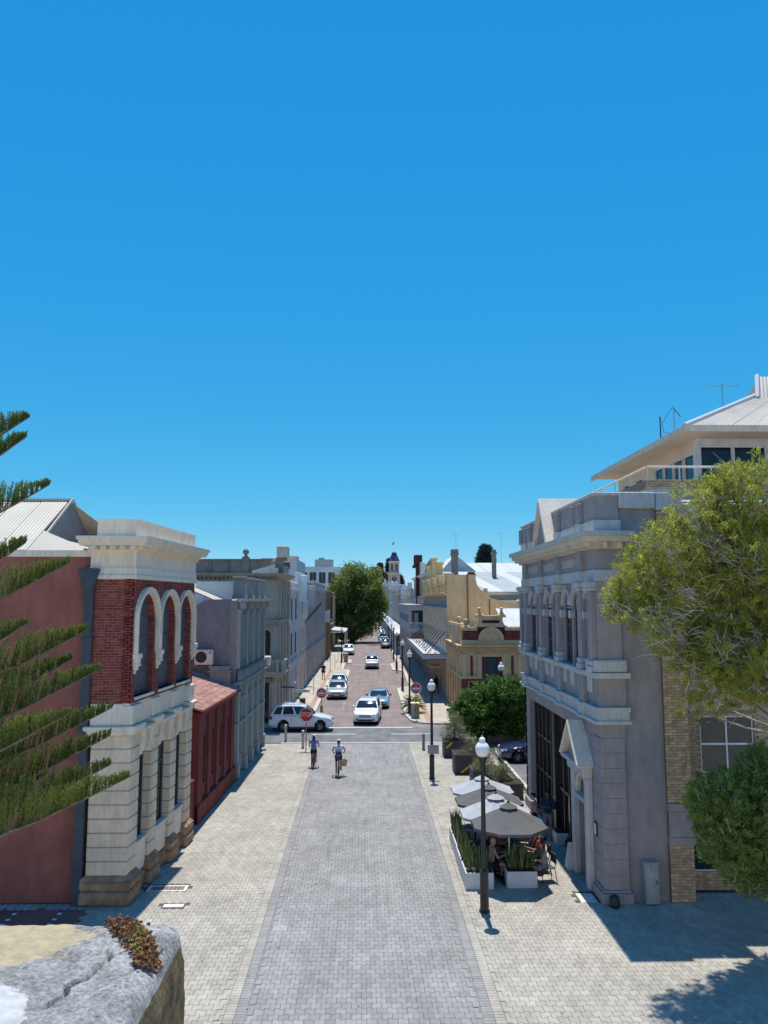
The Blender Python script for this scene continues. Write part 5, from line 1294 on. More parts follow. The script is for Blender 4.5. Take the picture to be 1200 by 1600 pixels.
MB(F1s).box(59.3, 69.3, -0.35, -0.02, 6.0, 6.9).build('street_parapet', M['buff_trim'], b1)
for k in range(3):
    u = 60.2 + k * 3.4; MB(F1s).cbox(u, u + 0.5, -0.4, 0.1, 6.0, 7.2, 0.03).build('parapet_pier', M['buff_trim'], b1)
MB(F1s).prism([(60.9, 5.65), (60.9, 7.1), (61.0, 7.1), (61.0, 5.65)], -0.4, 0.55).build('buttress_slab', M['cream_stone'], b1)
MB().box(7.4, 13.4, 59.3, 69.2, 0, 6.5).build('body', M['buff_trim'], b1)
roof_sheets(b1, (10.9, 60.2, 6.6), (16, 60.2, 6.6), (16, 66, 8.3), (10.9, 66, 8.3), 6, M['white_roof'], 0.25, 0.03)

b2 = thing('yellow_building', 'long yellow and cream building with tall blank side wall and deep footpath awning', 'building', (7.1, 84, 0))
F2 = fr_right(7.1)
poly = [(7.1, 0), (7.1, 11.3), (9.71, 11.3), (9.74, 10.8), (9.85, 10.35), (10.15, 9.95), (10.6, 9.72), (10.95, 9.66), (10.95, 9.1), (15.5, 8.0), (15.5, 0)]
MB().prism(poly, 69.5, 69.85).build('side_wall', M['yellow_render'], b2)
MB().add([(10.9, 69.4, 9.12), (15.6, 69.4, 7.98), (15.6, 69.95, 7.98), (10.9, 69.95, 9.12), (10.9, 69.4, 9.24), (15.6, 69.4, 8.1), (15.6, 69.95, 8.1), (10.9, 69.95, 9.24)], BOXF).build('coping', M['white_render'], b2)
MB().tube((9.02, 69.45, 3), (8.95, 69.45, 11.3), 0.06, n=6).tube((10.93, 69.45, 6.8), (10.93, 69.45, 9.1), 0.05, n=6).build('side_pipe', M['wood'], b2)
nb = 10; bw = 28.6 / nb
ops = [(69.9 + bw * (k + 0.5) - 0.5, 69.9 + bw * (k + 0.5) + 0.5, 5.3, 7.5) for k in range(nb)]
opl = [(69.9 + bw * (k + 0.5) - 0.9, 69.9 + bw * (k + 0.5) + 0.9, 0.4, 3.2) for k in range(nb)]
m = MB(F2); wall(m, 69.86, 98.6, 3.8, 8.3, ops, 0.3); m.build('upper_front', M['cream_stone'], b2)
m = MB(F2); wall(m, 69.86, 98.6, 0, 3.799, opl, 0.3); m.build('lower_front', M['grey_stone'], b2)
MB(F2).box(69.86, 98.6, -0.3, 0.0, 8.32, 9.4).build('frieze', M['grey_stone'], b2)
for o in ops: window(F2, o, b2, M['cream_paint'], M['glass_dark'], 0.16, 0.06, 1, 2, sill=M['cream_stone'])
for o in opl: window(F2, o, b2, M['wood'], M['glass_shop'], 0.16, 0.06, 2, 1, name='shop_window')
for z, h, o, mm in ((8.15, 0.18, 0.25, 'cream_stone'), (9.4, 0.25, 0.5, 'yellow_trim')):
    m = MB(F2); cornice(m, 69.4, 98.6, z, h, o); m.build('cornice', M[mm], b2)
for k in range(nb + 1):
    u = min(69.9 + bw * k, 98.3); MB(F2).cbox(u, u + 0.3, -0.02, 0.12, 4.6, 8.15, 0.02).build('pilaster', M['cream_stone'], b2)
    MB(F2).cbox(u, u + 0.3, -0.02, 0.14, 0, 3.9, 0.02).build('pilaster', M['grey_stone'], b2)
MB(F2).cbox(69.6, 98.6, -0.35, 0.1, 10.45, 10.6, 0.02).cbox(69.6, 98.6, -0.3, 0.06, 9.65, 9.8, 0.02).build('balustrade_rail', M['yellow_trim'], b2)
m = MB(F2)
for i in range(95): m.cbox(69.9 + i * 0.3, 70.05 + i * 0.3, -0.2, -0.03, 9.8, 10.45, 0.03)
m.build('balusters', M['yellow_trim'], b2, stuff=True)
MB(F2).box(69.86, 98.6, -0.5, -0.28, 9.65, 10.5).build('parapet', M['yellow_render'], b2)
for k in range(5):
    u = 69.6 + k * 7.1
    MB(F2).cbox(u, u + 0.7, -0.5, 0.12, 9.65, 11.25, 0.03).cbox(u - 0.12, u + 0.82, -0.62, 0.22, 11.25, 11.45, 0.03).build('parapet_pier', M['yellow_trim'], b2)
for k, z in ((1, 12.6), (2, 13.4), (3, 12.8)):
    u = 69.6 + k * 7.1 + 1; MB(F2).cbox(u, u + 1.1, -0.45, 0.1, 10.6, z, 0.03).cbox(u - 0.1, u + 1.2, -0.55, 0.2, z, z + 0.25, 0.03).build('raised_pedestal', M['yellow_trim'], b2)
MB().box(7.4, 15.4, 69.9, 98.5, 0, 9.0).build('body', M['yellow_render'], b2)
for x, y in ((10.6, 69.7), (13.6, 69.8)):
    m = MB(); z = 9.6 if x < 11 else 8.5
    m.cbox(x - 0.22, x + 0.22, y - 0.15, y + 0.25, z, z + 0.3, 0.03); m.ball((x, y + 0.05, z + 0.42), 0.24, 8, sz=0.6); m.build('coping_cap', M['cream_stone'], b2, smooth=50)
aw = MB(F2).box(69.6, 98.2, 0.02, 2.1, 4.0, 4.18); ao = aw.build('awning', M['white_roof'], b2)
MB(F2).box(69.55, 98.25, 2.1, 2.16, 3.78, 4.3).box(69.5, 69.56, 0.0, 2.1, 3.78, 4.22).build('awning_fascia', M['lilac_render'], ao)
MB(F2).box(69.49, 69.495, 0.0, 2.1, 3.72, 3.78).box(69.49, 98.2, 2.161, 2.17, 3.72, 3.79).box(69.48, 69.5, 0, 2.1, 4.22, 4.28).build('awning_edge', M['sign_black'], ao)
for k in range(11):
    u = 71 + k * 2.6; MB(F2).tube((u, 0.02, 6.2), (u, 1.7, 4.2), 0.04, n=6).build('awning_stay', M['black_metal'], ao)
for k in range(9):
    u = 72 + k * 2.6; m = MB(F2)
    for q in range(3): m.ball((u + rnd.uniform(-0.5, 0.5), rnd.uniform(0.5, 1.6), 4.22), 0.10, 5, sz=0.6)
    m.build('awning_debris', M['dark_stone'], ao)
sg = MB(F2); sg.prism([(0.55, 2.9), (1.45, 2.9)] + [(1.0 + 0.75 * math.cos(math.pi * i / 10), 3.2 + 0.42 * math.sin(math.pi * i / 10)) for i in range(11)], 70.8, 70.86, 'x')
so = tag(sg.build('hanging_sign', M['grey_stone'], loc=(6.1, 70.8, 3.2)), 'arched timber shop sign reading Orsa hanging under the long awning', 'sign')
v, f = text_mesh('Orsa', 0.42, 0.02); tm_ = MB(); tm_.add([(6.1 + p[0], 70.78 + p[2], 3.22 + p[1]) for p in v], f); tm_.build('lettering', M['dark_wood'], so, recalc=False)
tag(MB().cbox(10.35, 11.15, 95, 95.9, 9, 15.0, 0.03).cbox(10.25, 11.25, 94.9, 96, 14.6, 14.85, 0.03).cbox(10.3, 11.2, 94.95, 95.95, 15.0, 15.3, 0.03).build('chimney', M['dark_stone'], b2))
MB().cbox(15.2, 15.7, 94, 94.5, 9, 15.2, 0.03).cbox(15.1, 15.8, 93.9, 94.6, 14.6, 14.85, 0.03).build('chimney', M['dark_stone'], b2)
c3 = MB().cbox(10.3, 11.0, 79.2, 79.8, 9, 11.9, 0.03).cbox(10.2, 11.1, 79.1, 79.9, 11.5, 11.7, 0.03); c3.build('chimney', M['brick_dark'], b2)
antenna(11.0, 96, 15.2, 2.2, 'television aerial on the stout yellow building chimney', 0.7, 4)
antenna(16.5, 95, 13.5, 4.0, 'tall television aerial above the white gabled roofs', 0.9, 4)

# sheds with pale roofs behind the yellow building
b3 = thing('grey_roof_shed', 'shed with a grey sloping roof crossed by two white skylight strips behind the yellow wall', 'building', (16, 90, 0))
MB().box(10.8, 34, 86.2, 110, 0, 9.7).build('wall', M['blue_render'], b3)
MB().box(10.6, 34, 85.6, 86.1, 9.6, 9.95).build('gutter', M['lavender_trim'], b3)
x = 10.6
for k, (wd, mm) in enumerate(((3.0, 'grey_roof'), (1.6, 'white_roof'), (3.2, 'grey_roof'), (1.6, 'white_roof'), (3.4, 'grey_roof'), (1.6, 'white_roof'), (5, 'grey_roof'))):
    corrugated(MB(), (x, 85.7, 9.95), (x + wd, 85.7, 9.95), (x + wd - 2.5, 98, 12.6), (x - 2.5, 98, 12.6), 0.3, 0.03).build('skylight' if mm == 'white_roof' else 'roof_sheet', M[mm], b3, recalc=False); x += wd
b4 = thing('white_roof_shed', 'long shed with a white ridged roof and small white gable on the right skyline', 'building', (20, 110, 0))
MB().box(9.5, 40, 101, 120, 0, 12.6).build('wall', M['white_render'], b4)
roof_sheets(b4, (12, 100.5, 12.6), (42, 100.5, 12.6), (42, 112, 14.4), (12, 112, 14.4), 8, M['white_roof'], 0.4, 0.03)
MB().prism([(9.3, 12.6), (14.2, 12.6), (11.4, 14.9)], 100, 112).build('gable', M['white_render'], b4)

# hotel with a two storey verandah
b5 = thing('verandah_hotel', 'two storey lilac grey verandah building over the footpath with a white roof edge', 'building', (6.1, 112, 0))
V0, V1, VX = 99.0, 126.0, 5.15
FV = lambda u, w, z: (VX - w, u, z)
for z0, z1 in ((4.9, 5.3), (7.7, 8.1)): MB(FV).box(V0, V1, -2.0, 0, z0, z1).build('floor_edge', M['lilac_render'], b5)
MB(FV).box(V0, V1, -2.2, 0.15, 8.1, 8.3).box(V0 - 0.15, V1, -2.2, 0.25, 8.3, 8.46).build('verandah_roof', M['white_roof'], b5)
for k in range(8):
    u = V0 + 0.1 + k * 3.75; MB(FV).cbox(u, u + 0.18, -0.2, 0, 0.1, 8.1, 0.02).build('post', M['lilac_render'], b5)
MB(FV).box(V0 + 0.2, V1, -0.1, -0.02, 5.3, 6.2).box(V0 + 0.2, V1, -0.1, -0.02, 7.2, 7.7).build('balustrade_panel', M['lilac_render'], b5)
MB().box(VX + 0.1, 7.1, V0 + 0.02, V0 + 0.1, 6.1, 6.2).box(VX + 0.1, 7.1, V0 + 0.02, V0 + 0.1, 5.3, 5.4).build('end_rail', M['white_frame'], b5)
for i in range(8): MB().cbox(VX + 0.25 + i * 0.22, VX + 0.33 + i * 0.22, V0 + 0.03, V0 + 0.09, 5.4, 6.1, 0.01).build('baluster', M['white_frame'], b5)
MB().box(7.12, 15, V0, V1, 0, 9.6).build('body', M['dark_stone'], b5)
MB().box(6.0, 6.5, V0 + 1.2, V0 + 1.3, 5.3, 7.4).build('door', M['frost_glass'], b5)
b6 = thing('brick_hotel', 'tall dark brick building with chimneys and white dormer fronts rising above the verandah', 'building', (8, 118, 0))
F6 = fr_right(7.5)
ops = [(101.5 + k * 3.0, 102.7 + k * 3.0, 9.9, 11.6) for k in range(8)]
m = MB(F6); wall(m, 99.5, 126, 9.6, 12.2, ops, 0.3); m.build('upper_front', M['grey_stone'], b6)
for o in ops: window(F6, o, b6, M['white_frame'], M['glass_dark'], 0.12, 0.08)
MB().box(7.8, 15, 99.5, 126, 9.6, 12.1).build('body', M['grey_stone'], b6)
m = MB(F6); cornice(m, 99.5, 126, 12.2, 0.25, 0.5); m.build('cornice', M['white_render'], b6)
for u in (108, 118): MB(F6).cbox(u, u + 1.5, -0.5, 0.15, 12.45, 14.3, 0.04).build('parapet_block', M['white_render'], b6)
ch = MB().cbox(7.0, 7.7, 112.2, 113.2, 5, 14.4, 0.03).build('corner_stack', M['brick_dark'], b6)
MB().cbox(6.5, 8.0, 111.9, 113.4, 13.7, 14.1, 0.05).cbox(6.7, 7.9, 112, 113.3, 14.1, 15.6, 0.1).build('stack_head', M['brick_dark'], b6)
MB().prism([(7.4, 12.4), (13.4, 12.4), (9.8, 15.4)], 122, 123).build('gable', M['dark_stone'], b6)

y = 128.0
RROW = [('grey rendered building with a cream awning, first beyond the brick building on the right', 'grey_stone', 9.8, 20, 'cream_paint'), ('pale two storey shop with white pediments, second beyond the brick building on the right', 'white_render', 9.2, 18, 'white_roof'),
        ('brown two storey shop with awning, third beyond the brick building on the right', 'dark_stone', 10.2, 24, 'white_roof'), ('white painted shop far along the right side, fourth beyond the brick building', 'lilac_render', 11.5, 30, 'grey_roof'),
        ('cream shop far along the right side, fifth beyond the brick building', 'white_render', 12.4, 40, 'white_roof'), ('grey shop far along the right side, sixth beyond the brick building', 'grey_stone', 13.2, 50, 'white_roof'),
        ('white shop at the far end of the right side below the clock tower', 'white_render', 15.5, 70, 'white_roof')]
for i, (lab, mm, H, L, am) in enumerate(RROW):
    b = row_building(lab, 1, 7.1, y, y + L - 0.5, H, M[mm], M['white_render'] if i % 2 else M['cream_paint'], 2 if H < 12 else 3, 6, 0.8, awn=(3.5, 2.6, M[am]))
    for k in range(2):
        u = y + L * (0.25 + 0.45 * k); MB(fr_right(7.1)).cbox(u, u + 2.0, -0.5, 0.2, H + 0.9, H + 2.3 - 0.4 * k, 0.05).build('raised_parapet', M['white_render'], b)
    y += L
# clock tower of the town hall
tw = thing('clock_tower', 'stone clock tower with steep blue slate spire and flag at the street end', 'tower', (16.2, 480, 0))
cx, cy, hw = 16.2, 480.0, 3.6
MB().box(cx - hw, cx + hw, cy - hw, cy + hw, 0, 25.5).build('shaft', M['grey_stone'], tw)
for z, o in ((16.5, 0.35), (25.2, 0.5), (32.2, 0.5)): MB().cbox(cx - hw * (1 if z < 30 else 0.85) - o, cx + hw * (1 if z < 30 else 0.85) + o, cy - hw - o, cy + hw + o, z, z + 0.8, 0.1).build('string_course', M['cream_stone'], tw)
MB().box(cx - hw * 0.85, cx + hw * 0.85, cy - hw * 0.85, cy + hw * 0.85, 26, 32.3).build('belfry', M['grey_stone'], tw)
for dx in (-1.4, 1.4): MB().box(cx + dx - 0.55, cx + dx + 0.55, cy - hw * 0.85 - 0.06, cy - hw * 0.85 + 0.2, 27.2, 31.2).build('louvre', M['slate_paint'], tw)
ck = MB().lathe([(0.01, -0.15), (1.35, -0.15), (1.5, 0.0), (1.5, 0.2), (0.01, 0.2)], 20, (cx, cy - hw - 0.05, 22), axis='y').build('clock_face', M['slate_paint'], tw)
MB().box(cx - 0.06, cx + 0.06, cy - hw - 0.28, cy - hw - 0.22, 22, 23.1).box(cx, cx + 0.75, cy - hw - 0.28, cy - hw - 0.22, 21.95, 22.08).build('clock_hands', M['sign_white'], ck)
sp = MB(); s0, s1 = hw * 0.95, 1.25
sp.add([(cx - s0, cy - s0, 33), (cx + s0, cy - s0, 33), (cx + s0, cy + s0, 33), (cx - s0, cy + s0, 33), (cx - s1, cy - s1, 38.4), (cx + s1, cy - s1, 38.4), (cx + s1, cy + s1, 38.4), (cx - s1, cy + s1, 38.4)], BOXF)
mat('slate_blue', (0.05, 0.075, 0.16), 0.6, 0.15, 1, 0.1, 10)
sp.build('spire', M['slate_blue'], tw)
MB().cbox(cx - 1.4, cx + 1.4, cy - 1.4, cy + 1.4, 38.4, 39.0, 0.1).build('spire_cap', M['cream_stone'], tw)
MB().tube((cx, cy, 39), (cx, cy, 45.5), 0.12, n=6).build('flag_pole', M['white_frame'], tw)
MB().add([(cx, cy, 45.4), (cx - 0.9, cy - 0.3, 44.6), (cx - 1.2, cy - 0.2, 43.2), (cx, cy, 43.9), (cx, cy + .02, 45.4), (cx - 0.9, cy - 0.28, 44.6), (cx - 1.2, cy - 0.18, 43.2), (cx, cy + .02, 43.9)], BOXF).build('flag', M['sign_blue'], tw)
th = thing('town_hall', 'pale two storey hall with a balustrade at the foot of the clock tower', 'building', (22, 470, 0))
MB().box(8, 40, 462, 500, 0, 15).build('wall', M['white_render'], th)
for i in range(7): MB().box(9.5 + i * 2.2, 10.7 + i * 2.2, 461.9, 462.2, 8, 12).build('window', M['glass_dark'], th)
MB().cbox(7.5, 40, 461.4, 500, 15, 16, 0.2).build('cornice', M['cream_stone'], th)
# ================================================================== TREES AND PLANTS
leafmat('leaf_bottlebrush', [(0.0, (0.14, 0.16, 0.04)), (0.4, (0.33, 0.36, 0.065)), (0.8, (0.52, 0.52, 0.09)), (1.0, (0.64, 0.58, 0.17))], 0.58)
leafmat('leaf_shrub', [(0.0, (0.09, 0.14, 0.04)), (0.5, (0.21, 0.30, 0.075)), (0.85, (0.34, 0.43, 0.13)), (1.0, (0.5, 0.55, 0.31))], 0.48, 0.45)
leafmat('leaf_fig', [(0.0, (0.04, 0.085, 0.022)), (0.5, (0.10, 0.20, 0.038)), (1.0, (0.25, 0.36, 0.06))], 0.35, 0.33)
leafmat('leaf_plane', [(0.0, (0.08, 0.12, 0.03)), (0.5, (0.21, 0.27, 0.06)), (1.0, (0.40, 0.41, 0.085))], 0.5)
leafmat('leaf_olive', [(0.0, (0.10, 0.125, 0.045)), (0.5, (0.21, 0.245, 0.085)), (1.0, (0.34, 0.36, 0.14))], 0.4)
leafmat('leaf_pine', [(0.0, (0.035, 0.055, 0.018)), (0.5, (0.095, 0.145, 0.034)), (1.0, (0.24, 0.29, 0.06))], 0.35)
leafmat('leaf_snake', [(0.0, (0.06, 0.09, 0.035)), (0.6, (0.12, 0.165, 0.055)), (1.0, (0.28, 0.27, 0.11))], 0.2, 0.4)
leafmat('leaf_far_pine', [(0.0, (0.035, 0.05, 0.05)), (1.0, (0.07, 0.095, 0.085))], 0.1, 0.8)  # bluish tone: distance haze put into the leaf colour
leafmat('leaf_dead', [(0.0, (0.28, 0.12, 0.05)), (1.0, (0.48, 0.24, 0.10))], 0.3, 0.8)
leafmat('leaf_sedum', [(0.0, (0.22, 0.10, 0.06)), (0.45, (0.40, 0.20, 0.10)), (0.75, (0.42, 0.33, 0.11)), (1.0, (0.42, 0.46, 0.10))], 0.25, 0.6)

def unit(a): return a / np.maximum(np.linalg.norm(a, axis=-1, keepdims=True), 1e-9)
def leaf_mesh(name, base, dirs, length, width, var, material, parent, fold=0.25, org=(0, 0, 0)):
    """one leaf per row: a folded blade of two faces from base along dirs"""
    n = len(base); d = unit(dirs)
    s = unit(np.cross(d, unit(nrng.normal(size=(n, 3))))); nn = np.cross(s, d)
    L = np.broadcast_to(np.asarray(length, float), (n,))[:, None]; Wd = np.broadcast_to(np.asarray(width, float), (n,))[:, None]
    mid = base + d * L * 0.45
    v = np.empty((n, 4, 3)); v[:, 0] = base; v[:, 1] = mid + s * Wd * 0.5 + nn * Wd * fold; v[:, 2] = base + d * L; v[:, 3] = mid - s * Wd * 0.5 + nn * Wd * fold
    v = v.reshape(-1, 3) - np.array(org)
    i = np.arange(n) * 4
    tri = np.stack([i, i + 1, i + 2, i, i + 2, i + 3], 1).reshape(-1)
    me = bpy.data.meshes.new(name); me.vertices.add(n * 4); me.loops.add(n * 6); me.polygons.add(n * 2)
    me.vertices.foreach_set('co', v.reshape(-1)); me.loops.foreach_set('vertex_index', tri)
    me.polygons.foreach_set('loop_start', np.arange(n * 2) * 3); me.update(calc_edges=True)
    at = me.attributes.new('var', 'FLOAT', 'FACE'); at.data.foreach_set('value', np.repeat(np.clip(var, 0, 1), 2).astype('f'))
    me.materials.append(material)
    o = bpy.data.objects.new(name, me); COL.objects.link(o)
    if parent: o.parent = parent
    return o
def clusters_in(blobs, n, shell=0.55):
    """cluster centres and outward directions spread through ellipsoids (centre, radii), denser near the surface"""
    vol = np.array([b[1][0] * b[1][1] * b[1][2] for b in blobs]) ** 0.67; pk = nrng.choice(len(blobs), n, p=vol / vol.sum())
    c = np.array([b[0] for b in blobs])[pk]; r = np.array([b[1] for b in blobs])[pk]
    u = unit(nrng.normal(size=(n, 3))); q = shell + (1 - shell) * nrng.random(n) ** 0.6
    lump = 1 + 0.12 * np.sin(u[:, 0] * 7 + pk) * np.cos(u[:, 2] * 6 + pk * 2)
    return c + u * r * (q * lump)[:, None], u, pk
def crown(parent, blobs, n, per, L, Wd, material, up=0.5, spread=0.75, twig=0.22, shell=0.55, twigmat='grey_twig', tw=0.5, name='crown', rad=0.05):
    C, U, pk = clusters_in(blobs, n, shell)
    org = np.array(ORG.get(parent.name, (0, 0, 0)))
    D = unit(U + np.array([0, 0, up]) + nrng.normal(size=(n, 3)) * 0.35)
    cv = nrng.random(n)
    t = nrng.random((n, per))
    base = C[:, None, :] + D[:, None, :] * (t * twig)[:, :, None] + nrng.normal(size=(n, per, 3)) * rad
    dirs = D[:, None, :] + nrng.normal(size=(n, per, 3)) * spread
    var = 0.55 * cv[:, None] + 0.45 * nrng.random((n, per)) * (0.6 + 0.4 * t)
    o = leaf_mesh(name, base.reshape(-1, 3), dirs.reshape(-1, 3), L * (0.6 + 0.8 * nrng.random(n * per)), Wd, var.reshape(-1), material, parent, org=org)
    # the bare twigs that carry the clusters
    m = MB(); k = int(n * tw)
    for i in range(k):
        a = C[i] - D[i] * twig * 1.3 + nrng.normal(size=3) * 0.03; b = C[i] + D[i] * twig
        m.tube(a, b, 0.009 if twig < 0.5 else 0.03, 0.004, 3, caps=False)
    if k: tg = m.build('twigs', M[twigmat], parent, recalc=False); tg['kind'] = 'stuff'
    return o
def limbs(parent, base, blobs, r0, fork=None, material='bark', n=7):
    m = MB(); base = Vector(base); f = Vector(fork) if fork else base + Vector((0, 0, 2))
    m.path([base, base.lerp(f, 0.5) + Vector((0.04, 0.02, 0)), f], [r0 * 1.15, r0, r0 * 0.85], 10)
    tr = m.build('trunk', M[material], parent, smooth=True)
    m = MB()
    for c, r in blobs:
        c = Vector(c); mid = f.lerp(c, 0.5) + Vector((rnd.uniform(-.2, .2), rnd.uniform(-.2, .2), rnd.uniform(-.1, .25)))
        m.path([f, mid, c], [r0 * 0.55, r0 * 0.32, r0 * 0.1], n)
        for q in range(4):
            e = c + Vector([rnd.uniform(-1, 1) * rr * 0.8 for rr in r]); m.path([mid.lerp(c, 0.5), mid.lerp(c, 0.7).lerp(e, 0.4), e], [r0 * 0.2, r0 * 0.12, r0 * 0.04], 5)
    lm = m.build('limb', M[material], parent, smooth=True, recalc=False); lm['kind'] = 'stuff'
    return tr
def at_px(x, y, Y):      # photo measurements, turned into world coordinates at distance Y
    return ((x - 575) * Y / 1202, Y, 9 - (y - 936.5) * Y / 1202)
def blob_list(rows, Y, dy=1.0, sq=0.9):
    out = []
    for x, y, r in rows:
        yy = Y + rnd.uniform(-dy, dy); c = at_px(x, y, yy); R_ = r * yy / 1202; out.append((c, (R_, R_, R_ * sq)))
    return out

# large loose bottlebrush tree in front of the apartment block
t1 = thing('bottlebrush_tree', 'large loose tree with grey twigs, fine yellow green leaves and a few orange dead sprays', 'tree', (12.0, 21.2, 0))
bl = blob_list([(1060, 985, 48), (1100, 1045, 42), (1150, 1060, 42), (1200, 1010, 60), (1085, 1045, 30), (1185, 775, 70), (985, 925, 40), (1005, 885, 38), (1035, 845, 38), (968, 950, 24), (1085, 790, 34), (1160, 745, 34), (1185, 790, 75), (1125, 775, 38), (1165, 860, 85), (1100, 845, 55), (1050, 870, 55), (1010, 905, 40), (985, 945, 32), (1060, 935, 60), (1120, 935, 75), (1190, 945, 90), (1075, 1000, 45), (1130, 1020, 55), (1190, 1050, 60),
                 (1022, 965, 40), (1105, 1092, 26), (1075, 1102, 22), (1160, 1090, 22), (1240, 880, 110), (1250, 1000, 90), (1040, 1010, 26)], 20.6, 0.9)
limbs(t1, (12.0, 21.2, 0), bl, 0.10, (11.8, 21.1, 5.2), 'grey_twig')
crown(t1, bl, 4100, 40, 0.08, 0.027, M['leaf_bottlebrush'], up=0.6, spread=0.6, twig=0.2, shell=0.45, tw=0.5, rad=0.04)
C, U, pk = clusters_in(bl, 70, 0.98)
b_ = C[:, None, :] + U[:, None, :] * 0.06 + nrng.normal(size=(70, 36, 3)) * 0.06
keep = C[:, 1] < 20.6
leaf_mesh('dead_spray', b_[keep].reshape(-1, 3), nrng.normal(size=(keep.sum() * 36, 3)) + np.array([0, 0, 0.3]), 0.07, 0.016, nrng.random(keep.sum() * 36), M['leaf_dead'], t1, org=ORG[t1.name])
m = MB()
for i in range(150):
    c, r = bl[rnd.randrange(len(bl))]; p = Vector(c) + Vector([rnd.gauss(0, 0.55) * q for q in r]); d = Vector((rnd.gauss(-.4, .6), rnd.gauss(-.3, .6), rnd.gauss(0.1, .35))).normalized()
    m.path([p, p + d * 0.3 + Vector((0, 0, .04)), p + d * rnd.uniform(.5, .9)], [0.014, 0.010, 0.004], 4)
for (x, y) in ((1150, 870), (1085, 925), (1040, 985), (1175, 1005), (1120, 845), (1060, 960), (1185, 900), (1120, 1000)):
    c0 = Vector(at_px(x, y, 19.75))
    for i in range(34):
        p = c0 + Vector((rnd.gauss(0, 0.3), rnd.gauss(0, 0.15), rnd.gauss(0, 0.16))); d = Vector((rnd.gauss(-.6, .5), rnd.gauss(-.15, .3), rnd.gauss(0.05, .3))).normalized(); l_ = rnd.uniform(.2, .6)
        m.path([p, p + d * l_ * 0.5 + Vector((0, 0, .03)), p + d * l_], [0.011, 0.008, 0.004], 4)
m.build('bare_twigs', M['grey_twig'], t1, recalc=False, stuff=True)

# dense dark rounded small tree below it
t2 = thing('round_tree', 'dense dark green rounded tree with pale upright leaf tips at the right edge', 'tree', (10.9, 20.3, 0))
bl = blob_list([(1130, 1255, 62), (1180, 1240, 70), (1105, 1235, 40), (1160, 1310, 62), (1120, 1305, 42), (1200, 1310, 80), (1195, 1200, 50), (1240, 1260, 95), (1150, 1345, 36), (1082, 1255, 22), (1190, 1345, 36)], 19.9, 0.5)
limbs(t2, (10.9, 20.3, 0), bl, 0.14, (10.7, 20.2, 1.6))
crown(t2, bl, 4200, 36, 0.07, 0.024, M['leaf_shrub'], up=0.9, spread=0.45, twig=0.16, shell=0.5, tw=0.15, rad=0.035)

# two glossy fig trees at the cross street
for k, (x, y, lab, rows) in enumerate(((8.35, 50.7, 'glossy dark green fig tree standing at the fence, left of the two', [(740, 1105, 34), (770, 1085, 30), (725, 1118, 22), (765, 1112, 34), (750, 1128, 22), (718, 1110, 14)]),
                                       (9.75, 50.8, 'glossy dark green fig tree at the fence half hidden behind the grey building', [(805, 1082, 28), (810, 1110, 34), (795, 1125, 22), (835, 1100, 34), (790, 1075, 20)]))):
    t = thing('fig_tree', lab, 'tree', (x, y, 0), 'fig trees at the cross street')
    bl = blob_list(rows, y - 0.1, 0.7)
    limbs(t, (x, y, 0), bl, 0.16, (x, y, 1.5))
    crown(t, bl, 620, 20, 0.22, 0.11, M['leaf_fig'], up=0.5, spread=0.8, twig=0.25, shell=0.5, tw=0.1, rad=0.1)

# big plane tree over the road
t = thing('plane_tree', 'big bushy plane tree spreading over the left side of the long street', 'tree', (-3.4, 166, 0))
bl = blob_list([(540, 920, 26), (570, 915, 28), (555, 895, 22), (588, 905, 14), (585, 935, 24), (530, 945, 22), (555, 950, 34), (580, 958, 24), (540, 975, 24), (565, 975, 20), (525, 925, 14), (545, 890, 12), (588, 890, 9), (597, 940, 12), (530, 905, 12)], 166, 4.0)
limbs(t, (-3.4, 166, 0), bl, 0.55, (-3.3, 166, 3.5))
bl = [((c[0] * 0.94 - 0.2, c[1], c[2] * 0.95), tuple(q * 0.92 for q in r)) for c, r in bl]
crown(t, bl, 2400, 14, 0.42, 0.28, M['leaf_plane'], up=0.4, spread=0.9, twig=0.6, shell=0.45, tw=0.1, rad=0.35, twigmat='bark')

# far pines on the skyline
def far_pine(x, y, h, r, label, n=1500, base=0.1, taper=1.0):
    t = thing('pine_tree', label, 'tree', (x, y, 0), 'pines on the skyline')
    MB().tube((x, y, 0), (x, y, h * 0.97), r * 0.07, r * 0.02, 8).build('trunk', M['bark'], t)
    f = nrng.random(n) ** 0.8; z = h * (base + (1 - base) * f); lay = np.floor(f * 14) / 14
    rr = r * (1 - f) ** taper * (0.75 + 0.25 * np.sin(f * 88)) * (0.35 + 0.65 * nrng.random(n)) + 0.25; a = nrng.random(n) * 2 * np.pi
    C = np.stack([x + rr * np.cos(a), y + rr * np.sin(a), z + nrng.normal(size=n) * 0.2], 1)
    D = np.stack([np.cos(a), np.sin(a), np.full(n, 0.5)], 1)
    per = 5
    leaf_mesh('crown', np.repeat(C, per, 0) + nrng.normal(size=(n * per, 3)) * r * 0.05, np.repeat(D, per, 0) + nrng.normal(size=(n * per, 3)) * 0.4, r * 0.22, r * 0.07, nrng.random(n * per), M['leaf_far_pine'], t, org=ORG[t.name])
far_pine(8.2, 520, 33.5, 5.6, 'dark dense pine on the skyline, leftmost of those beside the clock tower', 1400, 0.3, 0.55)
far_pine(14.5, 540, 37.5, 6.2, 'tall open pine on the skyline right behind the clock tower', 1000, 0.2, 0.7)
far_pine(22.5, 545, 26.0, 7, 'low dark pine on the skyline to the right of the clock tower', 900, 0.2, 0.6)
far_pine(46, 300, 29.5, 8.2, 'dark conical pine rising behind the white roofed shed', 1600, 0.3, 0.75)

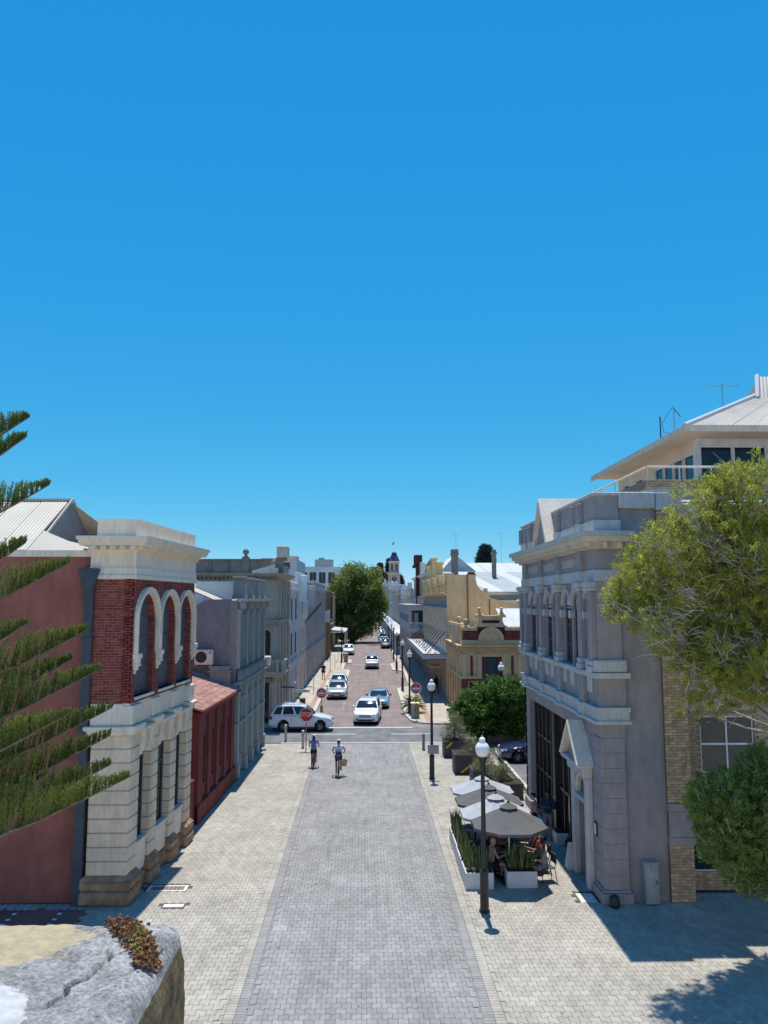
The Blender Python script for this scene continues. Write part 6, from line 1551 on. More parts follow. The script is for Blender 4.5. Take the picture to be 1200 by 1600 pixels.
# Norfolk pine at the left edge
t = thing('norfolk_pine', 'norfolk pine reaching feathery layered branches in from the left edge', 'tree', (-9.6, 15.2, 0))
MB().path([(-9.6, 15.2, 0), (-9.58, 15.2, 8), (-9.6, 15.2, 20)], [0.36, 0.28, 0.08], 12).build('trunk', M['bark'], t, smooth=True)
def frond(tip, base, sag, nb, lmax, seed):
    """one branch: axis from trunk to tip with two rows of upswept branchlets clothed in short needles"""
    rg = np.random.default_rng(seed)
    tip = np.array(tip, float); base = np.array(base, float); L = np.linalg.norm(tip - base)
    s = np.sort(0.12 + 0.88 * rg.random(nb)); s[-1] = 1.0
    def axis(u): return base + (tip - base) * u[:, None] + np.array([0, 0, -1.0]) * (sag * np.sin(np.pi * u) * (1 - 0.35 * u))[:, None]
    P = axis(s); T = unit(axis(np.minimum(s + 0.02, 1.02)) - axis(s - 0.02))
    side = unit(np.cross(T, np.array([0, 0, 1.0]))); upv = np.cross(side, T)
    sg = rg.choice([-1.0, 1.0], nb)
    ln = lmax * np.clip((1 - s) * 1.9 + 0.12, 0, 1) * np.clip(s * 3.2, 0.4, 1) * (0.6 + 0.55 * rg.random(nb))
    D = unit(T * (0.45 + 0.25 * rg.random(nb))[:, None] + upv * (0.85 + 0.3 * rg.random(nb))[:, None] + side * (sg * (0.25 + 0.4 * rg.random(nb)))[:, None])
    m = MB(); u5 = np.linspace(0, 1, 7)
    m.path([tuple(p) for p in axis(u5)], list(np.linspace(0.05, 0.012, 7)), 6)
    bo = m.build('branch', M['bark'], t, smooth=True)
    per = 72
    tt = rg.random((nb, per)); q = tt * ln[:, None]
    curve = (T * 0.5 + upv * 0.15)[:, None, :] * (0.25 * tt ** 2 * ln[:, None])[:, :, None]
    base_ = P[:, None, :] + D[:, None, :] * q[:, :, None] + curve + rg.normal(size=(nb, per, 3)) * 0.008
    dd = D[:, None, :] * 1.25 + rg.normal(size=(nb, per, 3)) * 0.33
    var = 0.2 + rg.uniform(-0.12, 0.12) + 0.45 * tt + 0.25 * rg.random((nb, per)) + 0.15 * (rg.random(nb)[:, None] - 0.5)  # lighter outward: lit tips and darker inside put into the needle colour
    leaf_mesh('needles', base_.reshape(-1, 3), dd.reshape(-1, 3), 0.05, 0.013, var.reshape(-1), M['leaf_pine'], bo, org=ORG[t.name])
TIPS = [((37, 650), 15.2), ((34, 682), 14.6), ((75, 757), 15.4), ((43, 848), 14.2), ((112, 879), 15.6), ((52, 972), 14.4), ((143, 982), 15.6), ((122, 1026), 16.2), ((166, 1041), 15.2), ((120, 1108), 14.4),
        ((187, 1098), 15.9), ((186, 1139), 16.2), ((188, 1182), 15.7), ((215, 1201), 14.8), ((60, 1160), 16.8), ((95, 1195), 16.6)]
for i, ((x, y), Y) in enumerate(TIPS):
    tp = at_px(x, y, Y); dx = tp[0] + 9.6
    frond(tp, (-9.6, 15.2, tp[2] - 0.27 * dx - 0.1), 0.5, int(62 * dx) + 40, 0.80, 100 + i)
for i in range(16):     # branches on the far sides of the trunk, outside the picture
    z = 4.5 + i * 0.85; a = 1.9 + i * 1.1
    ca, sa = math.cos(a), math.sin(a)
    if ca > 0: ca = -ca
    l = 3.6 * (1 - z / 24)
    frond((-9.6 + ca * l, 15.2 + sa * l, z + 0.5), (-9.6, 15.2, z), 0.2, 90, 0.5, 300 + i)

# planters with small trees, striped yellow and black
def planter_tree(x, y, w, h, label, crown_rows, Yc, stripes, plabel, shrub=False):
    p = thing('planter_box', plabel, 'planter', (x, y, 0), 'dark planters at the street end')
    b = MB().cbox(x - w / 2, x + w / 2, y - w / 2, y + w / 2, 0.02, h - 0.06, 0.02).cbox(x - w / 2 - 0.03, x + w / 2 + 0.03, y - w / 2 - 0.03, y + w / 2 + 0.03, h - 0.06, h, 0.015)
    b.build('box', M['planter_dark'], p)
    MB().box(x - w / 2 + 0.05, x + w / 2 - 0.05, y - w / 2 + 0.05, y + w / 2 - 0.05, h, h + 0.02).build('soil', M['soil'], p)
    for (u0, z0, u1, z1) in stripes:
        d = 0.16
        MB().add([(x + u0, y - w / 2 - 0.035, z0), (x + u0 + d, y - w / 2 - 0.035, z0), (x + u1 + d, y - w / 2 - 0.035, z1), (x + u1, y - w / 2 - 0.035, z1),
                  (x + u0, y - w / 2 - 0.01, z0), (x + u0 + d, y - w / 2 - 0.01, z0), (x + u1 + d, y - w / 2 - 0.01, z1), (x + u1, y - w / 2 - 0.01, z1)], BOXF).build('stripe', M['yellow_stripe'], p)
    t = thing('olive_shrub' if shrub else 'olive_tree', label, 'shrub' if shrub else 'tree', (x, y, h), 'small trees in dark planters')
    bl = blob_list(crown_rows, Yc, 0.25)
    limbs(t, (x, y, h), bl, 0.05, (x, y, h + (0.15 if shrub else 0.55)))
    crown(t, bl, 330, 16, 0.075, 0.018, M['leaf_olive'], up=0.5, spread=0.7, twig=0.2, shell=0.25, tw=0.8, rad=0.06)
planter_tree(5.06, 46.1, 1.3, 0.92, 'small sparse olive tree in the farthest dark planter', [(708, 1125, 13), (698, 1140, 11), (718, 1145, 11), (707, 1112, 7)], 46.1, [(-0.62, 0.55, -0.3, 0.86)], 'dark square planter with one yellow corner stripe, farthest of the planters')
planter_tree(5.25, 41.9, 1.4, 1.0, 'small sparse olive tree in the middle dark planter with two yellow stripes', [(730, 1170, 14), (718, 1180, 10), (742, 1160, 9), (735, 1150, 6)], 41.9, [(-0.45, 0.1, -0.05, 0.42), (0.1, 0.45, 0.45, 0.8)], 'dark square planter with two yellow slanted stripes, middle of the planters')
planter_tree(5.7, 38.6, 1.3, 0.9, 'bushy olive shrub rising behind the nearest lamp post', [(752, 1185, 15), (748, 1205, 13), (758, 1168, 9), (745, 1222, 10)], 38.4, [], 'dark planter box behind the rear cafe umbrellas', True)
planter_tree(6.6, 36.6, 1.0, 0.7, 'wispy olive shrub right of the lamp post beside the grey building', [(778, 1205, 12), (790, 1220, 10), (770, 1195, 8), (780, 1190, 6)], 36.6, [], 'dark planter box nearest the grey building corner', True)

# cycad by the no entry sign
t = thing('cycad', 'spiky green cycad with arching fronds behind the grey bin', 'plant', (3.65, 62.9, 0.1))
MB().lathe([(0.22, 0), (0.26, 0.25), (0.2, 0.5), (0.05, 0.56)], 10, (3.65, 62.9, 0.1)).build('trunk', M['bark'], t, smooth=True)
B, D, V = [], [], []
for i in range(46):
    a = i * 2.39996; el = 1.25 - 1.35 * (i / 46); L = 1.0
    for k in range(26):
        u = k / 25; e = el - 0.9 * u
        r = L * (math.sin(el) - math.sin(el - 0.9 * u)) / 0.9 if False else L * u * math.cos(el - 0.35 * u); z = L * u * math.sin(el - 0.35 * u)
        p = np.array((3.65 + r * math.cos(a), 62.9 + r * math.sin(a), 0.62 + z))
        for s in (-1, 1):
            B.append(p); D.append((-math.sin(a) * s + 0.5 * math.cos(a), math.cos(a) * s + 0.5 * math.sin(a), 0.25)); V.append(0.35 + 0.6 * (1 - i / 46) * rnd.random())
leaf_mesh('fronds', np.array(B), np.array(D), 0.2, 0.05, np.array(V), M['leaf_fig'], t, org=ORG[t.name])

# white planters with upright sword leaves round the cafe
def sword_planter(x0, x1, y0, y1, h, n, label, plab):
    p = thing('planter_trough', plab, 'planter', ((x0 + x1) / 2, (y0 + y1) / 2, 0), 'white troughs round the cafe seating')
    m = MB().cbox(x0, x1, y0, y1, 0, h, 0.012); m.build('trough', M['planter_white'], p)
    MB().box(x0 + 0.04, x1 - 0.04, y0 + 0.04, y1 - 0.04, h, h + 0.004).build('soil', M['soil'], p)
    t = thing('sword_plant', label, 'plant', ((x0 + x1) / 2, (y0 + y1) / 2, h), 'sword leaved plants in white troughs')
    b = np.stack([nrng.uniform(x0 + 0.07, x1 - 0.07, n), nrng.uniform(y0 + 0.07, y1 - 0.07, n), np.full(n, h)], 1)
    d = np.stack([nrng.normal(size=n) * 0.13, nrng.normal(size=n) * 0.13, np.ones(n)], 1)
    leaf_mesh('sword_leaves', b, d, nrng.uniform(0.35, 0.85, n), 0.065, nrng.random(n), M['leaf_snake'], t, fold=0.12, org=ORG[t.name])
sword_planter(3.08, 3.97, 25.2, 25.62, 0.5, 70, 'sword leaved plants in the short front trough behind the near lamp post', 'short white trough planter at the front left corner of the cafe seating')
sword_planter(3.08, 3.46, 25.66, 27.9, 0.5, 190, 'long row of sword leaved plants along the cafe side, nearer half', 'long white trough along the paved strip side of the cafe, nearer half')
sword_planter(3.1, 3.46, 27.95, 30.3, 0.5, 170, 'long row of sword leaved plants along the cafe side, farther half', 'long white trough along the paved strip side of the cafe, farther half')
sword_planter(4.4, 5.36, 25.28, 25.72, 0.5, 80, 'sword leaved plants in the front trough below the near umbrella', 'short white trough planter at the front of the cafe below the near umbrella')
# ================================================================== CARS
CAR = {
 'suv': dict(L=4.75, W=1.88, H=1.76, R=0.37, ax=(0.92, 3.68), zh=1.06, zb=1.14, yw0=1.32, yr0=2.02, yr1=4.25, yr2=4.66, clear=0.24, nose=0.72, rear=1.12),
 'sedan': dict(L=4.6, W=1.80, H=1.45, R=0.32, ax=(0.92, 3.6), zh=0.90, zb=0.95, yw0=1.30, yr0=2.15, yr1=3.25, yr2=4.05, clear=0.19, nose=0.6, rear=0.98),
 'wagon': dict(L=4.8, W=1.86, H=1.5, R=0.34, ax=(0.92, 3.75), zh=0.92, zb=0.98, yw0=1.3, yr0=2.15, yr1=4.1, yr2=4.65, clear=0.18, nose=0.62, rear=0.98),
 'hatch': dict(L=4.1, W=1.75, H=1.5, R=0.31, ax=(0.82, 3.4), zh=0.92, zb=0.98, yw0=1.1, yr0=1.85, yr1=3.5, yr2=4.0, clear=0.18, nose=0.62, rear=1.0),
 'ute': dict(L=5.2, W=1.86, H=1.72, R=0.37, ax=(0.95, 4.0), zh=1.03, zb=1.1, yw0=1.35, yr0=2.05, yr1=3.1, yr2=3.35, clear=0.26, nose=0.72, rear=1.08),
}
def car(kind, paint, label, detail=2, group=None, lower=None):
    """built at the origin, nose towards -y; the base Empty lies under its middle"""
    p = CAR[kind]; L, W, H, R = p['L'], p['W'], p['H'], p['R']; w = W / 2
    root = thing('parked_car' if 'parked' in label else 'car', label, 'car', (0, 0, 0), group)
    def hw(y): return w * (0.80 + 0.20 * min(1, (y / 0.55)) ** 0.6 if y < 0.55 else (1 - 0.10 * max(0, (y - (L - 0.5)) / 0.5) ** 2))
    def zt(y):
        if y < 0.12: return p['nose'] + (p['zh'] - p['nose']) * 0.45 * (y / 0.12)
        if y < 0.5: t = (y - 0.12) / 0.38; return p['nose'] + (p['zh'] - p['nose']) * (0.45 + 0.4 * t ** 0.7)
        if y < p['yw0']: t = (y - 0.5) / (p['yw0'] - 0.5); a = p['nose'] + (p['zh'] - p['nose']) * 0.85; return a + (p['zb'] - a) * t ** 0.8
        if y < p['yr2'] - 0.05: return p['zb'] + 0.02
        t = min(1, (y - p['yr2'] + 0.05) / max(0.05, L - p['yr2'] + 0.05)); return p['zb'] + 0.02 - (p['zb'] - p['rear'] + 0.14) * t ** 2
    Ra = R * 1.17
    def zb(y):
        z = p['clear'] + (0.12 * (1 - y / 0.4) if y < 0.4 else 0) + (0.14 * (y - L + 0.5) / 0.5 if y > L - 0.5 else 0)
        for a in p['ax']:
            if abs(y - a) < Ra: z = max(z, R + math.sqrt(max(0, Ra * Ra - (y - a) ** 2)))
        return z
    ys = sorted(set([0, 0.03, 0.08, 0.12, 0.2, 0.3, 0.5, 1.1, p['yw0'], 1.8, 2.2, 2.7, 3.0, p['yr2'] - 0.05, L - 0.3, L - 0.12, L - 0.03, L] + [round(a + Ra * q, 3) for a in p['ax'] for q in (-1.001, -0.97, -0.85, -0.6, -0.3, 0, 0.3, 0.6, 0.85, 0.97, 1.001)]))
    ys = [y for y in ys if 0 <= y <= L]
    rows = []
    for y in ys:
        a, t, b = hw(y), zt(y), zb(y)
        b = min(b, t - 0.16); h = t - b
        half = [(a * 0.86, b), (a * 0.985, b + h * 0.16), (a, b + h * 0.42), (a * 0.99, b + h * 0.68), (a * 0.965, t - 0.07), (a * 0.91, t - 0.02), (a * 0.55, t + 0.012), (0, t + 0.022)]
        rows.append([(x, y - L / 2, z) for x, z in half] + [(-x, y - L / 2, z) for x, z in half[-2::-1]])
    m = MB(); n = len(rows[0])
    vs_ = [q for r in rows for q in r]
    fs = [(i * n + k, i * n + k + 1, (i + 1) * n + k + 1, (i + 1) * n + k) for i in range(len(rows) - 1) for k in range(n - 1)]
    fs += [(i * n, (i + 1) * n, (i + 1) * n + n - 1, i * n + n - 1) for i in range(len(rows) - 1)]
    fs += [tuple(range(n)), tuple(range((len(rows) - 1) * n, len(rows) * n))]
    m.add(vs_, fs)
    # cabin
    bw, rw = 0.945 * w, 0.735 * w; zbse, zr = p['zb'] + 0.0, H - 0.06
    fb, rb = 0.14, 0.06
    def front(u, t): return Vector(((bw + (rw - bw) * t) * u, p['yw0'] + (p['yr0'] - p['yw0']) * t - fb * (1 - u * u) * (1 - 0.35 * t) + 0.10 - L / 2 - 0.03 * math.sin(math.pi * t), zbse + (zr - zbse) * t + 0.04 * math.sin(math.pi * t)))
    def rear(u, t): return Vector(((bw + (rw - bw) * t) * u, p['yr2'] + (p['yr1'] - p['yr2']) * t + rb * (1 - u * u) - L / 2, zbse + (zr - zbse) * t))
    def side(s, v, t):
        a, b = front(s, t), rear(s, t); q = a.lerp(b, v); q.x += s * 0.05 * math.sin(math.pi * v) * (0.4 + 0.6 * (1 - t)) * 0.8; q.z += 0.03 * math.sin(math.pi * v) * t; return q
    us = [-1, -0.6, -0.2, 0.2, 0.6, 1]; vss = [0.0, 0.2, 0.4, 0.6, 0.8, 1.0]; ts = [0, 0.35, 0.7, 1.0]
    def ringp(t): return [front(u, t) for u in us] + [side(1, v, t) for v in vss[1:-1]] + [rear(u, t) for u in us[::-1]] + [side(-1, v, t) for v in vss[-2:0:-1]]
    rings = [ringp(t) for t in ts]; rn = len(rings[0])
    cen = sum((q for q in rings[-1]), Vector()) / rn
    rings.append([cen + (q - cen) * 0.9 + Vector((0, 0, 0.035)) for q in rings[-1]]); rings.append([cen + (q - cen) * 0.5 + Vector((0, 0, 0.06)) for q in rings[-2]])
    m.add([tuple(q) for r in rings for q in r], [(i * rn + k, i * rn + (k + 1) % rn, (i + 1) * rn + (k + 1) % rn, (i + 1) * rn + k) for i in range(len(rings) - 1) for k in range(rn)] + [tuple(range((len(rings) - 1) * rn, len(rings) * rn))])
    if kind == 'ute':
        m.box(-0.88 * w, 0.88 * w, p['yr2'] + 0.1 - L / 2, L - 0.08 - L / 2, p['zb'] - 0.35, p['zb'] + 0.04)
    body = m.build('body', M[paint], root, smooth=32)
    def panel(fn, a0, a1, t0, t1, na, name, off=0.006):
        P = [[fn(a0 + (a1 - a0) * i / na, t0 + (t1 - t0) * j / 3) for i in range(na + 1)] for j in range(4)]
        nrm = (P[0][-1] - P[0][0]).cross(P[-1][0] - P[0][0]).normalized()
        c = Vector((0, 0, zbse)); mid = P[1][na // 2]
        if nrm.dot(Vector((mid.x, (mid.y - (p['yw0'] + p['yr2']) / 2 + L / 2), 0.2))) < 0: nrm = -nrm
        g = MB(); g.add([tuple(q + nrm * off) for r in P for q in r], [(j * (na + 1) + i, j * (na + 1) + i + 1, (j + 1) * (na + 1) + i + 1, (j + 1) * (na + 1) + i) for j in range(3) for i in range(na)])
        g.build(name, M['car_glass'], root, smooth=True)
    panel(front, -0.92, 0.92, 0.06, 0.94, 6, 'windscreen'); panel(rear, -0.88, 0.88, 0.15, 0.9, 6, 'rear_window')
    cuts = [(0.05, 0.40), (0.44, 0.72), (0.76, 0.95)] if kind in ('suv', 'wagon') else ([(0.06, 0.48), (0.52, 0.92)] if kind != 'ute' else [(0.08, 0.85)])
    for s in (-1, 1):
        for a, b in cuts: panel(lambda v, t, s=s: side(s, v, t), a, b, 0.1, 0.9, 3, 'side_window')
    # wheels
    for a in p['ax']:
        for s in (-1, 1):
            cx = s * (w - 0.12)
            g = MB(); g.lathe([(R * 0.6, -0.11), (R * 0.93, -0.115), (R, -0.08), (R, 0.08), (R * 0.93, 0.115), (R * 0.6, 0.11)], 22, (cx, a - L / 2, R), axis='x')
            wo = g.build('wheel', M['tyre'], root, smooth=40)
            g = MB(); q = cx + s * 0.085
            g.lathe([(0.01, q), (R * 0.16, q), (R * 0.16, q + s * 0.02), (0.01, q + s * 0.02)], 10, (0, a - L / 2, R), axis='x')
            for k in range(6):
                an = k * math.pi / 3; c_, s_ = math.cos(an), math.sin(an)
                g.tube((q + s * 0.01, a - L / 2 + c_ * R * 0.12, R + s_ * R * 0.12), (q + s * 0.012, a - L / 2 + c_ * R * 0.62, R + s_ * R * 0.62), R * 0.1, R * 0.09, 5)
            g.lathe([(R * 0.58, q - s * 0.02), (R * 0.67, q), (R * 0.67, q + s * 0.025), (R * 0.6, q + s * 0.02)], 18, (0, a - L / 2, R), axis='x')
            g.build('rim', M['rim'], wo, smooth=35)
            MB().lathe([(0.01, -0.03), (R * 0.62, -0.03), (R * 0.62, 0.0), (0.01, 0.0)], 14, (cx + s * 0.075, a - L / 2, R), axis='x').build('brake_disc', M['liner'], wo)
    MB().box(-w * 0.84, w * 0.84, 0.35 - L / 2, L / 2 - 0.3, p['clear'] - 0.02, p['clear'] + 0.14).build('underbody', M['liner'], root)
    # front
    f0 = -L / 2; nz = p['nose']; zg = nz + (p['zh'] - nz) * 0.25
    hwf = hw(0.06)
    MB().cbox(-hwf * 0.55, hwf * 0.55, f0 - 0.012, f0 + 0.2, zg - 0.17, zg + 0.02, 0.02).build('grille', M['sign_black'], root)
    for z in (zg - 0.12, zg - 0.04): MB().box(-hwf * 0.5, hwf * 0.5, f0 - 0.02, f0, z, z + 0.022).build('grille_bar', M['chrome'], root)
    for s in (-1, 1):
        g = MB(); g.add([(s * hwf * 0.6, f0 - 0.005, zg - 0.1), (s * hwf * 0.98, f0 + 0.05, zg - 0.08), (s * hw(0.4) * 0.985, f0 + 0.36, zg + 0.02), (s * hw(0.35) * 0.96, f0 + 0.33, zg + 0.1), (s * hwf * 0.93, f0 + 0.1, zg + 0.06), (s * hwf * 0.6, f0 + 0.02, zg + 0.03),
                         (s * hwf * 0.6, f0 + 0.2, zg), (s * hw(0.4) * 0.8, f0 + 0.36, zg)], [(0, 1, 4, 5), (1, 2, 3, 4), (5, 4, 3, 7, 6), (0, 6, 7, 2, 1)])
        g.build('headlight', M['lamp_lens'], root)
        MB().cbox(s * hwf * 0.62, s * hwf * 0.9, f0 - 0.01, f0 + 0.15, p['clear'] + 0.16, p['clear'] + 0.28, 0.02).build('fog_light', M['sign_black'], root)
        MB().cbox(s * hw(L - 0.05) * 0.62, s * hw(L - 0.3) * 0.99, L / 2 - 0.26, L / 2 + 0.004, p['rear'] - 0.28, p['rear'] - 0.06, 0.03).build('tail_light', M['red_lens'], root)
        mr = MB(); mr.ball((s * (w + 0.1), p['yw0'] + 0.42 - L / 2, p['zb'] + 0.1), 0.12, 8, sx=1.0, sy=0.55, sz=0.7); mr.tube((s * (w - 0.08), p['yw0'] + 0.42 - L / 2, p['zb'] + 0.03), (s * (w + 0.06), p['yw0'] + 0.42 - L / 2, p['zb'] + 0.07), 0.025, n=5)
        mr.build('mirror', M[paint] if kind != 'sedan' else M['sign_black'], root, smooth=True)
        for yy in (p['yw0'] + 0.35, (p['yw0'] + p['yr2']) / 2 + 0.1):
            MB().box(s * (w + 0.004), s * (w - 0.05), yy - L / 2 - 0.006, yy - L / 2 + 0.006, p['clear'] + 0.22, p['zb'] - 0.06).build('door_seam', M['liner'], root)
            MB().cbox(s * (w + 0.022), s * (w - 0.03), yy + 0.72 - L / 2, yy + 0.9 - L / 2, p['zb'] - 0.2, p['zb'] - 0.16, 0.01).build('door_handle', M[paint], root)
        MB().box(s * (w * 0.99), s * (w * 0.9), p['ax'][0] + Ra - L / 2, p['ax'][1] - Ra - L / 2, p['clear'] - 0.01, p['clear'] + 0.09).build('side_sill', M['sign_black'], root)
        if kind in ('suv', 'wagon'):
            MB().path([tuple(side(s, 0.12, 1.0) + Vector((-s * 0.03, 0, 0.05))), tuple(side(s, 0.2, 1) + Vector((-s * 0.03, 0, 0.1))), tuple(side(s, 0.8, 1) + Vector((-s * 0.03, 0, 0.1))), tuple(side(s, 0.9, 1) + Vector((-s * 0.03, 0, 0.05)))], 0.02, 6).build('roof_rail', M['chrome'], root)
    MB().cbox(-hwf * 0.7, hwf * 0.7, f0 - 0.008, f0 + 0.15, p['clear'] + 0.12, p['clear'] + 0.26, 0.02).build('lower_intake', M['liner'] if lower is None else M[lower], root)
    MB().cbox(-0.19, 0.19, f0 - 0.024, f0, zg - 0.3, zg - 0.19, 0.004).build('number_plate', M['sign_white'], root)
    MB().cbox(-0.19, 0.19, L / 2, L / 2 + 0.012, p['rear'] - 0.4, p['rear'] - 0.29, 0.004).build('number_plate', M['sign_white'], root)
    return root
def place(c, x, y, rz=0.0, z=-0.012): c.location = (x, y, z); c.rotation_euler = (0, 0, R(rz)); return c
place(car('suv', 'car_white', 'white four wheel drive crossing from the left behind the stop sign'), -4.62, 55.3, 90).scale = (0.96, 0.92, 1.0)
place(car('suv', 'car_white', 'white car coming out of the street mouth, in front of the blue sedan'), 0.0, 59.2, -5).scale = (0.98, 0.94, 0.93)
place(car('sedan', 'car_blue', 'light blue sedan following the white car down the street'), 0.95, 67.7, -2).scale = (1, 1, 0.95)
GP = 'cars parked along the left kerb'; GQ = 'cars parked along the right kerb'
wag = place(car('wagon', 'car_silver', 'silver parked wagon with glinting windscreen by the left kerb, front of its pair', group=GP), -2.85, 73.9, 0)
suv2 = place(car('hatch', 'car_white', 'white parked hatchback by the left kerb directly behind the silver wagon', group=GP), -3.0, 80.6, 0)
place(car('suv', 'car_silver', 'silver car with a dark front driving alone in mid street', lower='sign_black'), 0.55, 104.9, 0)
ute = place(car('ute', 'car_white', 'white parked utility truck on the left before the big tree', group=GP), -3.2, 131.0, 0)
place(car('sedan', 'car_navy', 'navy blue parked car half hidden behind the corner of the grey building', detail=2), 9.75, 44.8, -90)
proto = {}
def far_car(kind, paint, label, x, y, group, rz=0):
    if kind not in proto:
        proto[kind] = c = car(kind, paint, label, group=group)
    else:
        c = copy_tree(proto[kind], label=label); c['group'] = group
    c.name = 'parked_car'
    place(c, x, y, rz)
    for ch in c.children:
        if ch.name.split('.')[0] in ('body', 'mirror', 'door_handle') and len(ch.material_slots):
            ch.material_slots[0].link = 'OBJECT'; ch.material_slots[0].material = M[paint]
    return c
ordw = ['first', 'second', 'third', 'fourth', 'fifth', 'sixth', 'seventh', 'eighth', 'ninth', 'tenth']
cn = {'car_white': 'white', 'car_silver': 'silver', 'car_grey': 'dark grey', 'car_black': 'black', 'car_red': 'red', 'car_blue': 'light blue'}
for i, (k, pt) in enumerate((('suv', 'car_grey'), ('hatch', 'car_white'), ('sedan', 'car_silver'), ('suv', 'car_white'), ('hatch', 'car_white'), ('sedan', 'car_white'), ('suv', 'car_silver'))):
    far_car(k, pt, f'{cn[pt]} parked car on the far left past the big tree, {ordw[i]} in its row', -3.15 + rnd.uniform(-.1, .1), 186 + i * 7.2, GP)
for i, (k, pt) in enumerate((('suv', 'car_black'), ('sedan', 'car_white'), ('hatch', 'car_white'), ('suv', 'car_red'), ('sedan', 'car_white'), ('hatch', 'car_silver'), ('suv', 'car_white'), ('sedan', 'car_blue'), ('suv', 'car_grey'))):
    far_car(k, pt, f'{cn[pt]} parked car on the far right under the awnings, {ordw[i]} in its row', 3.35 + rnd.uniform(-.12, .1), 148 + i * 7.6, GQ)
c = far_car('sedan', 'car_white', 'small white car driving far up the street near the tree', 0.6, 272, 'cars driving far up the street'); c.name = 'car'
c = far_car('suv', 'car_black', 'small dark car driving farthest up the street beyond the white one', -0.9, 305, 'cars driving far up the street'); c.name = 'car'
# ================================================================== PEOPLE
TMP = bpy.data.scenes.new('modelling')
def skin(name, shapes, material, parent, voxel=0.016, smooth_it=2):
    """joins tapered limbs into one continuous surface"""
    m = MB()
    for s in shapes: s(m)
    me = bpy.data.meshes.new(name); me.from_pydata(m.v, [], m.f)
    bm = bmesh.new(); bm.from_mesh(me); bmesh.ops.recalc_face_normals(bm, faces=bm.faces); bm.to_mesh(me); bm.free()
    o = bpy.data.objects.new('figure', me); TMP.collection.objects.link(o)
    r = o.modifiers.new('r', 'REMESH'); r.mode = 'VOXEL'; r.voxel_size = voxel
    if smooth_it: s_ = o.modifiers.new('s', 'SMOOTH'); s_.factor = 0.5; s_.iterations = smooth_it
    vl = TMP.view_layers[0]; vl.update(); dg = vl.depsgraph; dg.update()
    me2 = bpy.data.meshes.new_from_object(o.evaluated_get(dg)); me2.name = name
    bpy.data.objects.remove(o); bpy.data.meshes.remove(me)
    me2.polygons.foreach_set('use_smooth', [True] * len(me2.polygons)); me2.materials.clear(); me2.materials.append(material)
    ob = bpy.data.objects.new(name, me2); COL.objects.link(ob); ob.parent = parent
    return ob
def cap(a, b, ra, rb): return lambda m: m.path([Vector(a) - (Vector(b) - Vector(a)).normalized() * ra * 0.55, a, b, Vector(b) + (Vector(b) - Vector(a)).normalized() * rb * 0.55], [ra * 0.7, ra, rb, rb * 0.7], 10)
def flat(a, b, ra, rb): return lambda m: m.path([a, Vector(a).lerp(Vector(b), 0.5), b], [ra, (ra + rb) / 2, rb], 12)
def ell(c, rx, ry, rz): return lambda m: m.ball(c, 1.0, 12, sx=rx, sy=ry, sz=rz) if False else m.add([(c[0] + p[0] * rx, c[1] + p[1] * ry, c[2] + p[2] * rz) for p in BALL[0]], BALL[1])
_b = MB().ball((0, 0, 0), 1.0, 12); BALL = (_b.v, _b.f)
for nm, c in (('skin_light', (0.55, 0.33, 0.24)), ('skin_tan', (0.42, 0.24, 0.16)), ('skin_dark', (0.22, 0.12, 0.08))): mat(nm, c, 0.6, 0.06, 20, 0.05, 120)
for nm, c in (('cloth_white', (0.72, 0.72, 0.72)), ('cloth_black', (0.018, 0.018, 0.02)), ('cloth_navy', (0.03, 0.04, 0.09)), ('cloth_blue', (0.16, 0.22, 0.5)), ('cloth_pale_blue', (0.55, 0.6, 0.75)), ('cloth_grey', (0.2, 0.2, 0.21)),
              ('cloth_purple', (0.16, 0.14, 0.34)), ('cloth_red', (0.35, 0.06, 0.05)), ('cloth_pink', (0.62, 0.42, 0.36)), ('cloth_steel', (0.16, 0.2, 0.28)), ('cloth_pattern', (0.27, 0.25, 0.27)), ('straw', (0.55, 0.4, 0.24)), ('hair_black', (0.015, 0.012, 0.012)),
              ('hair_brown', (0.06, 0.035, 0.02)), ('hair_grey', (0.35, 0.34, 0.33))): mat(nm, c, 0.9, 0.18, 14, 0.3, 90)
simple('eye', (0.02, 0.015, 0.012), 0.2)
V3 = Vector
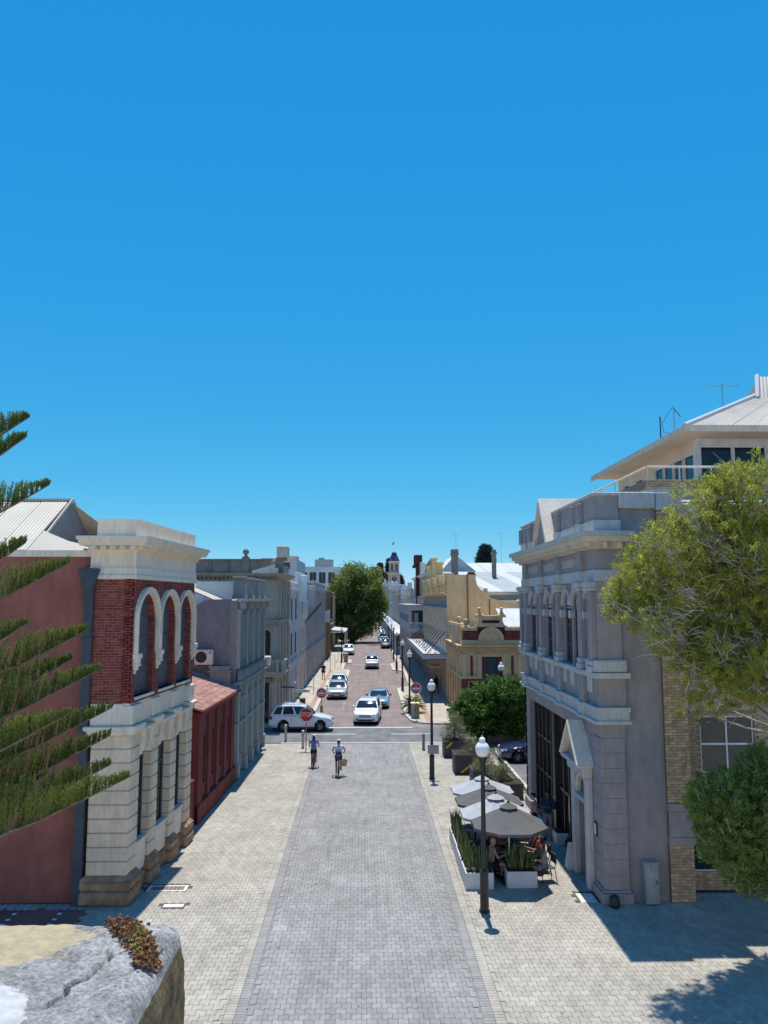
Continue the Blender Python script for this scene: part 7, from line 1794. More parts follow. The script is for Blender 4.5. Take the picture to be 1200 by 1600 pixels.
def person(label, loc, rz, pose, h=1.72, skinm='skin_tan', top=('shirt', 'cloth_white', True), bottom=('shorts', 'cloth_navy', 'short'), hair=('hair_brown', 'short'), hat=None, shoes='cloth_black', lean=0.1, voxel=0.016, wide=1.0, group=None):
    """faces -y before rotation; the base Empty lies on the ground below the hips"""
    t = thing('person', label, 'person', loc, group, rz=R(rz)); k = h / 1.75
    J = {}
    if pose == 'sit': pz = 0.50
    elif pose == 'cycle': pz = 0.98
    else: pz = 0.93
    pel = V3((0, 0, pz)); ln = lean
    up = V3((0, -math.sin(ln), math.cos(ln)))
    ch = pel + up * 0.40; nk = pel + up * 0.56; hd = nk + V3((0, -0.02, 0.145)); sh = pel + up * 0.50
    J['sh'] = [sh + V3((s * 0.19 * wide, 0, 0)) for s in (-1, 1)]; J['hip'] = [pel + V3((s * 0.095, 0, -0.02)) for s in (-1, 1)]
    if pose == 'stand':
        kn = [V3((s * 0.11, -0.02, 0.50)) for s in (-1, 1)]; an = [V3((s * 0.115, 0.02, 0.08)) for s in (-1, 1)]
        el = [J['sh'][i] + V3((s * 0.07, 0.04, -0.28)) for i, s in enumerate((-1, 1))]; wr = [el[i] + V3((s * 0.0, -0.08, -0.25)) for i, s in enumerate((-1, 1))]
    elif pose == 'hold':
        kn = [V3((s * 0.11, -0.02, 0.50)) for s in (-1, 1)]; an = [V3((s * 0.125, 0.02, 0.08)) for s in (-1, 1)]
        el = [J['sh'][i] + V3((s * 0.09, 0.02, -0.27)) for i, s in enumerate((-1, 1))]; wr = [el[i] + V3((-s * 0.16, -0.2, 0.06)) for i, s in enumerate((-1, 1))]
    elif pose == 'walk':
        kn = [V3((-0.1, -0.16, 0.52)), V3((0.1, 0.02, 0.50))]; an = [V3((-0.1, -0.16, 0.09)), V3((0.1, 0.26, 0.16))]
        el = [J['sh'][0] + V3((-0.06, 0.12, -0.26)), J['sh'][1] + V3((0.06, -0.06, -0.28))]; wr = [el[0] + V3((0, 0.0, -0.25)), el[1] + V3((0, -0.14, -0.2))]
    elif pose == 'cycle':
        kn = [V3((-0.12, -0.30, 0.72)), V3((0.12, -0.26, 0.60))]; an = [V3((-0.12, -0.10, 0.36)), V3((0.12, -0.12, 0.17))]
        el = [J['sh'][i] + V3((s * 0.10, -0.17, -0.22)) for i, s in enumerate((-1, 1))]; wr = [V3((s * 0.27, -0.50, 1.08)) for s in (-1, 1)]
    else:
        kn = [V3((s * 0.12, -0.42, 0.50)) for s in (-1, 1)]; an = [V3((s * 0.12, -0.42 + 0.04 * s, 0.08)) for s in (-1, 1)]
        el = [J['sh'][i] + V3((s * 0.06, -0.12, -0.26)) for i, s in enumerate((-1, 1))]; wr = [V3((s * 0.12, -0.47, 0.80)) for s in (-1, 1)]
    S = lambda p: tuple(V3(p) * k)
    sh_ = J['sh']; hp = J['hip']
    B = [ell(S(pel + up * 0.04), 0.165 * k * wide, 0.12 * k, 0.13 * k), ell(S(pel + up * 0.22), 0.145 * k * wide, 0.11 * k, 0.2 * k), ell(S(ch), 0.17 * k * wide, 0.115 * k, 0.19 * k), cap(S(sh_[0]), S(sh_[1]), 0.062 * k, 0.062 * k),
         cap(S(nk - up * 0.05), S(hd - V3((0, 0, 0.06))), 0.058 * k, 0.052 * k), ell(S(hd), 0.076 * k, 0.096 * k, 0.118 * k), ell(S(hd + V3((0, -0.03, -0.06))), 0.055 * k, 0.062 * k, 0.055 * k),
         ell(S(hd + V3((0, -0.1, -0.01))), 0.014 * k, 0.022 * k, 0.024 * k), ell(S(hd + V3((0.078, 0.01, -0.005))), 0.012 * k, 0.022 * k, 0.032 * k), ell(S(hd + V3((-0.078, 0.01, -0.005))), 0.012 * k, 0.022 * k, 0.032 * k)]
    for i, s in enumerate((-1, 1)):
        B += [cap(S(hp[i]), S(kn[i]), 0.082 * k, 0.056 * k), cap(S(kn[i]), S(kn[i].lerp(an[i], 0.35)), 0.054 * k, 0.056 * k), cap(S(kn[i].lerp(an[i], 0.35)), S(an[i]), 0.056 * k, 0.036 * k), cap(S(an[i]), S(an[i] + V3((s * 0.02, -0.13, -0.045))), 0.038 * k, 0.03 * k),
              cap(S(sh_[i]), S(el[i]), 0.050 * k, 0.039 * k), cap(S(el[i]), S(wr[i]), 0.039 * k, 0.027 * k)]
        d = (wr[i] - el[i]).normalized(); sd = d.cross(V3((0, 1, 0.2))).normalized(); palm = wr[i] + d * 0.07
        B.append(cap(S(wr[i]), S(palm), 0.028 * k, 0.034 * k))
        crl = V3((0, -0.3, -0.5)) if pose in ('sit', 'cycle') else V3((-s * 0.3, -0.25, 0))
        for f in range(4):
            o = sd * (0.027 - 0.018 * f); L_ = (0.072, 0.08, 0.074, 0.058)[f]
            a = palm + o; b = a + (d + crl * 0.25).normalized() * L_ * 0.55; c = b + (d + crl * 0.9).normalized() * L_ * 0.5
            B += [cap(S(a), S(b), 0.0105 * k, 0.0095 * k), cap(S(b), S(c), 0.0095 * k, 0.008 * k)]
        th = wr[i] + d * 0.025 + sd * 0.026; B.append(cap(S(th), S(th + (d * 0.6 + sd * 0.7).normalized() * 0.05), 0.012 * k, 0.0095 * k))
    skin('body', B, M[skinm], t, voxel)
    g = 0.014
    if top:
        nm, cm, slv = top
        C = [ell(S(pel + up * 0.20), (0.15 + g) * k * wide, (0.115 + g) * k, 0.22 * k), ell(S(ch), (0.17 + g) * k * wide, (0.115 + g) * k, 0.19 * k), flat(S(pel + up * 0.02), S(pel + up * 0.3), 0.155 * k * wide, 0.135 * k * wide), cap(S(sh_[0]), S(sh_[1]), 0.068 * k, 0.068 * k)]
        if slv:
            q = 0.62 if slv is True else 1.0
            for i in (0, 1):
                C.append(flat(S(sh_[i]), S(sh_[i].lerp(el[i], q)), 0.066 * k, 0.058 * k))
                if slv == 'long': C.append(flat(S(el[i]), S(el[i].lerp(wr[i], 0.95)), 0.054 * k, 0.04 * k))
        skin(nm, C, M[cm], t, voxel)
    if bottom:
        nm, cm, ln_ = bottom
        C = [ell(S(pel + up * 0.02), (0.168 + g) * k * wide, (0.125 + g) * k, 0.13 * k)]
        q = {'short': 0.62, 'skirt': 0.8, 'long': 1.0}[ln_]
        for i in (0, 1):
            C.append(flat(S(hp[i]), S(hp[i].lerp(kn[i], q)), 0.1 * k, (0.078 if ln_ != 'skirt' else 0.11) * k))
            if ln_ == 'long': C.append(flat(S(kn[i]), S(an[i]), 0.068 * k, 0.055 * k)); C.append(ell(S(kn[i]), .07 * k, .07 * k, .07 * k))
        skin(nm, C, M[cm], t, voxel)
    for i, s in enumerate((-1, 1)):
        a = an[i]; skin('shoe', [cap(S(a + V3((0, 0.03, -0.045))), S(a + V3((s * 0.02, -0.16, -0.055))), 0.045 * k, 0.036 * k)], M[shoes], t, 0.014)
        e = MB(); e.ball(S(hd + V3((s * 0.03, -0.088, 0.005))), 0.011 * k, 6); eo = e.build('eye', M['eye'], None, smooth=True); eo.parent = t
    mo = MB().cbox(*[q * k for q in (-0.022, 0.022, hd.y - 0.098, hd.y - 0.088, hd.z - 0.062, hd.z - 0.055)], 0.002).build('mouth', M['cloth_red'], None); mo.parent = t
    if hair:
        hm, st = hair
        C = [ell(S(hd + V3((0, 0.018, 0.028))), 0.084 * k, 0.098 * k, 0.108 * k)]
        if st == 'long': C += [flat(S(hd + V3((0, 0.06, 0.02))), S(hd + V3((-0.03, 0.12, -0.42))), 0.075 * k, 0.05 * k), ell(S(hd + V3((0, 0.06, -0.1))), 0.09 * k, 0.06 * k, 0.14 * k)]
        skin('hair', C, M[hm], t, 0.014)
    if hat:
        hm, st = hat; c = hd + V3((0, 0.0, 0.06)); m = MB()
        m.lathe([(0.098 * k, -0.02 * k), (0.102 * k, 0.03 * k), (0.085 * k, 0.075 * k), (0.04 * k, 0.095 * k), (0.001, 0.098 * k)], 16, S(c))
        if st == 'brim': m.lathe([(0.09 * k, -0.022 * k), (0.175 * k, -0.03 * k), (0.178 * k, -0.024 * k), (0.09 * k, -0.012 * k)], 18, S(c))
        if st == 'cap': m.lathe([(0.001, -0.02 * k), (0.085 * k, -0.022 * k), (0.085 * k, -0.012 * k), (0.001, -0.01 * k)], 14, S(c + V3((0, -0.1, 0))), sy=0.9)
        o = m.build('helmet' if st == 'helmet' else 'hat', M[hm], None, smooth=40); o.parent = t
    return t, dict(wr=wr, el=el, pel=pel, ch=ch, up=up, k=k, hd=hd)
def own(m, name, material, t, smooth=False):
    o = m.build(name, material, None, smooth=smooth); o.parent = t; return o
def bicycle(loc, rz, label, frame_m):
    t = thing('bicycle', label, 'bicycle', loc, 'bicycles ridden up the paved strip', rz=R(rz))
    for y, nm in ((-0.52, 'front_wheel'), (0.52, 'rear_wheel')):
        m = MB(); n = 28; pts = [(0, y + 0.33 * math.cos(2 * math.pi * i / n), 0.345 + 0.33 * math.sin(2 * math.pi * i / n)) for i in range(n + 1)]
        m.path(pts, 0.022, 6); w = own(m, nm, M['tyre'], t, True)
        s = MB()
        for i in range(14):
            a = 2 * math.pi * i / 14; s.tube((0, y, 0.345), (0, y + 0.31 * math.cos(a), 0.345 + 0.31 * math.sin(a)), 0.003, n=3)
        s.tube((-0.05, y, 0.345), (0.05, y, 0.345), 0.025, n=8)
        so = s.build('spokes', M['steel'], None); so.parent = w
    f = MB(); bb = (0, 0.08, 0.30); st = (0, 0.20, 0.80); hd_ = (0, -0.36, 0.88); hb = (0, -0.40, 0.68)
    for a, b in ((bb, st), (st, hd_), (bb, hb), (bb, (0, 0.52, 0.345)), (st, (0, 0.52, 0.345)), (hd_, hb), (hb, (0, -0.52, 0.345))): f.tube(a, b, 0.02, n=7)
    own(f, 'frame', M[frame_m], t)
    own(MB().path([(-0.29, -0.42, 1.05), (-0.12, -0.38, 1.03), (0, -0.36, 1.0), (0.12, -0.38, 1.03), (0.29, -0.42, 1.05)], 0.015, 6).tube((0, -0.36, 0.86), (0, -0.36, 1.0), 0.016, n=6), 'handlebar', M['black_metal'], t)
    own(MB().tube((0, 0.2, 0.78), (0, 0.22, 0.92), 0.015, n=6), 'seat_post', M['steel'], t)
    own(MB().cbox(-0.075, 0.075, 0.16, 0.36, 0.91, 0.96, 0.02).cbox(-0.03, 0.03, 0.06, 0.17, 0.915, 0.955, 0.015), 'saddle', M['cloth_black'], t)
    own(MB().lathe([(0.01, -0.012), (0.09, -0.012), (0.09, 0.0), (0.01, 0.0)], 14, (0.05, 0.08, 0.30), axis='x').tube((0.06, 0.08, 0.3), (0.06, 0.02, 0.15), 0.012, n=5).tube((-0.06, 0.08, 0.3), (-0.06, 0.14, 0.45), 0.012, n=5), 'crank', M['steel'], t)
    for s, y, z in ((1, 0.02, 0.15), (-1, 0.14, 0.45)): own(MB().cbox(s * 0.07, s * 0.16, y - 0.05, y + 0.05, z - 0.012, z + 0.012, 0.005), 'pedal', M['black_metal'], t)
    own(MB().path([(0, 0.52 + 0.37 * math.cos(a), 0.345 + 0.37 * math.sin(a)) for a in np.linspace(-0.1, 2.2, 9)], 0.02, 5), 'mudguard', M['black_metal'], t)
    return t
GR = 'people riding bicycles'
for (x, y, lab, kw, bl_, fm) in ((-2.93, 43.3, 'cyclist with long dark hair under a white helmet, blue top, riding away', dict(h=1.66, top=('shirt', 'cloth_blue', True), bottom=('shorts', 'cloth_black', 'short'), hair=('hair_brown', 'long'), hat=('cloth_white', 'helmet'), skinm='skin_tan', lean=0.12),
                                  'bicycle under the long haired cyclist in blue', 'cloth_red'),
                                 (-1.5, 41.2, 'cyclist in a white sleeveless shirt and white helmet riding away with a paper bag', dict(h=1.76, top=('shirt', 'cloth_white', False), bottom=('shorts', 'cloth_navy', 'short'), hair=('hair_brown', 'short'), hat=('cloth_white', 'helmet'), skinm='skin_tan', lean=0.12, wide=1.12),
                                  'bicycle under the cyclist in white', 'black_metal')):
    p, q = person(lab, (x, y, 0), 180, 'cycle', group=GR, **kw)
    p.location = (x, y - 0.26, 0); bicycle((x, y, 0), 180, bl_, fm)
bg_ = thing('paper_bag', 'brown paper bag hanging from the hand of the cyclist in white', 'bag', (-1.2, 41.0, 0.55))
MB().prism([(-1.33, 0.5), (-1.08, 0.5), (-1.05, 0.84), (-1.3, 0.86)], 40.95, 41.07).build('bag', M['straw'], bg_)
MB().path([(-1.26, 41.0, 0.85), (-1.2, 41.0, 1.0), (-1.12, 41.0, 0.84)], 0.008, 4).build('bag_handle', M['straw'], bg_)
bp = thing('backpack', 'small navy backpack on the back of the cyclist in white', 'backpack', (-1.5, 40.85, 1.05))
MB().cbox(-1.64, -1.36, 40.68, 40.82, 1.0, 1.3, 0.05).build('pack', M['cloth_navy'], bp)
MB().cbox(-1.59, -1.41, 40.65, 40.69, 1.03, 1.16, 0.02).build('pocket', M['cloth_steel'], bp)

person('man in black T-shirt and shorts walking towards us on the left footpath', (-5.05, 89.0, 0.1), 0, 'walk', 1.78, 'skin_tan', ('shirt', 'cloth_black', True), ('shorts', 'cloth_black', 'short'), ('hair_brown', 'short'), voxel=0.02, lean=0.02)
person('dark dressed pedestrian standing in the shade under the long awning', (6.6, 75.5, 0.1), 150, 'walk', 1.7, 'skin_dark', ('shirt', 'cloth_black', 'long'), ('trousers', 'cloth_black', 'long'), ('hair_black', 'long'), voxel=0.02, lean=0.03)
person('woman in pink top and black shorts standing by the grey building', (6.42, 30.6, 0), -120, 'stand', 1.62, 'skin_light', ('top', 'cloth_pink', False), ('shorts', 'cloth_black', 'short'), ('hair_brown', 'short'), hat=('cloth_black', 'cap'), lean=0.03)
person('man in dark jacket and grey shorts standing by the grey shopfront', (6.86, 30.2, 0), -25, 'hold', 1.78, 'skin_dark', ('jacket', 'cloth_navy', 'long'), ('shorts', 'cloth_steel', 'short'), ('hair_black', 'short'), lean=0.0)
GC = 'people seated at the cafe'
SEATS = [((5.72, 25.92), -80, dict(h=1.66, top=('dress', 'cloth_pattern', True), bottom=('skirt', 'cloth_grey', 'skirt'), hair=('hair_brown', 'long'), skinm='skin_tan'), 'seated woman in a patterned grey dress nearest to us at the cafe edge'),
         ((5.78, 26.85), -90, dict(h=1.74, top=('shirt', 'cloth_red', True), bottom=('trousers', 'cloth_black', 'long'), hair=('hair_black', 'short'), hat=('cloth_blue', 'cap'), skinm='skin_tan'), 'seated person in a red shirt and blue cap behind the patterned dress'),
         ((5.75, 27.75), -90, dict(h=1.76, top=('shirt', 'cloth_steel', True), bottom=('trousers', 'cloth_navy', 'long'), hair=('hair_grey', 'short'), hat=('cloth_grey', 'cap'), skinm='skin_light'), 'seated man in a steel blue shirt and pale grey cap at the cafe'),
         ((5.8, 28.75), -90, dict(h=1.74, top=('shirt', 'cloth_white', True), bottom=('trousers', 'cloth_grey', 'long'), hair=('hair_brown', 'short'), hat=('straw', 'brim'), skinm='skin_light'), 'seated person in white shirt and straw hat farthest back at the cafe edge'),
         ((3.85, 26.75), 75, dict(h=1.72, top=('shirt', 'cloth_navy', True), bottom=('trousers', 'cloth_black', 'long'), hair=('hair_brown', 'short'), hat=('cloth_purple', 'cap'), skinm='skin_light'), 'seated person with a purple cap beside the sword leaved plants'),
         ((4.02, 26.1), 95, dict(h=1.74, top=None, bottom=('shorts', 'cloth_black', 'short'), hair=None, skinm='skin_light'), 'seated bald shirtless man behind the lamp post at the cafe'),
         ((4.35, 27.6), 90, dict(h=1.70, top=('shirt', 'cloth_red', True), bottom=('trousers', 'cloth_black', 'long'), hair=('hair_brown', 'short'), skinm='skin_tan'), 'seated person in dull red shirt in the shade under the umbrellas')]
for (x, y), rz, kw, lab in SEATS: person(lab, (x, y, 0), rz, 'sit', group=GC, lean=0.12, **kw)
bpy.data.scenes.remove(TMP)
# ================================================================== STREET FURNITURE
def lamp_post(x, y, label, z=0.0, s=1.0):
    t = thing('street_lamp', label, 'street lamp', (x, y, z), 'globe street lamps')
    q = lambda m, n, mt, sm=35, p=None: setattr(m.build(n, mt, None, smooth=sm), 'parent', p or t)
    q(MB().lathe([(0.16, 0), (0.16, 0.05), (0.13, 0.07), (0.125, 1.06), (0.14, 1.1), (0.14, 1.16), (0.09, 1.2)], 12), 'base', M['black_metal'])
    q(MB().lathe([(0.075, 1.18), (0.068, 2.6), (0.058, 4.05)], 12), 'pole', M['black_metal'])
    q(MB().lathe([(0.06, 4.0), (0.075, 4.06), (0.07, 4.12), (0.11, 4.26), (0.135, 4.34), (0.135, 4.38), (0.1, 4.40)], 14), 'capital', M['black_metal'])
    q(MB().lathe([(0.11, 4.38), (0.17, 4.45), (0.215, 4.56), (0.21, 4.66), (0.16, 4.75), (0.105, 4.80), (0.09, 4.84), (0.10, 4.86), (0.085, 4.91), (0.04, 4.95), (0.001, 4.96)], 18), 'lamp_globe', M['globe'], True)
    q(MB().lathe([(0.03, 4.94), (0.035, 4.97), (0.012, 5.0), (0.001, 5.04)], 8), 'finial', M['grey_box'])
    return t
L0 = lamp_post(3.41, 23.47, 'tall black street lamp with white globe standing at the cafe, nearest of all lamps')
for x, y, lab, z in ((3.27, 40.26, 'black globe street lamp by the paved strip before the cross street, second nearest', 0), (8.75, 51.2, 'black globe street lamp rising behind the crown of the fig trees', 0),
                     (3.32, 62.3, 'black globe street lamp beside the cycad at the right street corner', 0.1), (3.47, 78.2, 'black globe street lamp at the end of the first right kerb nib', 0.1),
                     (3.66, 98.9, 'black globe street lamp near the right bicycle hoop in front of the verandah', 0.1), (3.9, 118, 'black globe street lamp on the right just past the verandah building', 0.1),
                     (4.25, 139.7, 'black globe street lamp on the right among the first parked cars', 0.1), (4.25, 164.6, 'black globe street lamp farthest up the right kerb in view', 0.1),
                     (-3.8, 113.0, 'black globe street lamp on the left kerb nib before the verandah shop', 0.1), (-4.4, 176, 'black globe street lamp on the left beyond the big tree', 0.1)):
    copy_tree(L0, (x, y, z), None, lab)
# signs
def sign_pole(t, x, y, h, z=0.0, material='rust_pole', r=0.03):
    return MB().tube((x, y, z), (x, y, z + h), r, n=8).build('pole', M[material], t)
t = thing('stop_sign', 'red octagonal STOP sign on a tan pole at the end of the left paving', 'sign', (-3.72, 47.8, 0)); x, y = -3.72, 47.8
sign_pole(t, x, y, 2.4)
o8 = lambda r, cz: [(x + r * math.cos(math.pi / 8 + k * math.pi / 4), cz + r * math.sin(math.pi / 8 + k * math.pi / 4)) for k in range(8)]
pl = MB().prism(o8(0.43, 2.12), y - 0.05, y - 0.035).build('plate', M['sign_white'], t)
MB().prism(o8(0.405, 2.12), y - 0.056, y - 0.05).build('sign_face', M['sign_red'], pl)
v, f = text_mesh('STOP', 0.36, 0.006); MB().add([(x + p[0] * 0.85, y - 0.062 + p[2], 2.12 + p[1]) for p in v], f).build('lettering', M['sign_white'], pl, recalc=False)
for x, y, lab, z0, cz in ((-3.65, 62.1, 'round red NO ENTRY sign on the left kerb nib', 0.1, 1.72), (3.62, 59.0, 'round red NO ENTRY sign in front of the bin at the right street corner', 0.1, 2.42)):
    t = thing('no_entry_sign', lab, 'sign', (x, y, z0)); sign_pole(t, x, y, cz + 0.2, z0)
    if x < 0: MB().cbox(x - 0.11, x + 0.11, y - 0.02, y + 0.2, z0, 0.75, 0.02).build('post_guard', M['rust_pole'], t)
    pl = MB().lathe([(0.01, -0.05), (0.42, -0.05), (0.42, -0.035), (0.01, -0.035)], 28, (x, y, cz), axis='y').build('plate', M['sign_white'], t)
    MB().lathe([(0.01, -0.056), (0.36, -0.056), (0.36, -0.051), (0.01, -0.051)], 28, (x, y, cz), axis='y').build('sign_face', M['sign_red'], pl)
    MB().box(x - 0.29, x + 0.29, y - 0.063, y - 0.057, cz - 0.055, cz + 0.055).build('bar', M['sign_white'], pl)
    for s_, dz in (('NO', 0.17), ('ENTRY', -0.16)):
        v, f = text_mesh(s_, 0.17, 0.004); MB().add([(x + p[0], y - 0.061 + p[2], cz + dz + p[1]) for p in v], f).build('lettering', M['sign_white'], pl, recalc=False)
t = thing('street_name_sign', 'street name post with blue and white blades at the left stone corner', 'sign', (-5.45, 58.6, 0.1)); x, y = -5.45, 58.6
sign_pole(t, x, y, 2.75, 0.1, 'galv')
MB().cbox(x - 1.0, x - 0.03, y - 0.02, y + 0.02, 2.5, 2.64, 0.004).build('blade', M['sign_blue'], t)
b = MB().cbox(x + 0.03, x + 1.15, y - 0.04, y - 0.0, 2.18, 2.38, 0.004).build('blade', M['sign_white'], t)
v, f = text_mesh('CLIFF STREET', 0.16, 0.004); MB().add([(x + 0.59 + p[0] * 0.9, y - 0.044 + p[2], 2.28 + p[1]) for p in v], f).build('lettering', M['sign_black'], b, recalc=False)
MB().cbox(x - 0.02, x + 0.26, y - 0.05, y - 0.03, 1.86, 2.12, 0.004).build('info_plate', M['yellow_trim'], t)
MB().ball((x + 0.05, y, 2.9), 0.07, 6).build('post_cap', M['sign_white'], t)
t = thing('sandwich_board', 'brown notice box standing on the left footpath behind the crossing car', 'sign', (-5.1, 62.5, 0.1))
MB().cbox(-5.4, -4.95, 62.3, 62.7, 0.1, 1.3, 0.02).build('box', M['wood'], t); MB().cbox(-5.36, -4.99, 62.27, 62.3, 0.2, 0.6, 0.01).build('poster', M['brick_dark'], t); MB().cbox(-5.36, -4.99, 62.27, 62.3, 0.7, 1.2, 0.01).build('poster', M['dark_wood'], t)
# bollards
for i, (x, y, lab, mm) in enumerate(((-5.27, 50.9, 'grey steel bollard at the paving edge, left of the pair before the white car', 'galv'), (-3.98, 48.7, 'grey steel bollard right beside the stop sign pole', 'galv'), (3.39, 47.9, 'dark timber bollard on the right paving near the street lamp', 'dark_stone'))):
    t = thing('bollard', lab, 'bollard', (x, y, 0), 'bollards at the crossing'); h = 1.05 if i < 2 else 0.95
    MB().lathe([(0.085, 0), (0.085, h - 0.12), (0.095, h - 0.1), (0.095, h - 0.02), (0.06, h), (0.001, h + 0.01)], 12, (x, y, 0)).build('post', M[mm], t, smooth=35)
    MB().lathe([(0.09, h - 0.3), (0.09, h - 0.22), (0.086, h - 0.2)], 12, (x, y, 0)).build('band', M['steel'], t, smooth=35)
# thin parking sign posts and bicycle hoops
for x, y, lab, z in ((-5.22, 75.8, 'nearest thin parking sign post on the left footpath', 2.3), (-4.75, 99.2, 'middle thin parking sign post on the left footpath by the hoop', 2.6), (-4.5, 119.2, 'farthest thin parking sign post on the left footpath', 2.6), (4.35, 83.5, 'thin parking sign post at the right parking bay', 2.3), (4.6, 104.5, 'thin parking sign post past the right bicycle hoop', 2.4)):
    t = thing('sign_post', lab, 'sign', (x, y, 0.1)); sign_pole(t, x, y, z, 0.1, 'galv', 0.03); MB().cbox(x - 0.11, x + 0.11, y - 0.04, y - 0.03, z - 0.35, z + 0.08, 0.003).build('plate', M['grey_box'], t)
for x, y, lab in ((-3.96, 103.4, 'steel bicycle hoop on the left kerb nib'), (4.1, 104.0, 'steel bicycle hoop on the right kerb nib'), (-5.3, 116.5, 'steel bicycle hoop close to the left building fronts')):
    t = thing('bicycle_hoop', lab, 'bicycle stand', (x, y, 0.1)); m = MB()
    m.path([(x - 0.4, y, 0.1), (x - 0.4, y, 0.75), (x - 0.34, y, 0.88), (x + 0.34, y, 0.88), (x + 0.4, y, 0.75), (x + 0.4, y, 0.1)], 0.03, 7).tube((x - 0.4, y, 0.3), (x + 0.4, y, 0.3), 0.02, n=6); m.build('hoop', M['galv'], t)
    MB().cbox(x - 0.48, x - 0.32, y - 0.08, y + 0.08, 0.1, 0.115, 0.003).build('foot', M['galv'], t); MB().cbox(x + 0.32, x + 0.48, y - 0.08, y + 0.08, 0.1, 0.115, 0.003).build('foot', M['galv'], t)
def bin_(x, y, lab, w=0.62, h=1.15):
    t = thing('litter_bin', lab, 'bin', (x, y, 0.1))
    MB().cbox(x - w / 2, x + w / 2, y - w / 2, y + w / 2, 0.1, h, 0.03).build('casing', M['grey_stone'], t)
    MB().cbox(x - w / 2 - 0.03, x + w / 2 + 0.03, y - w / 2 - 0.03, y + w / 2 + 0.03, h, h + 0.1, 0.03).build('lid', M['cream_paint'], t)
    MB().cbox(x - 0.02, x + w / 2 - 0.04, y - w / 2 - 0.012, y - w / 2, 0.2, h - 0.05, 0.004).build('door', M['rust_pole'], t); MB().cbox(x - 0.06, x - 0.02, y - w / 2 - 0.014, y - w / 2, 0.6, 0.85, 0.004).build('poster', M['brick_dark'], t)
bin_(3.62, 60.0, 'grey litter bin with white lid behind the no entry sign on the right corner'); bin_(-3.2, 113.4, 'grey litter bin beside the left street lamp on the kerb nib', 0.6, 1.3)
t = thing('wall_sign', 'small grey notice plate fixed to the street lamp pole by the paved strip', 'sign', (3.27, 40.1, 1.0)); MB().cbox(3.05, 3.62, 40.12, 40.15, 1.25, 1.7, 0.004).build('plate', M['grey_box'], t)
# fence beside the car park
t = thing('fence', 'low dark picket fence under the fig trees beside the navy car', 'fence', (10, 50.9, 0))
MB().box(7.75, 13, 50.86, 50.9, 0.85, 0.92).box(7.75, 13, 50.86, 50.9, 0.18, 0.24).build('rail', M['black_metal'], t)
pk = MB().cbox(-0.035, 0.035, -0.02, 0.02, 0.02, 1.05, 0.01); pm = pk.build('picket', M['grey_stone'], None); pm.parent = t; pm.location = (-2.2, -0.06, 0)
for i in range(1, 44): c = pm.copy(); COL.objects.link(c); c.location = (-2.2 + i * 0.12, -0.06, 0)
tag(MB().add([(7.6, 49.9, 0.5), (12, 49.9, 0.5), (12, 50.1, 0.0), (7.6, 50.1, 0.0), (7.6, 50.5, 0.5), (12, 50.5, 0.5), (12, 50.5, 0), (7.6, 50.5, 0)], BOXF).build('planter_wall', M['dark_stone'], loc=(9.8, 50.2, 0)), 'low dark planting wall at the foot of the fig trees', 'wall')
# electrical cabinet, wall bin, riser, small planter at the grey building
t = thing('electrical_cabinet', 'tall weathered grey metal cabinet against the grey side wall', 'cabinet', (8.47, 23.95, 0))
c = MB().cbox(8.27, 8.69, 23.82, 24.14, 0.04, 1.2, 0.01).build('cabinet', M['grey_box'], t); MB().cbox(8.3, 8.66, 23.805, 23.82, 0.1, 1.15, 0.006).build('door', M['grey_box'], c)
MB().box(8.6, 8.63, 23.79, 23.806, 0.6, 0.72).build('door_latch', M['black_metal'], t); MB().cbox(8.25, 8.71, 23.8, 24.14, 1.2, 1.23, 0.006).build('cap', M['galv'], t)
t = thing('wall_ashtray', 'squat black rounded bin at the foot of the grey corner pier', 'bin', (7.3, 23.72, 0))
MB().lathe([(0.1, 0), (0.14, 0.03), (0.15, 0.2), (0.13, 0.3), (0.08, 0.35), (0.001, 0.36)], 14, (7.3, 23.72, 0.0)).build('bin_body', M['black_metal'], t, smooth=40); MB().lathe([(0.151, 0.12), (0.155, 0.14), (0.151, 0.16)], 14, (7.3, 23.72, 0)).build('band', M['planter_dark'], t)
t = thing('planter_pot', 'low white rectangular planter standing in shade at the glass shopfront', 'planter', (7.25, 29.9, 0)); MB().cbox(6.98, 7.5, 29.5, 30.2, 0, 0.42, 0.02).build('trough', M['planter_white'], t); MB().box(7.03, 7.45, 29.55, 30.15, 0.42, 0.43).build('soil', M['soil'], t)
t = thing('menu_board', 'white leaning menu board at the foot of the entrance pier', 'sign', (6.9, 26.9, 0)); MB().add([(6.72, 26.9, 0), (6.98, 26.9, 0), (7.05, 27.02, 0.85), (6.8, 27.02, 0.85), (6.72, 27.3, 0), (6.98, 27.3, 0), (7.05, 27.08, 0.85), (6.8, 27.08, 0.85)], BOXF).build('board', M['planter_white'], t)

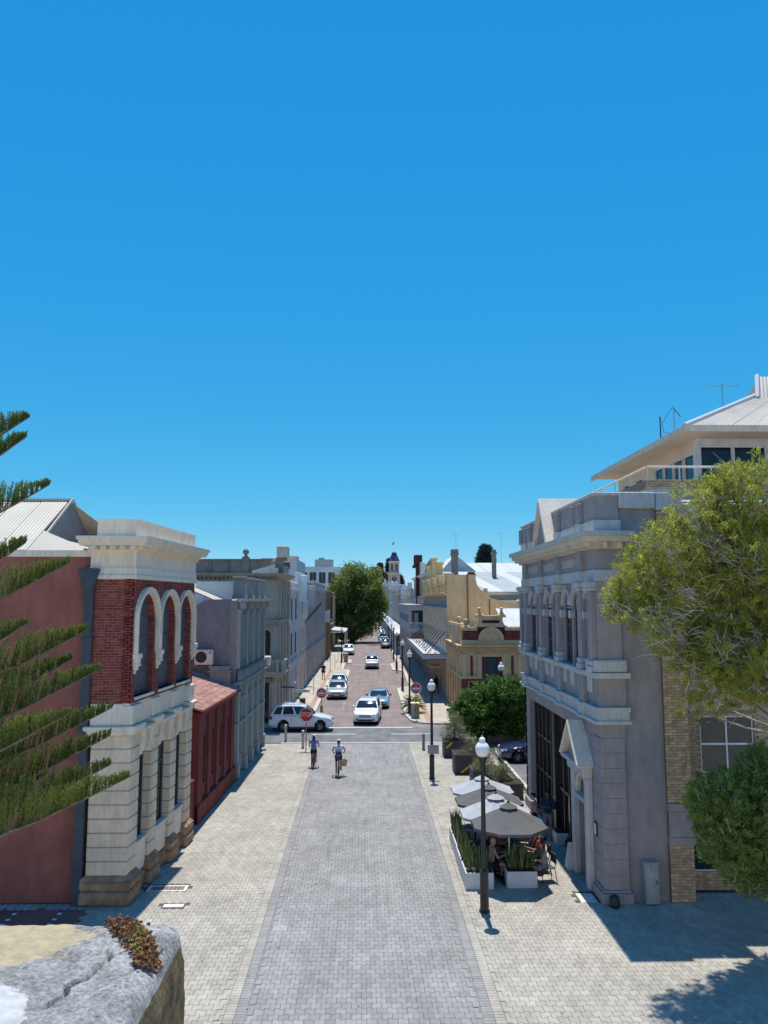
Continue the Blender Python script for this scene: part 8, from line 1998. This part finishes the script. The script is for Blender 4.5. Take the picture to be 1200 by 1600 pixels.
# ------------------------------------------------------------------ cafe: umbrellas, tables, chairs
def umbrella(x, y, za, r, label, canvas, rot=22.5, drop=0.62):
    t = thing('cafe_umbrella', label, 'umbrella', (x, y, 0), 'cafe umbrellas')
    zr = za - drop; n = 8
    P = [(x + r * math.cos(R(rot + 45 * k)), y + r * math.sin(R(rot + 45 * k))) for k in range(n)]
    q = lambda p, s, z: (x + (p[0] - x) * s, y + (p[1] - y) * s, z)
    for k in range(n):
        a, b = P[k], P[(k + 1) % n]; m = MB(); g = 5; rows = []
        for j in range(g + 1):
            u = j / g; s = 0.06 + 0.94 * u; zz = za - 0.05 - (drop - 0.05) * u; sg = -0.035 * math.sin(math.pi * u)
            mid = ((a[0] + b[0]) / 2, (a[1] + b[1]) / 2)
            rows.append([q(a, s, zz), q(mid, s * 0.985, zz + sg - 0.01 * u), q(b, s, zz)])
        for j in range(g):
            for i in range(2): m.add([rows[j][i], rows[j][i + 1], rows[j + 1][i + 1], rows[j + 1][i]], [(0, 1, 2, 3)])
        vd = [(p[0], p[1], p[2] - 0.09) for p in rows[-1]]
        m.add(rows[-1] + vd, [(0, 1, 4, 3), (1, 2, 5, 4)])
        m.build('canopy_panel', M[canvas], t, recalc=False)
        MB().tube((x, y, za - 0.12), (a[0], a[1], zr - 0.02), 0.012, n=4).build('rib', M['steel'], t)
    m = MB(); v_ = [q(p, 0.24, za - 0.09) for p in P] + [q(p, 0.03, za + 0.05) for p in P]
    m.add(v_, [(k, (k + 1) % n, n + (k + 1) % n, n + k) for k in range(n)]); m.build('vent', M['canvas_dark'] if canvas == 'canvas_dark' else M[canvas], t, recalc=False)
    MB().tube((x, y, 0.05), (x, y, za), 0.026, n=8).build('pole', M['white_frame'] if za > 2.2 else M['galv'], t); MB().ball((x, y, za + 0.07), 0.045, 8).build('finial', M['sign_black'], t, smooth=True)
    MB().cbox(x - 0.28, x + 0.28, y - 0.28, y + 0.28, 0, 0.06, 0.01).build('base', M['black_metal'], t)
umbrella(4.58, 25.85, 2.42, 1.27, 'dark grey cafe umbrella nearest to us with a black vented top', 'canvas_dark')
umbrella(4.5, 27.9, 2.2, 1.32, 'pale grey cafe umbrella directly behind the nearest dark one', 'canvas_light')
umbrella(4.55, 29.85, 2.08, 1.32, 'dark grey cafe umbrella of the rear pair', 'canvas_dark', drop=0.55)
umbrella(4.55, 31.6, 2.02, 1.3, 'pale grey cafe umbrella farthest back', 'canvas_light', drop=0.5)
tb = thing('cafe_table', 'small dark square cafe table with papers at the patterned dress, nearest table', 'table', (0, 0, 0), 'small dark cafe tables')
q = lambda m, n, mt: setattr(m.build(n, mt, None), 'parent', tb)
q(MB().cbox(-0.35, 0.35, -0.35, 0.35, 0.72, 0.75, 0.008), 'table_top', M['table_top']); q(MB().tube((0, 0, 0.03), (0, 0, 0.72), 0.035, n=8), 'stem', M['black_metal']); q(MB().cbox(-0.24, 0.24, -0.24, 0.24, 0, 0.03, 0.01), 'foot', M['black_metal'])
tb.location = (5.08, 26.1, 0)
for x, y, lab in ((5.1, 27.0, 'small dark square cafe table before the red shirt and blue cap'), (5.08, 28.0, 'small dark square cafe table before the man in steel blue'), (5.1, 29.0, 'small dark square cafe table before the straw hat'), (4.45, 26.45, 'small dark cafe table under the nearest umbrella beside the shirtless man'), (4.1, 30.4, 'small dark cafe table under the rear umbrellas')):
    copy_tree(tb, (x, y, 0), 0, lab)
for x, y, z, w, d, lab, mm in ((5.1, 26.02, 0.752, 0.24, 0.3, 'white menu sheet lying on the nearest cafe table', 'sign_white'), (5.05, 27.05, 0.752, 0.3, 0.2, 'pale blue folded paper on the second cafe table', 'frost_glass')):
    tag(MB().cbox(x - w / 2, x + w / 2, y - d / 2, y + d / 2, z, z + 0.006, 0.002).build('menu', M[mm], loc=(x, y, z)), lab, 'paper')
for x, y, lab in ((5.2, 26.25, 'clear drinking glass on the nearest cafe table'), (5.0, 28.1, 'clear drinking glass on the cafe table before the man in steel blue')):
    tag(MB().lathe([(0.025, 0), (0.036, 0.12), (0.032, 0.12), (0.022, 0.01)], 10, (x, y, 0.752)).build('drinking_glass', M['frost_glass'], loc=(x, y, 0.752)), lab, 'glass')
ch = thing('cafe_chair', 'dark cafe chair under the woman in the patterned dress', 'chair', (0, 0, 0), 'dark cafe chairs')
q = lambda m, n, mt: setattr(m.build(n, mt, None), 'parent', ch)
q(MB().cbox(-0.22, 0.22, -0.22, 0.22, 0.42, 0.45, 0.01), 'seat', M['planter_dark'])
for sx in (-1, 1):
    q(MB().tube((sx * 0.2, -0.2, 0.42), (sx * 0.22, -0.24, 0), 0.014, n=6), 'leg', M['black_metal']); q(MB().tube((sx * 0.2, 0.2, 0.42), (sx * 0.22, 0.27, 0), 0.014, n=6), 'leg', M['black_metal'])
    q(MB().tube((sx * 0.2, 0.2, 0.42), (sx * 0.2, 0.28, 0.85), 0.014, n=6), 'back_post', M['black_metal'])
q(MB().cbox(-0.2, 0.2, 0.235, 0.275, 0.55, 0.86, 0.01), 'backrest', M['planter_dark'])
ch.location = (5.79, 25.92, 0); ch.rotation_euler = (0, 0, R(-80))
for (x, y), rz, kw, lab in SEATS[1:]: copy_tree(ch, (x + (0.06 if x > 5 else -0.06), y, 0), R(rz), 'dark cafe chair under the ' + lab.replace('seated ', '')[:70].rsplit(' ', 1)[0] if False else 'dark cafe chair holding the ' + ' '.join(lab.replace('seated ', '').split()[:7]))
for x, y, rz, lab in ((3.85, 28.4, 90, 'empty dark cafe chair beside the long leafy trough under the pale umbrella'), (3.75, 30.4, 95, 'empty dark cafe chair farthest left under the rear umbrellas'), (4.9, 30.6, -80, 'empty dark cafe chair in the middle under the rear umbrellas'), (4.42, 28.6, 95, 'empty dark cafe chair in the deep shade of the pale umbrella')): copy_tree(ch, (x, y, 0), R(rz), lab)
# ================================================================== FOREGROUND: end of the old limestone parapet, right below the camera
from mathutils import noise as mn
pw = thing('stone_parapet', 'weathered grey limestone parapet end with a crack and flaking white and yellow patches', 'wall', (-1.6, 2.9, 6.2))
def parapet():
    """rounded coping: cross-section swept along x, the end rounded off; relief from noise, a crack cut in"""
    crack = [(-1.02, 2.62), (-0.985, 2.70), (-1.0, 2.75), (-0.955, 2.80), (-0.945, 2.87), (-0.93, 2.93), (-0.935, 2.99), (-0.955, 3.03)]
    def cd(x, y):
        d = 9
        for (a, b), (c, e) in zip(crack[:-1], crack[1:]):
            t = max(0, min(1, ((x - a) * (c - a) + (y - b) * (e - b)) / ((c - a) ** 2 + (e - b) ** 2))); d = min(d, math.hypot(x - a - t * (c - a), y - b - t * (e - b)))
        return d
    nx, ny = 240, 190; x0, x1, y0, y1 = -2.2, -0.735, 2.0, 3.34
    zt = 7.72; vs_ = []
    for j in range(ny + 1):
        for i in range(nx + 1):
            x = x0 + (x1 - x0) * i / nx; y = y0 + (y1 - y0) * j / ny
            ex = max(0, x - (x1 - 0.10)) / 0.10; ey = max(0, y - (y1 - 0.14)) / 0.14
            e = min(1.0, math.hypot(ex, ey)); edge = -0.075 * (1 - math.sqrt(max(0, 1 - e * e)))
            if ex > 0 and ey > 0 and math.hypot(ex, ey) > 1:
                k = 1 / math.hypot(ex, ey); x = x1 - 0.10 + ex * 0.10 * k; y = y1 - 0.14 + ey * 0.14 * k
            p = Vector((x, y, 0))
            h = mn.fractal(p * 3.2, 1.0, 2.0, 4) * 0.016 + mn.fractal(p * 16, 0.9, 2.0, 4) * 0.004
            c = cd(x + 0.006 * mn.noise(p * 40), y + 0.006 * mn.noise(p * 37 + Vector((7, 1, 3))))
            wd = 0.006 + 0.006 * abs(mn.noise(p * 25))
            if c < wd * 1.25: h -= 0.055 * (1 - (c / wd / 1.25) ** 2)
            for hx, hy, hr in ((-1.17, 2.98, 0.035), (-1.12, 2.985, 0.025), (-0.83, 2.83, 0.012)):
                d = math.hypot((x - hx) / 1.5, y - hy)
                if d < hr: h -= 0.018 * (1 - d / hr)
            vs_.append((x, y, zt + edge + h))
    w = nx + 1
    m = MB(); m.add(vs_, [(j * w + i, j * w + i + 1, (j + 1) * w + i + 1, (j + 1) * w + i) for j in range(ny) for i in range(nx)])
    return m, vs_, w, nx, ny
cm, cv, w_, nx_, ny_ = parapet()
def coping_mat():
    m = bpy.data.materials.new('coping_stone'); m.use_nodes = True; n, l = nt(m); b = n['Principled BSDF']; b.inputs['Roughness'].default_value = 0.95; b.inputs['Specular IOR Level'].default_value = 0.2
    g = n.new('ShaderNodeNewGeometry')
    def noise(s, d=8, r=0.6): q = n.new('ShaderNodeTexNoise'); q.inputs['Scale'].default_value = s; q.inputs['Detail'].default_value = d; q.inputs['Roughness'].default_value = r; l.new(g.outputs['Position'], q.inputs['Vector']); return q.outputs['Fac']
    def ramp(src, p0, c0, p1, c1): r = n.new('ShaderNodeValToRGB'); r.color_ramp.elements[0].position = p0; r.color_ramp.elements[0].color = (*c0, 1); r.color_ramp.elements[1].position = p1; r.color_ramp.elements[1].color = (*c1, 1); l.new(src, r.inputs[0]); return r.outputs[0]
    base = ramp(noise(55, 10, 0.8), 0.36, (0.15, 0.148, 0.142), 0.60, (0.56, 0.55, 0.525))
    dark = ramp(noise(7), 0.35, (0.55,) * 3, 0.7, (1.1,) * 3)
    mx = n.new('ShaderNodeMixRGB'); mx.blend_type = 'MULTIPLY'; mx.inputs[0].default_value = 1; l.new(base, mx.inputs[1]); l.new(dark, mx.inputs[2]); last = mx.outputs[0]
    def region(last, cx, cy, rx, ry, col, cname):
        """a patch with a ragged outline round (cx, cy)"""
        mp = n.new('ShaderNodeMapping'); mp.vector_type = 'POINT'; mp.inputs['Location'].default_value = (-cx / rx, -cy / ry, 0); mp.inputs['Scale'].default_value = (1 / rx, 1 / ry, 0); l.new(g.outputs['Position'], mp.inputs[0])
        ln = n.new('ShaderNodeVectorMath'); ln.operation = 'LENGTH'; l.new(mp.outputs[0], ln.inputs[0])
        ad = n.new('ShaderNodeMath'); ad.operation = 'MULTIPLY_ADD'; ad.inputs[1].default_value = 0.6; sc2 = n.new('ShaderNodeMath'); sc2.operation = 'MULTIPLY'; sc2.inputs[1].default_value = 0.5; l.new(noise(11, 6), ad.inputs[0]); l.new(ln.outputs['Value'], ad.inputs[2])
        l.new(ad.outputs[0], sc2.inputs[0]); f = ramp(sc2.outputs[0], 0.635, (1, 1, 1), 0.655, (0, 0, 0)); q = n.new('ShaderNodeMixRGB'); l.new(f, q.inputs[0]); l.new(last, q.inputs[1])
        c = ramp(noise(20), 0.35, tuple(k * 0.75 for k in col), 0.65, col); l.new(c, q.inputs[2]); return q.outputs[0]
    last = region(last, -1.62, 3.12, 0.55, 0.27, (0.52, 0.43, 0.27), 'yellow')
    last = region(last, -1.3, 2.5, 0.26, 0.27, (0.66, 0.65, 0.63), 'white')
    l.new(last, b.inputs['Base Color'])
    bp = n.new('ShaderNodeBump'); bp.inputs['Strength'].default_value = 0.9; bp.inputs['Distance'].default_value = 0.012; l.new(noise(70, 10, 0.7), bp.inputs['Height']); l.new(bp.outputs[0], b.inputs['Normal'])
    return m
cm.build('coping', coping_mat(), pw, smooth=True, recalc=False)
# side faces of the parapet: rough brown stone, with their own relief
mat('parapet_side', (0.16, 0.115, 0.06), 0.95, 0.35, 12, 0.9, 45, grime=((0.06, 0.05, 0.03), (5, 5, 1.2), 0.7), bdist=0.02)
sm = MB(); rim = [cv[j * w_ + nx_] for j in range(ny_ + 1)] + [cv[ny_ * w_ + i] for i in range(nx_ - 1, -1, -1)]
K = 40; vs_ = []
for k in range(K + 1):
    for p in rim:
        z = p[2] - 0.02 * k - (0.3 * max(0, k - 30) if k > 30 else 0); q = Vector((p[0], p[1], z)); d = mn.fractal(q * 6, 1, 2, 4) * 0.012 * min(1, k / 3)
        o = 0.012 * min(1, k / 4)
        vs_.append((p[0] + (d + o) * (1 if p[0] > -0.86 else 0.2), p[1] + (d + o) * (1 if p[1] > 3.2 else 0.1), z))
n = len(rim); sm.add(vs_, [(k * n + i, k * n + i + 1, (k + 1) * n + i + 1, (k + 1) * n + i) for k in range(K) for i in range(n - 1)])
sm.build('side_face', M['parapet_side'], pw, smooth=True, recalc=False)
zb_ = vs_[-1][2]
MB().box(-2.2, -0.745, 2.0, 3.34, 0, 4.6).build('lower_wall', M['limestone'], pw)
# succulent growing on the far corner
sp_ = thing('succulent_plant', 'clump of brown red and yellow green succulent growing on the parapet corner', 'plant', (-0.78, 3.05, 7.7))
B, D, V, Ls = [], [], [], []
line = [(-1.0, 3.24), (-0.96, 3.21), (-0.92, 3.17), (-0.89, 3.13), (-0.86, 3.08), (-0.83, 3.03), (-0.80, 2.97), (-0.785, 2.9)]
for k in range(900):
    u = rnd.random() * (len(line) - 1); i = int(u); a, b = Vector(line[i]), Vector(line[i + 1]); p = a.lerp(b, u - i)
    x = p.x + rnd.gauss(0, 0.022); y = p.y + rnd.gauss(0, 0.024)
    ex = max(0, x - (-0.735 - 0.10)) / 0.10; ey = max(0, y - 3.22) / 0.14; e = min(1, math.hypot(ex, ey)); z = 7.72 - 0.075 * (1 - math.sqrt(max(0, 1 - e * e))) + 0.004
    hgt = abs(rnd.gauss(0.008, 0.008)); tone = rnd.random() * 0.6 + (0.42 if -0.89 < x < -0.82 and rnd.random() < 0.6 else 0.0)
    for q in range(14):
        an = rnd.uniform(0, 6.28); B.append((x, y, z + hgt + rnd.uniform(-0.004, 0.004))); D.append((math.cos(an), math.sin(an), rnd.uniform(0.1, 1.3))); V.append(tone + rnd.uniform(-0.08, 0.12))
leaf_mesh('rosettes', np.array(B), np.array(D), 0.0105, 0.0068, np.array(V), M['leaf_sedum'], sp_, fold=0.3, org=ORG[sp_.name])
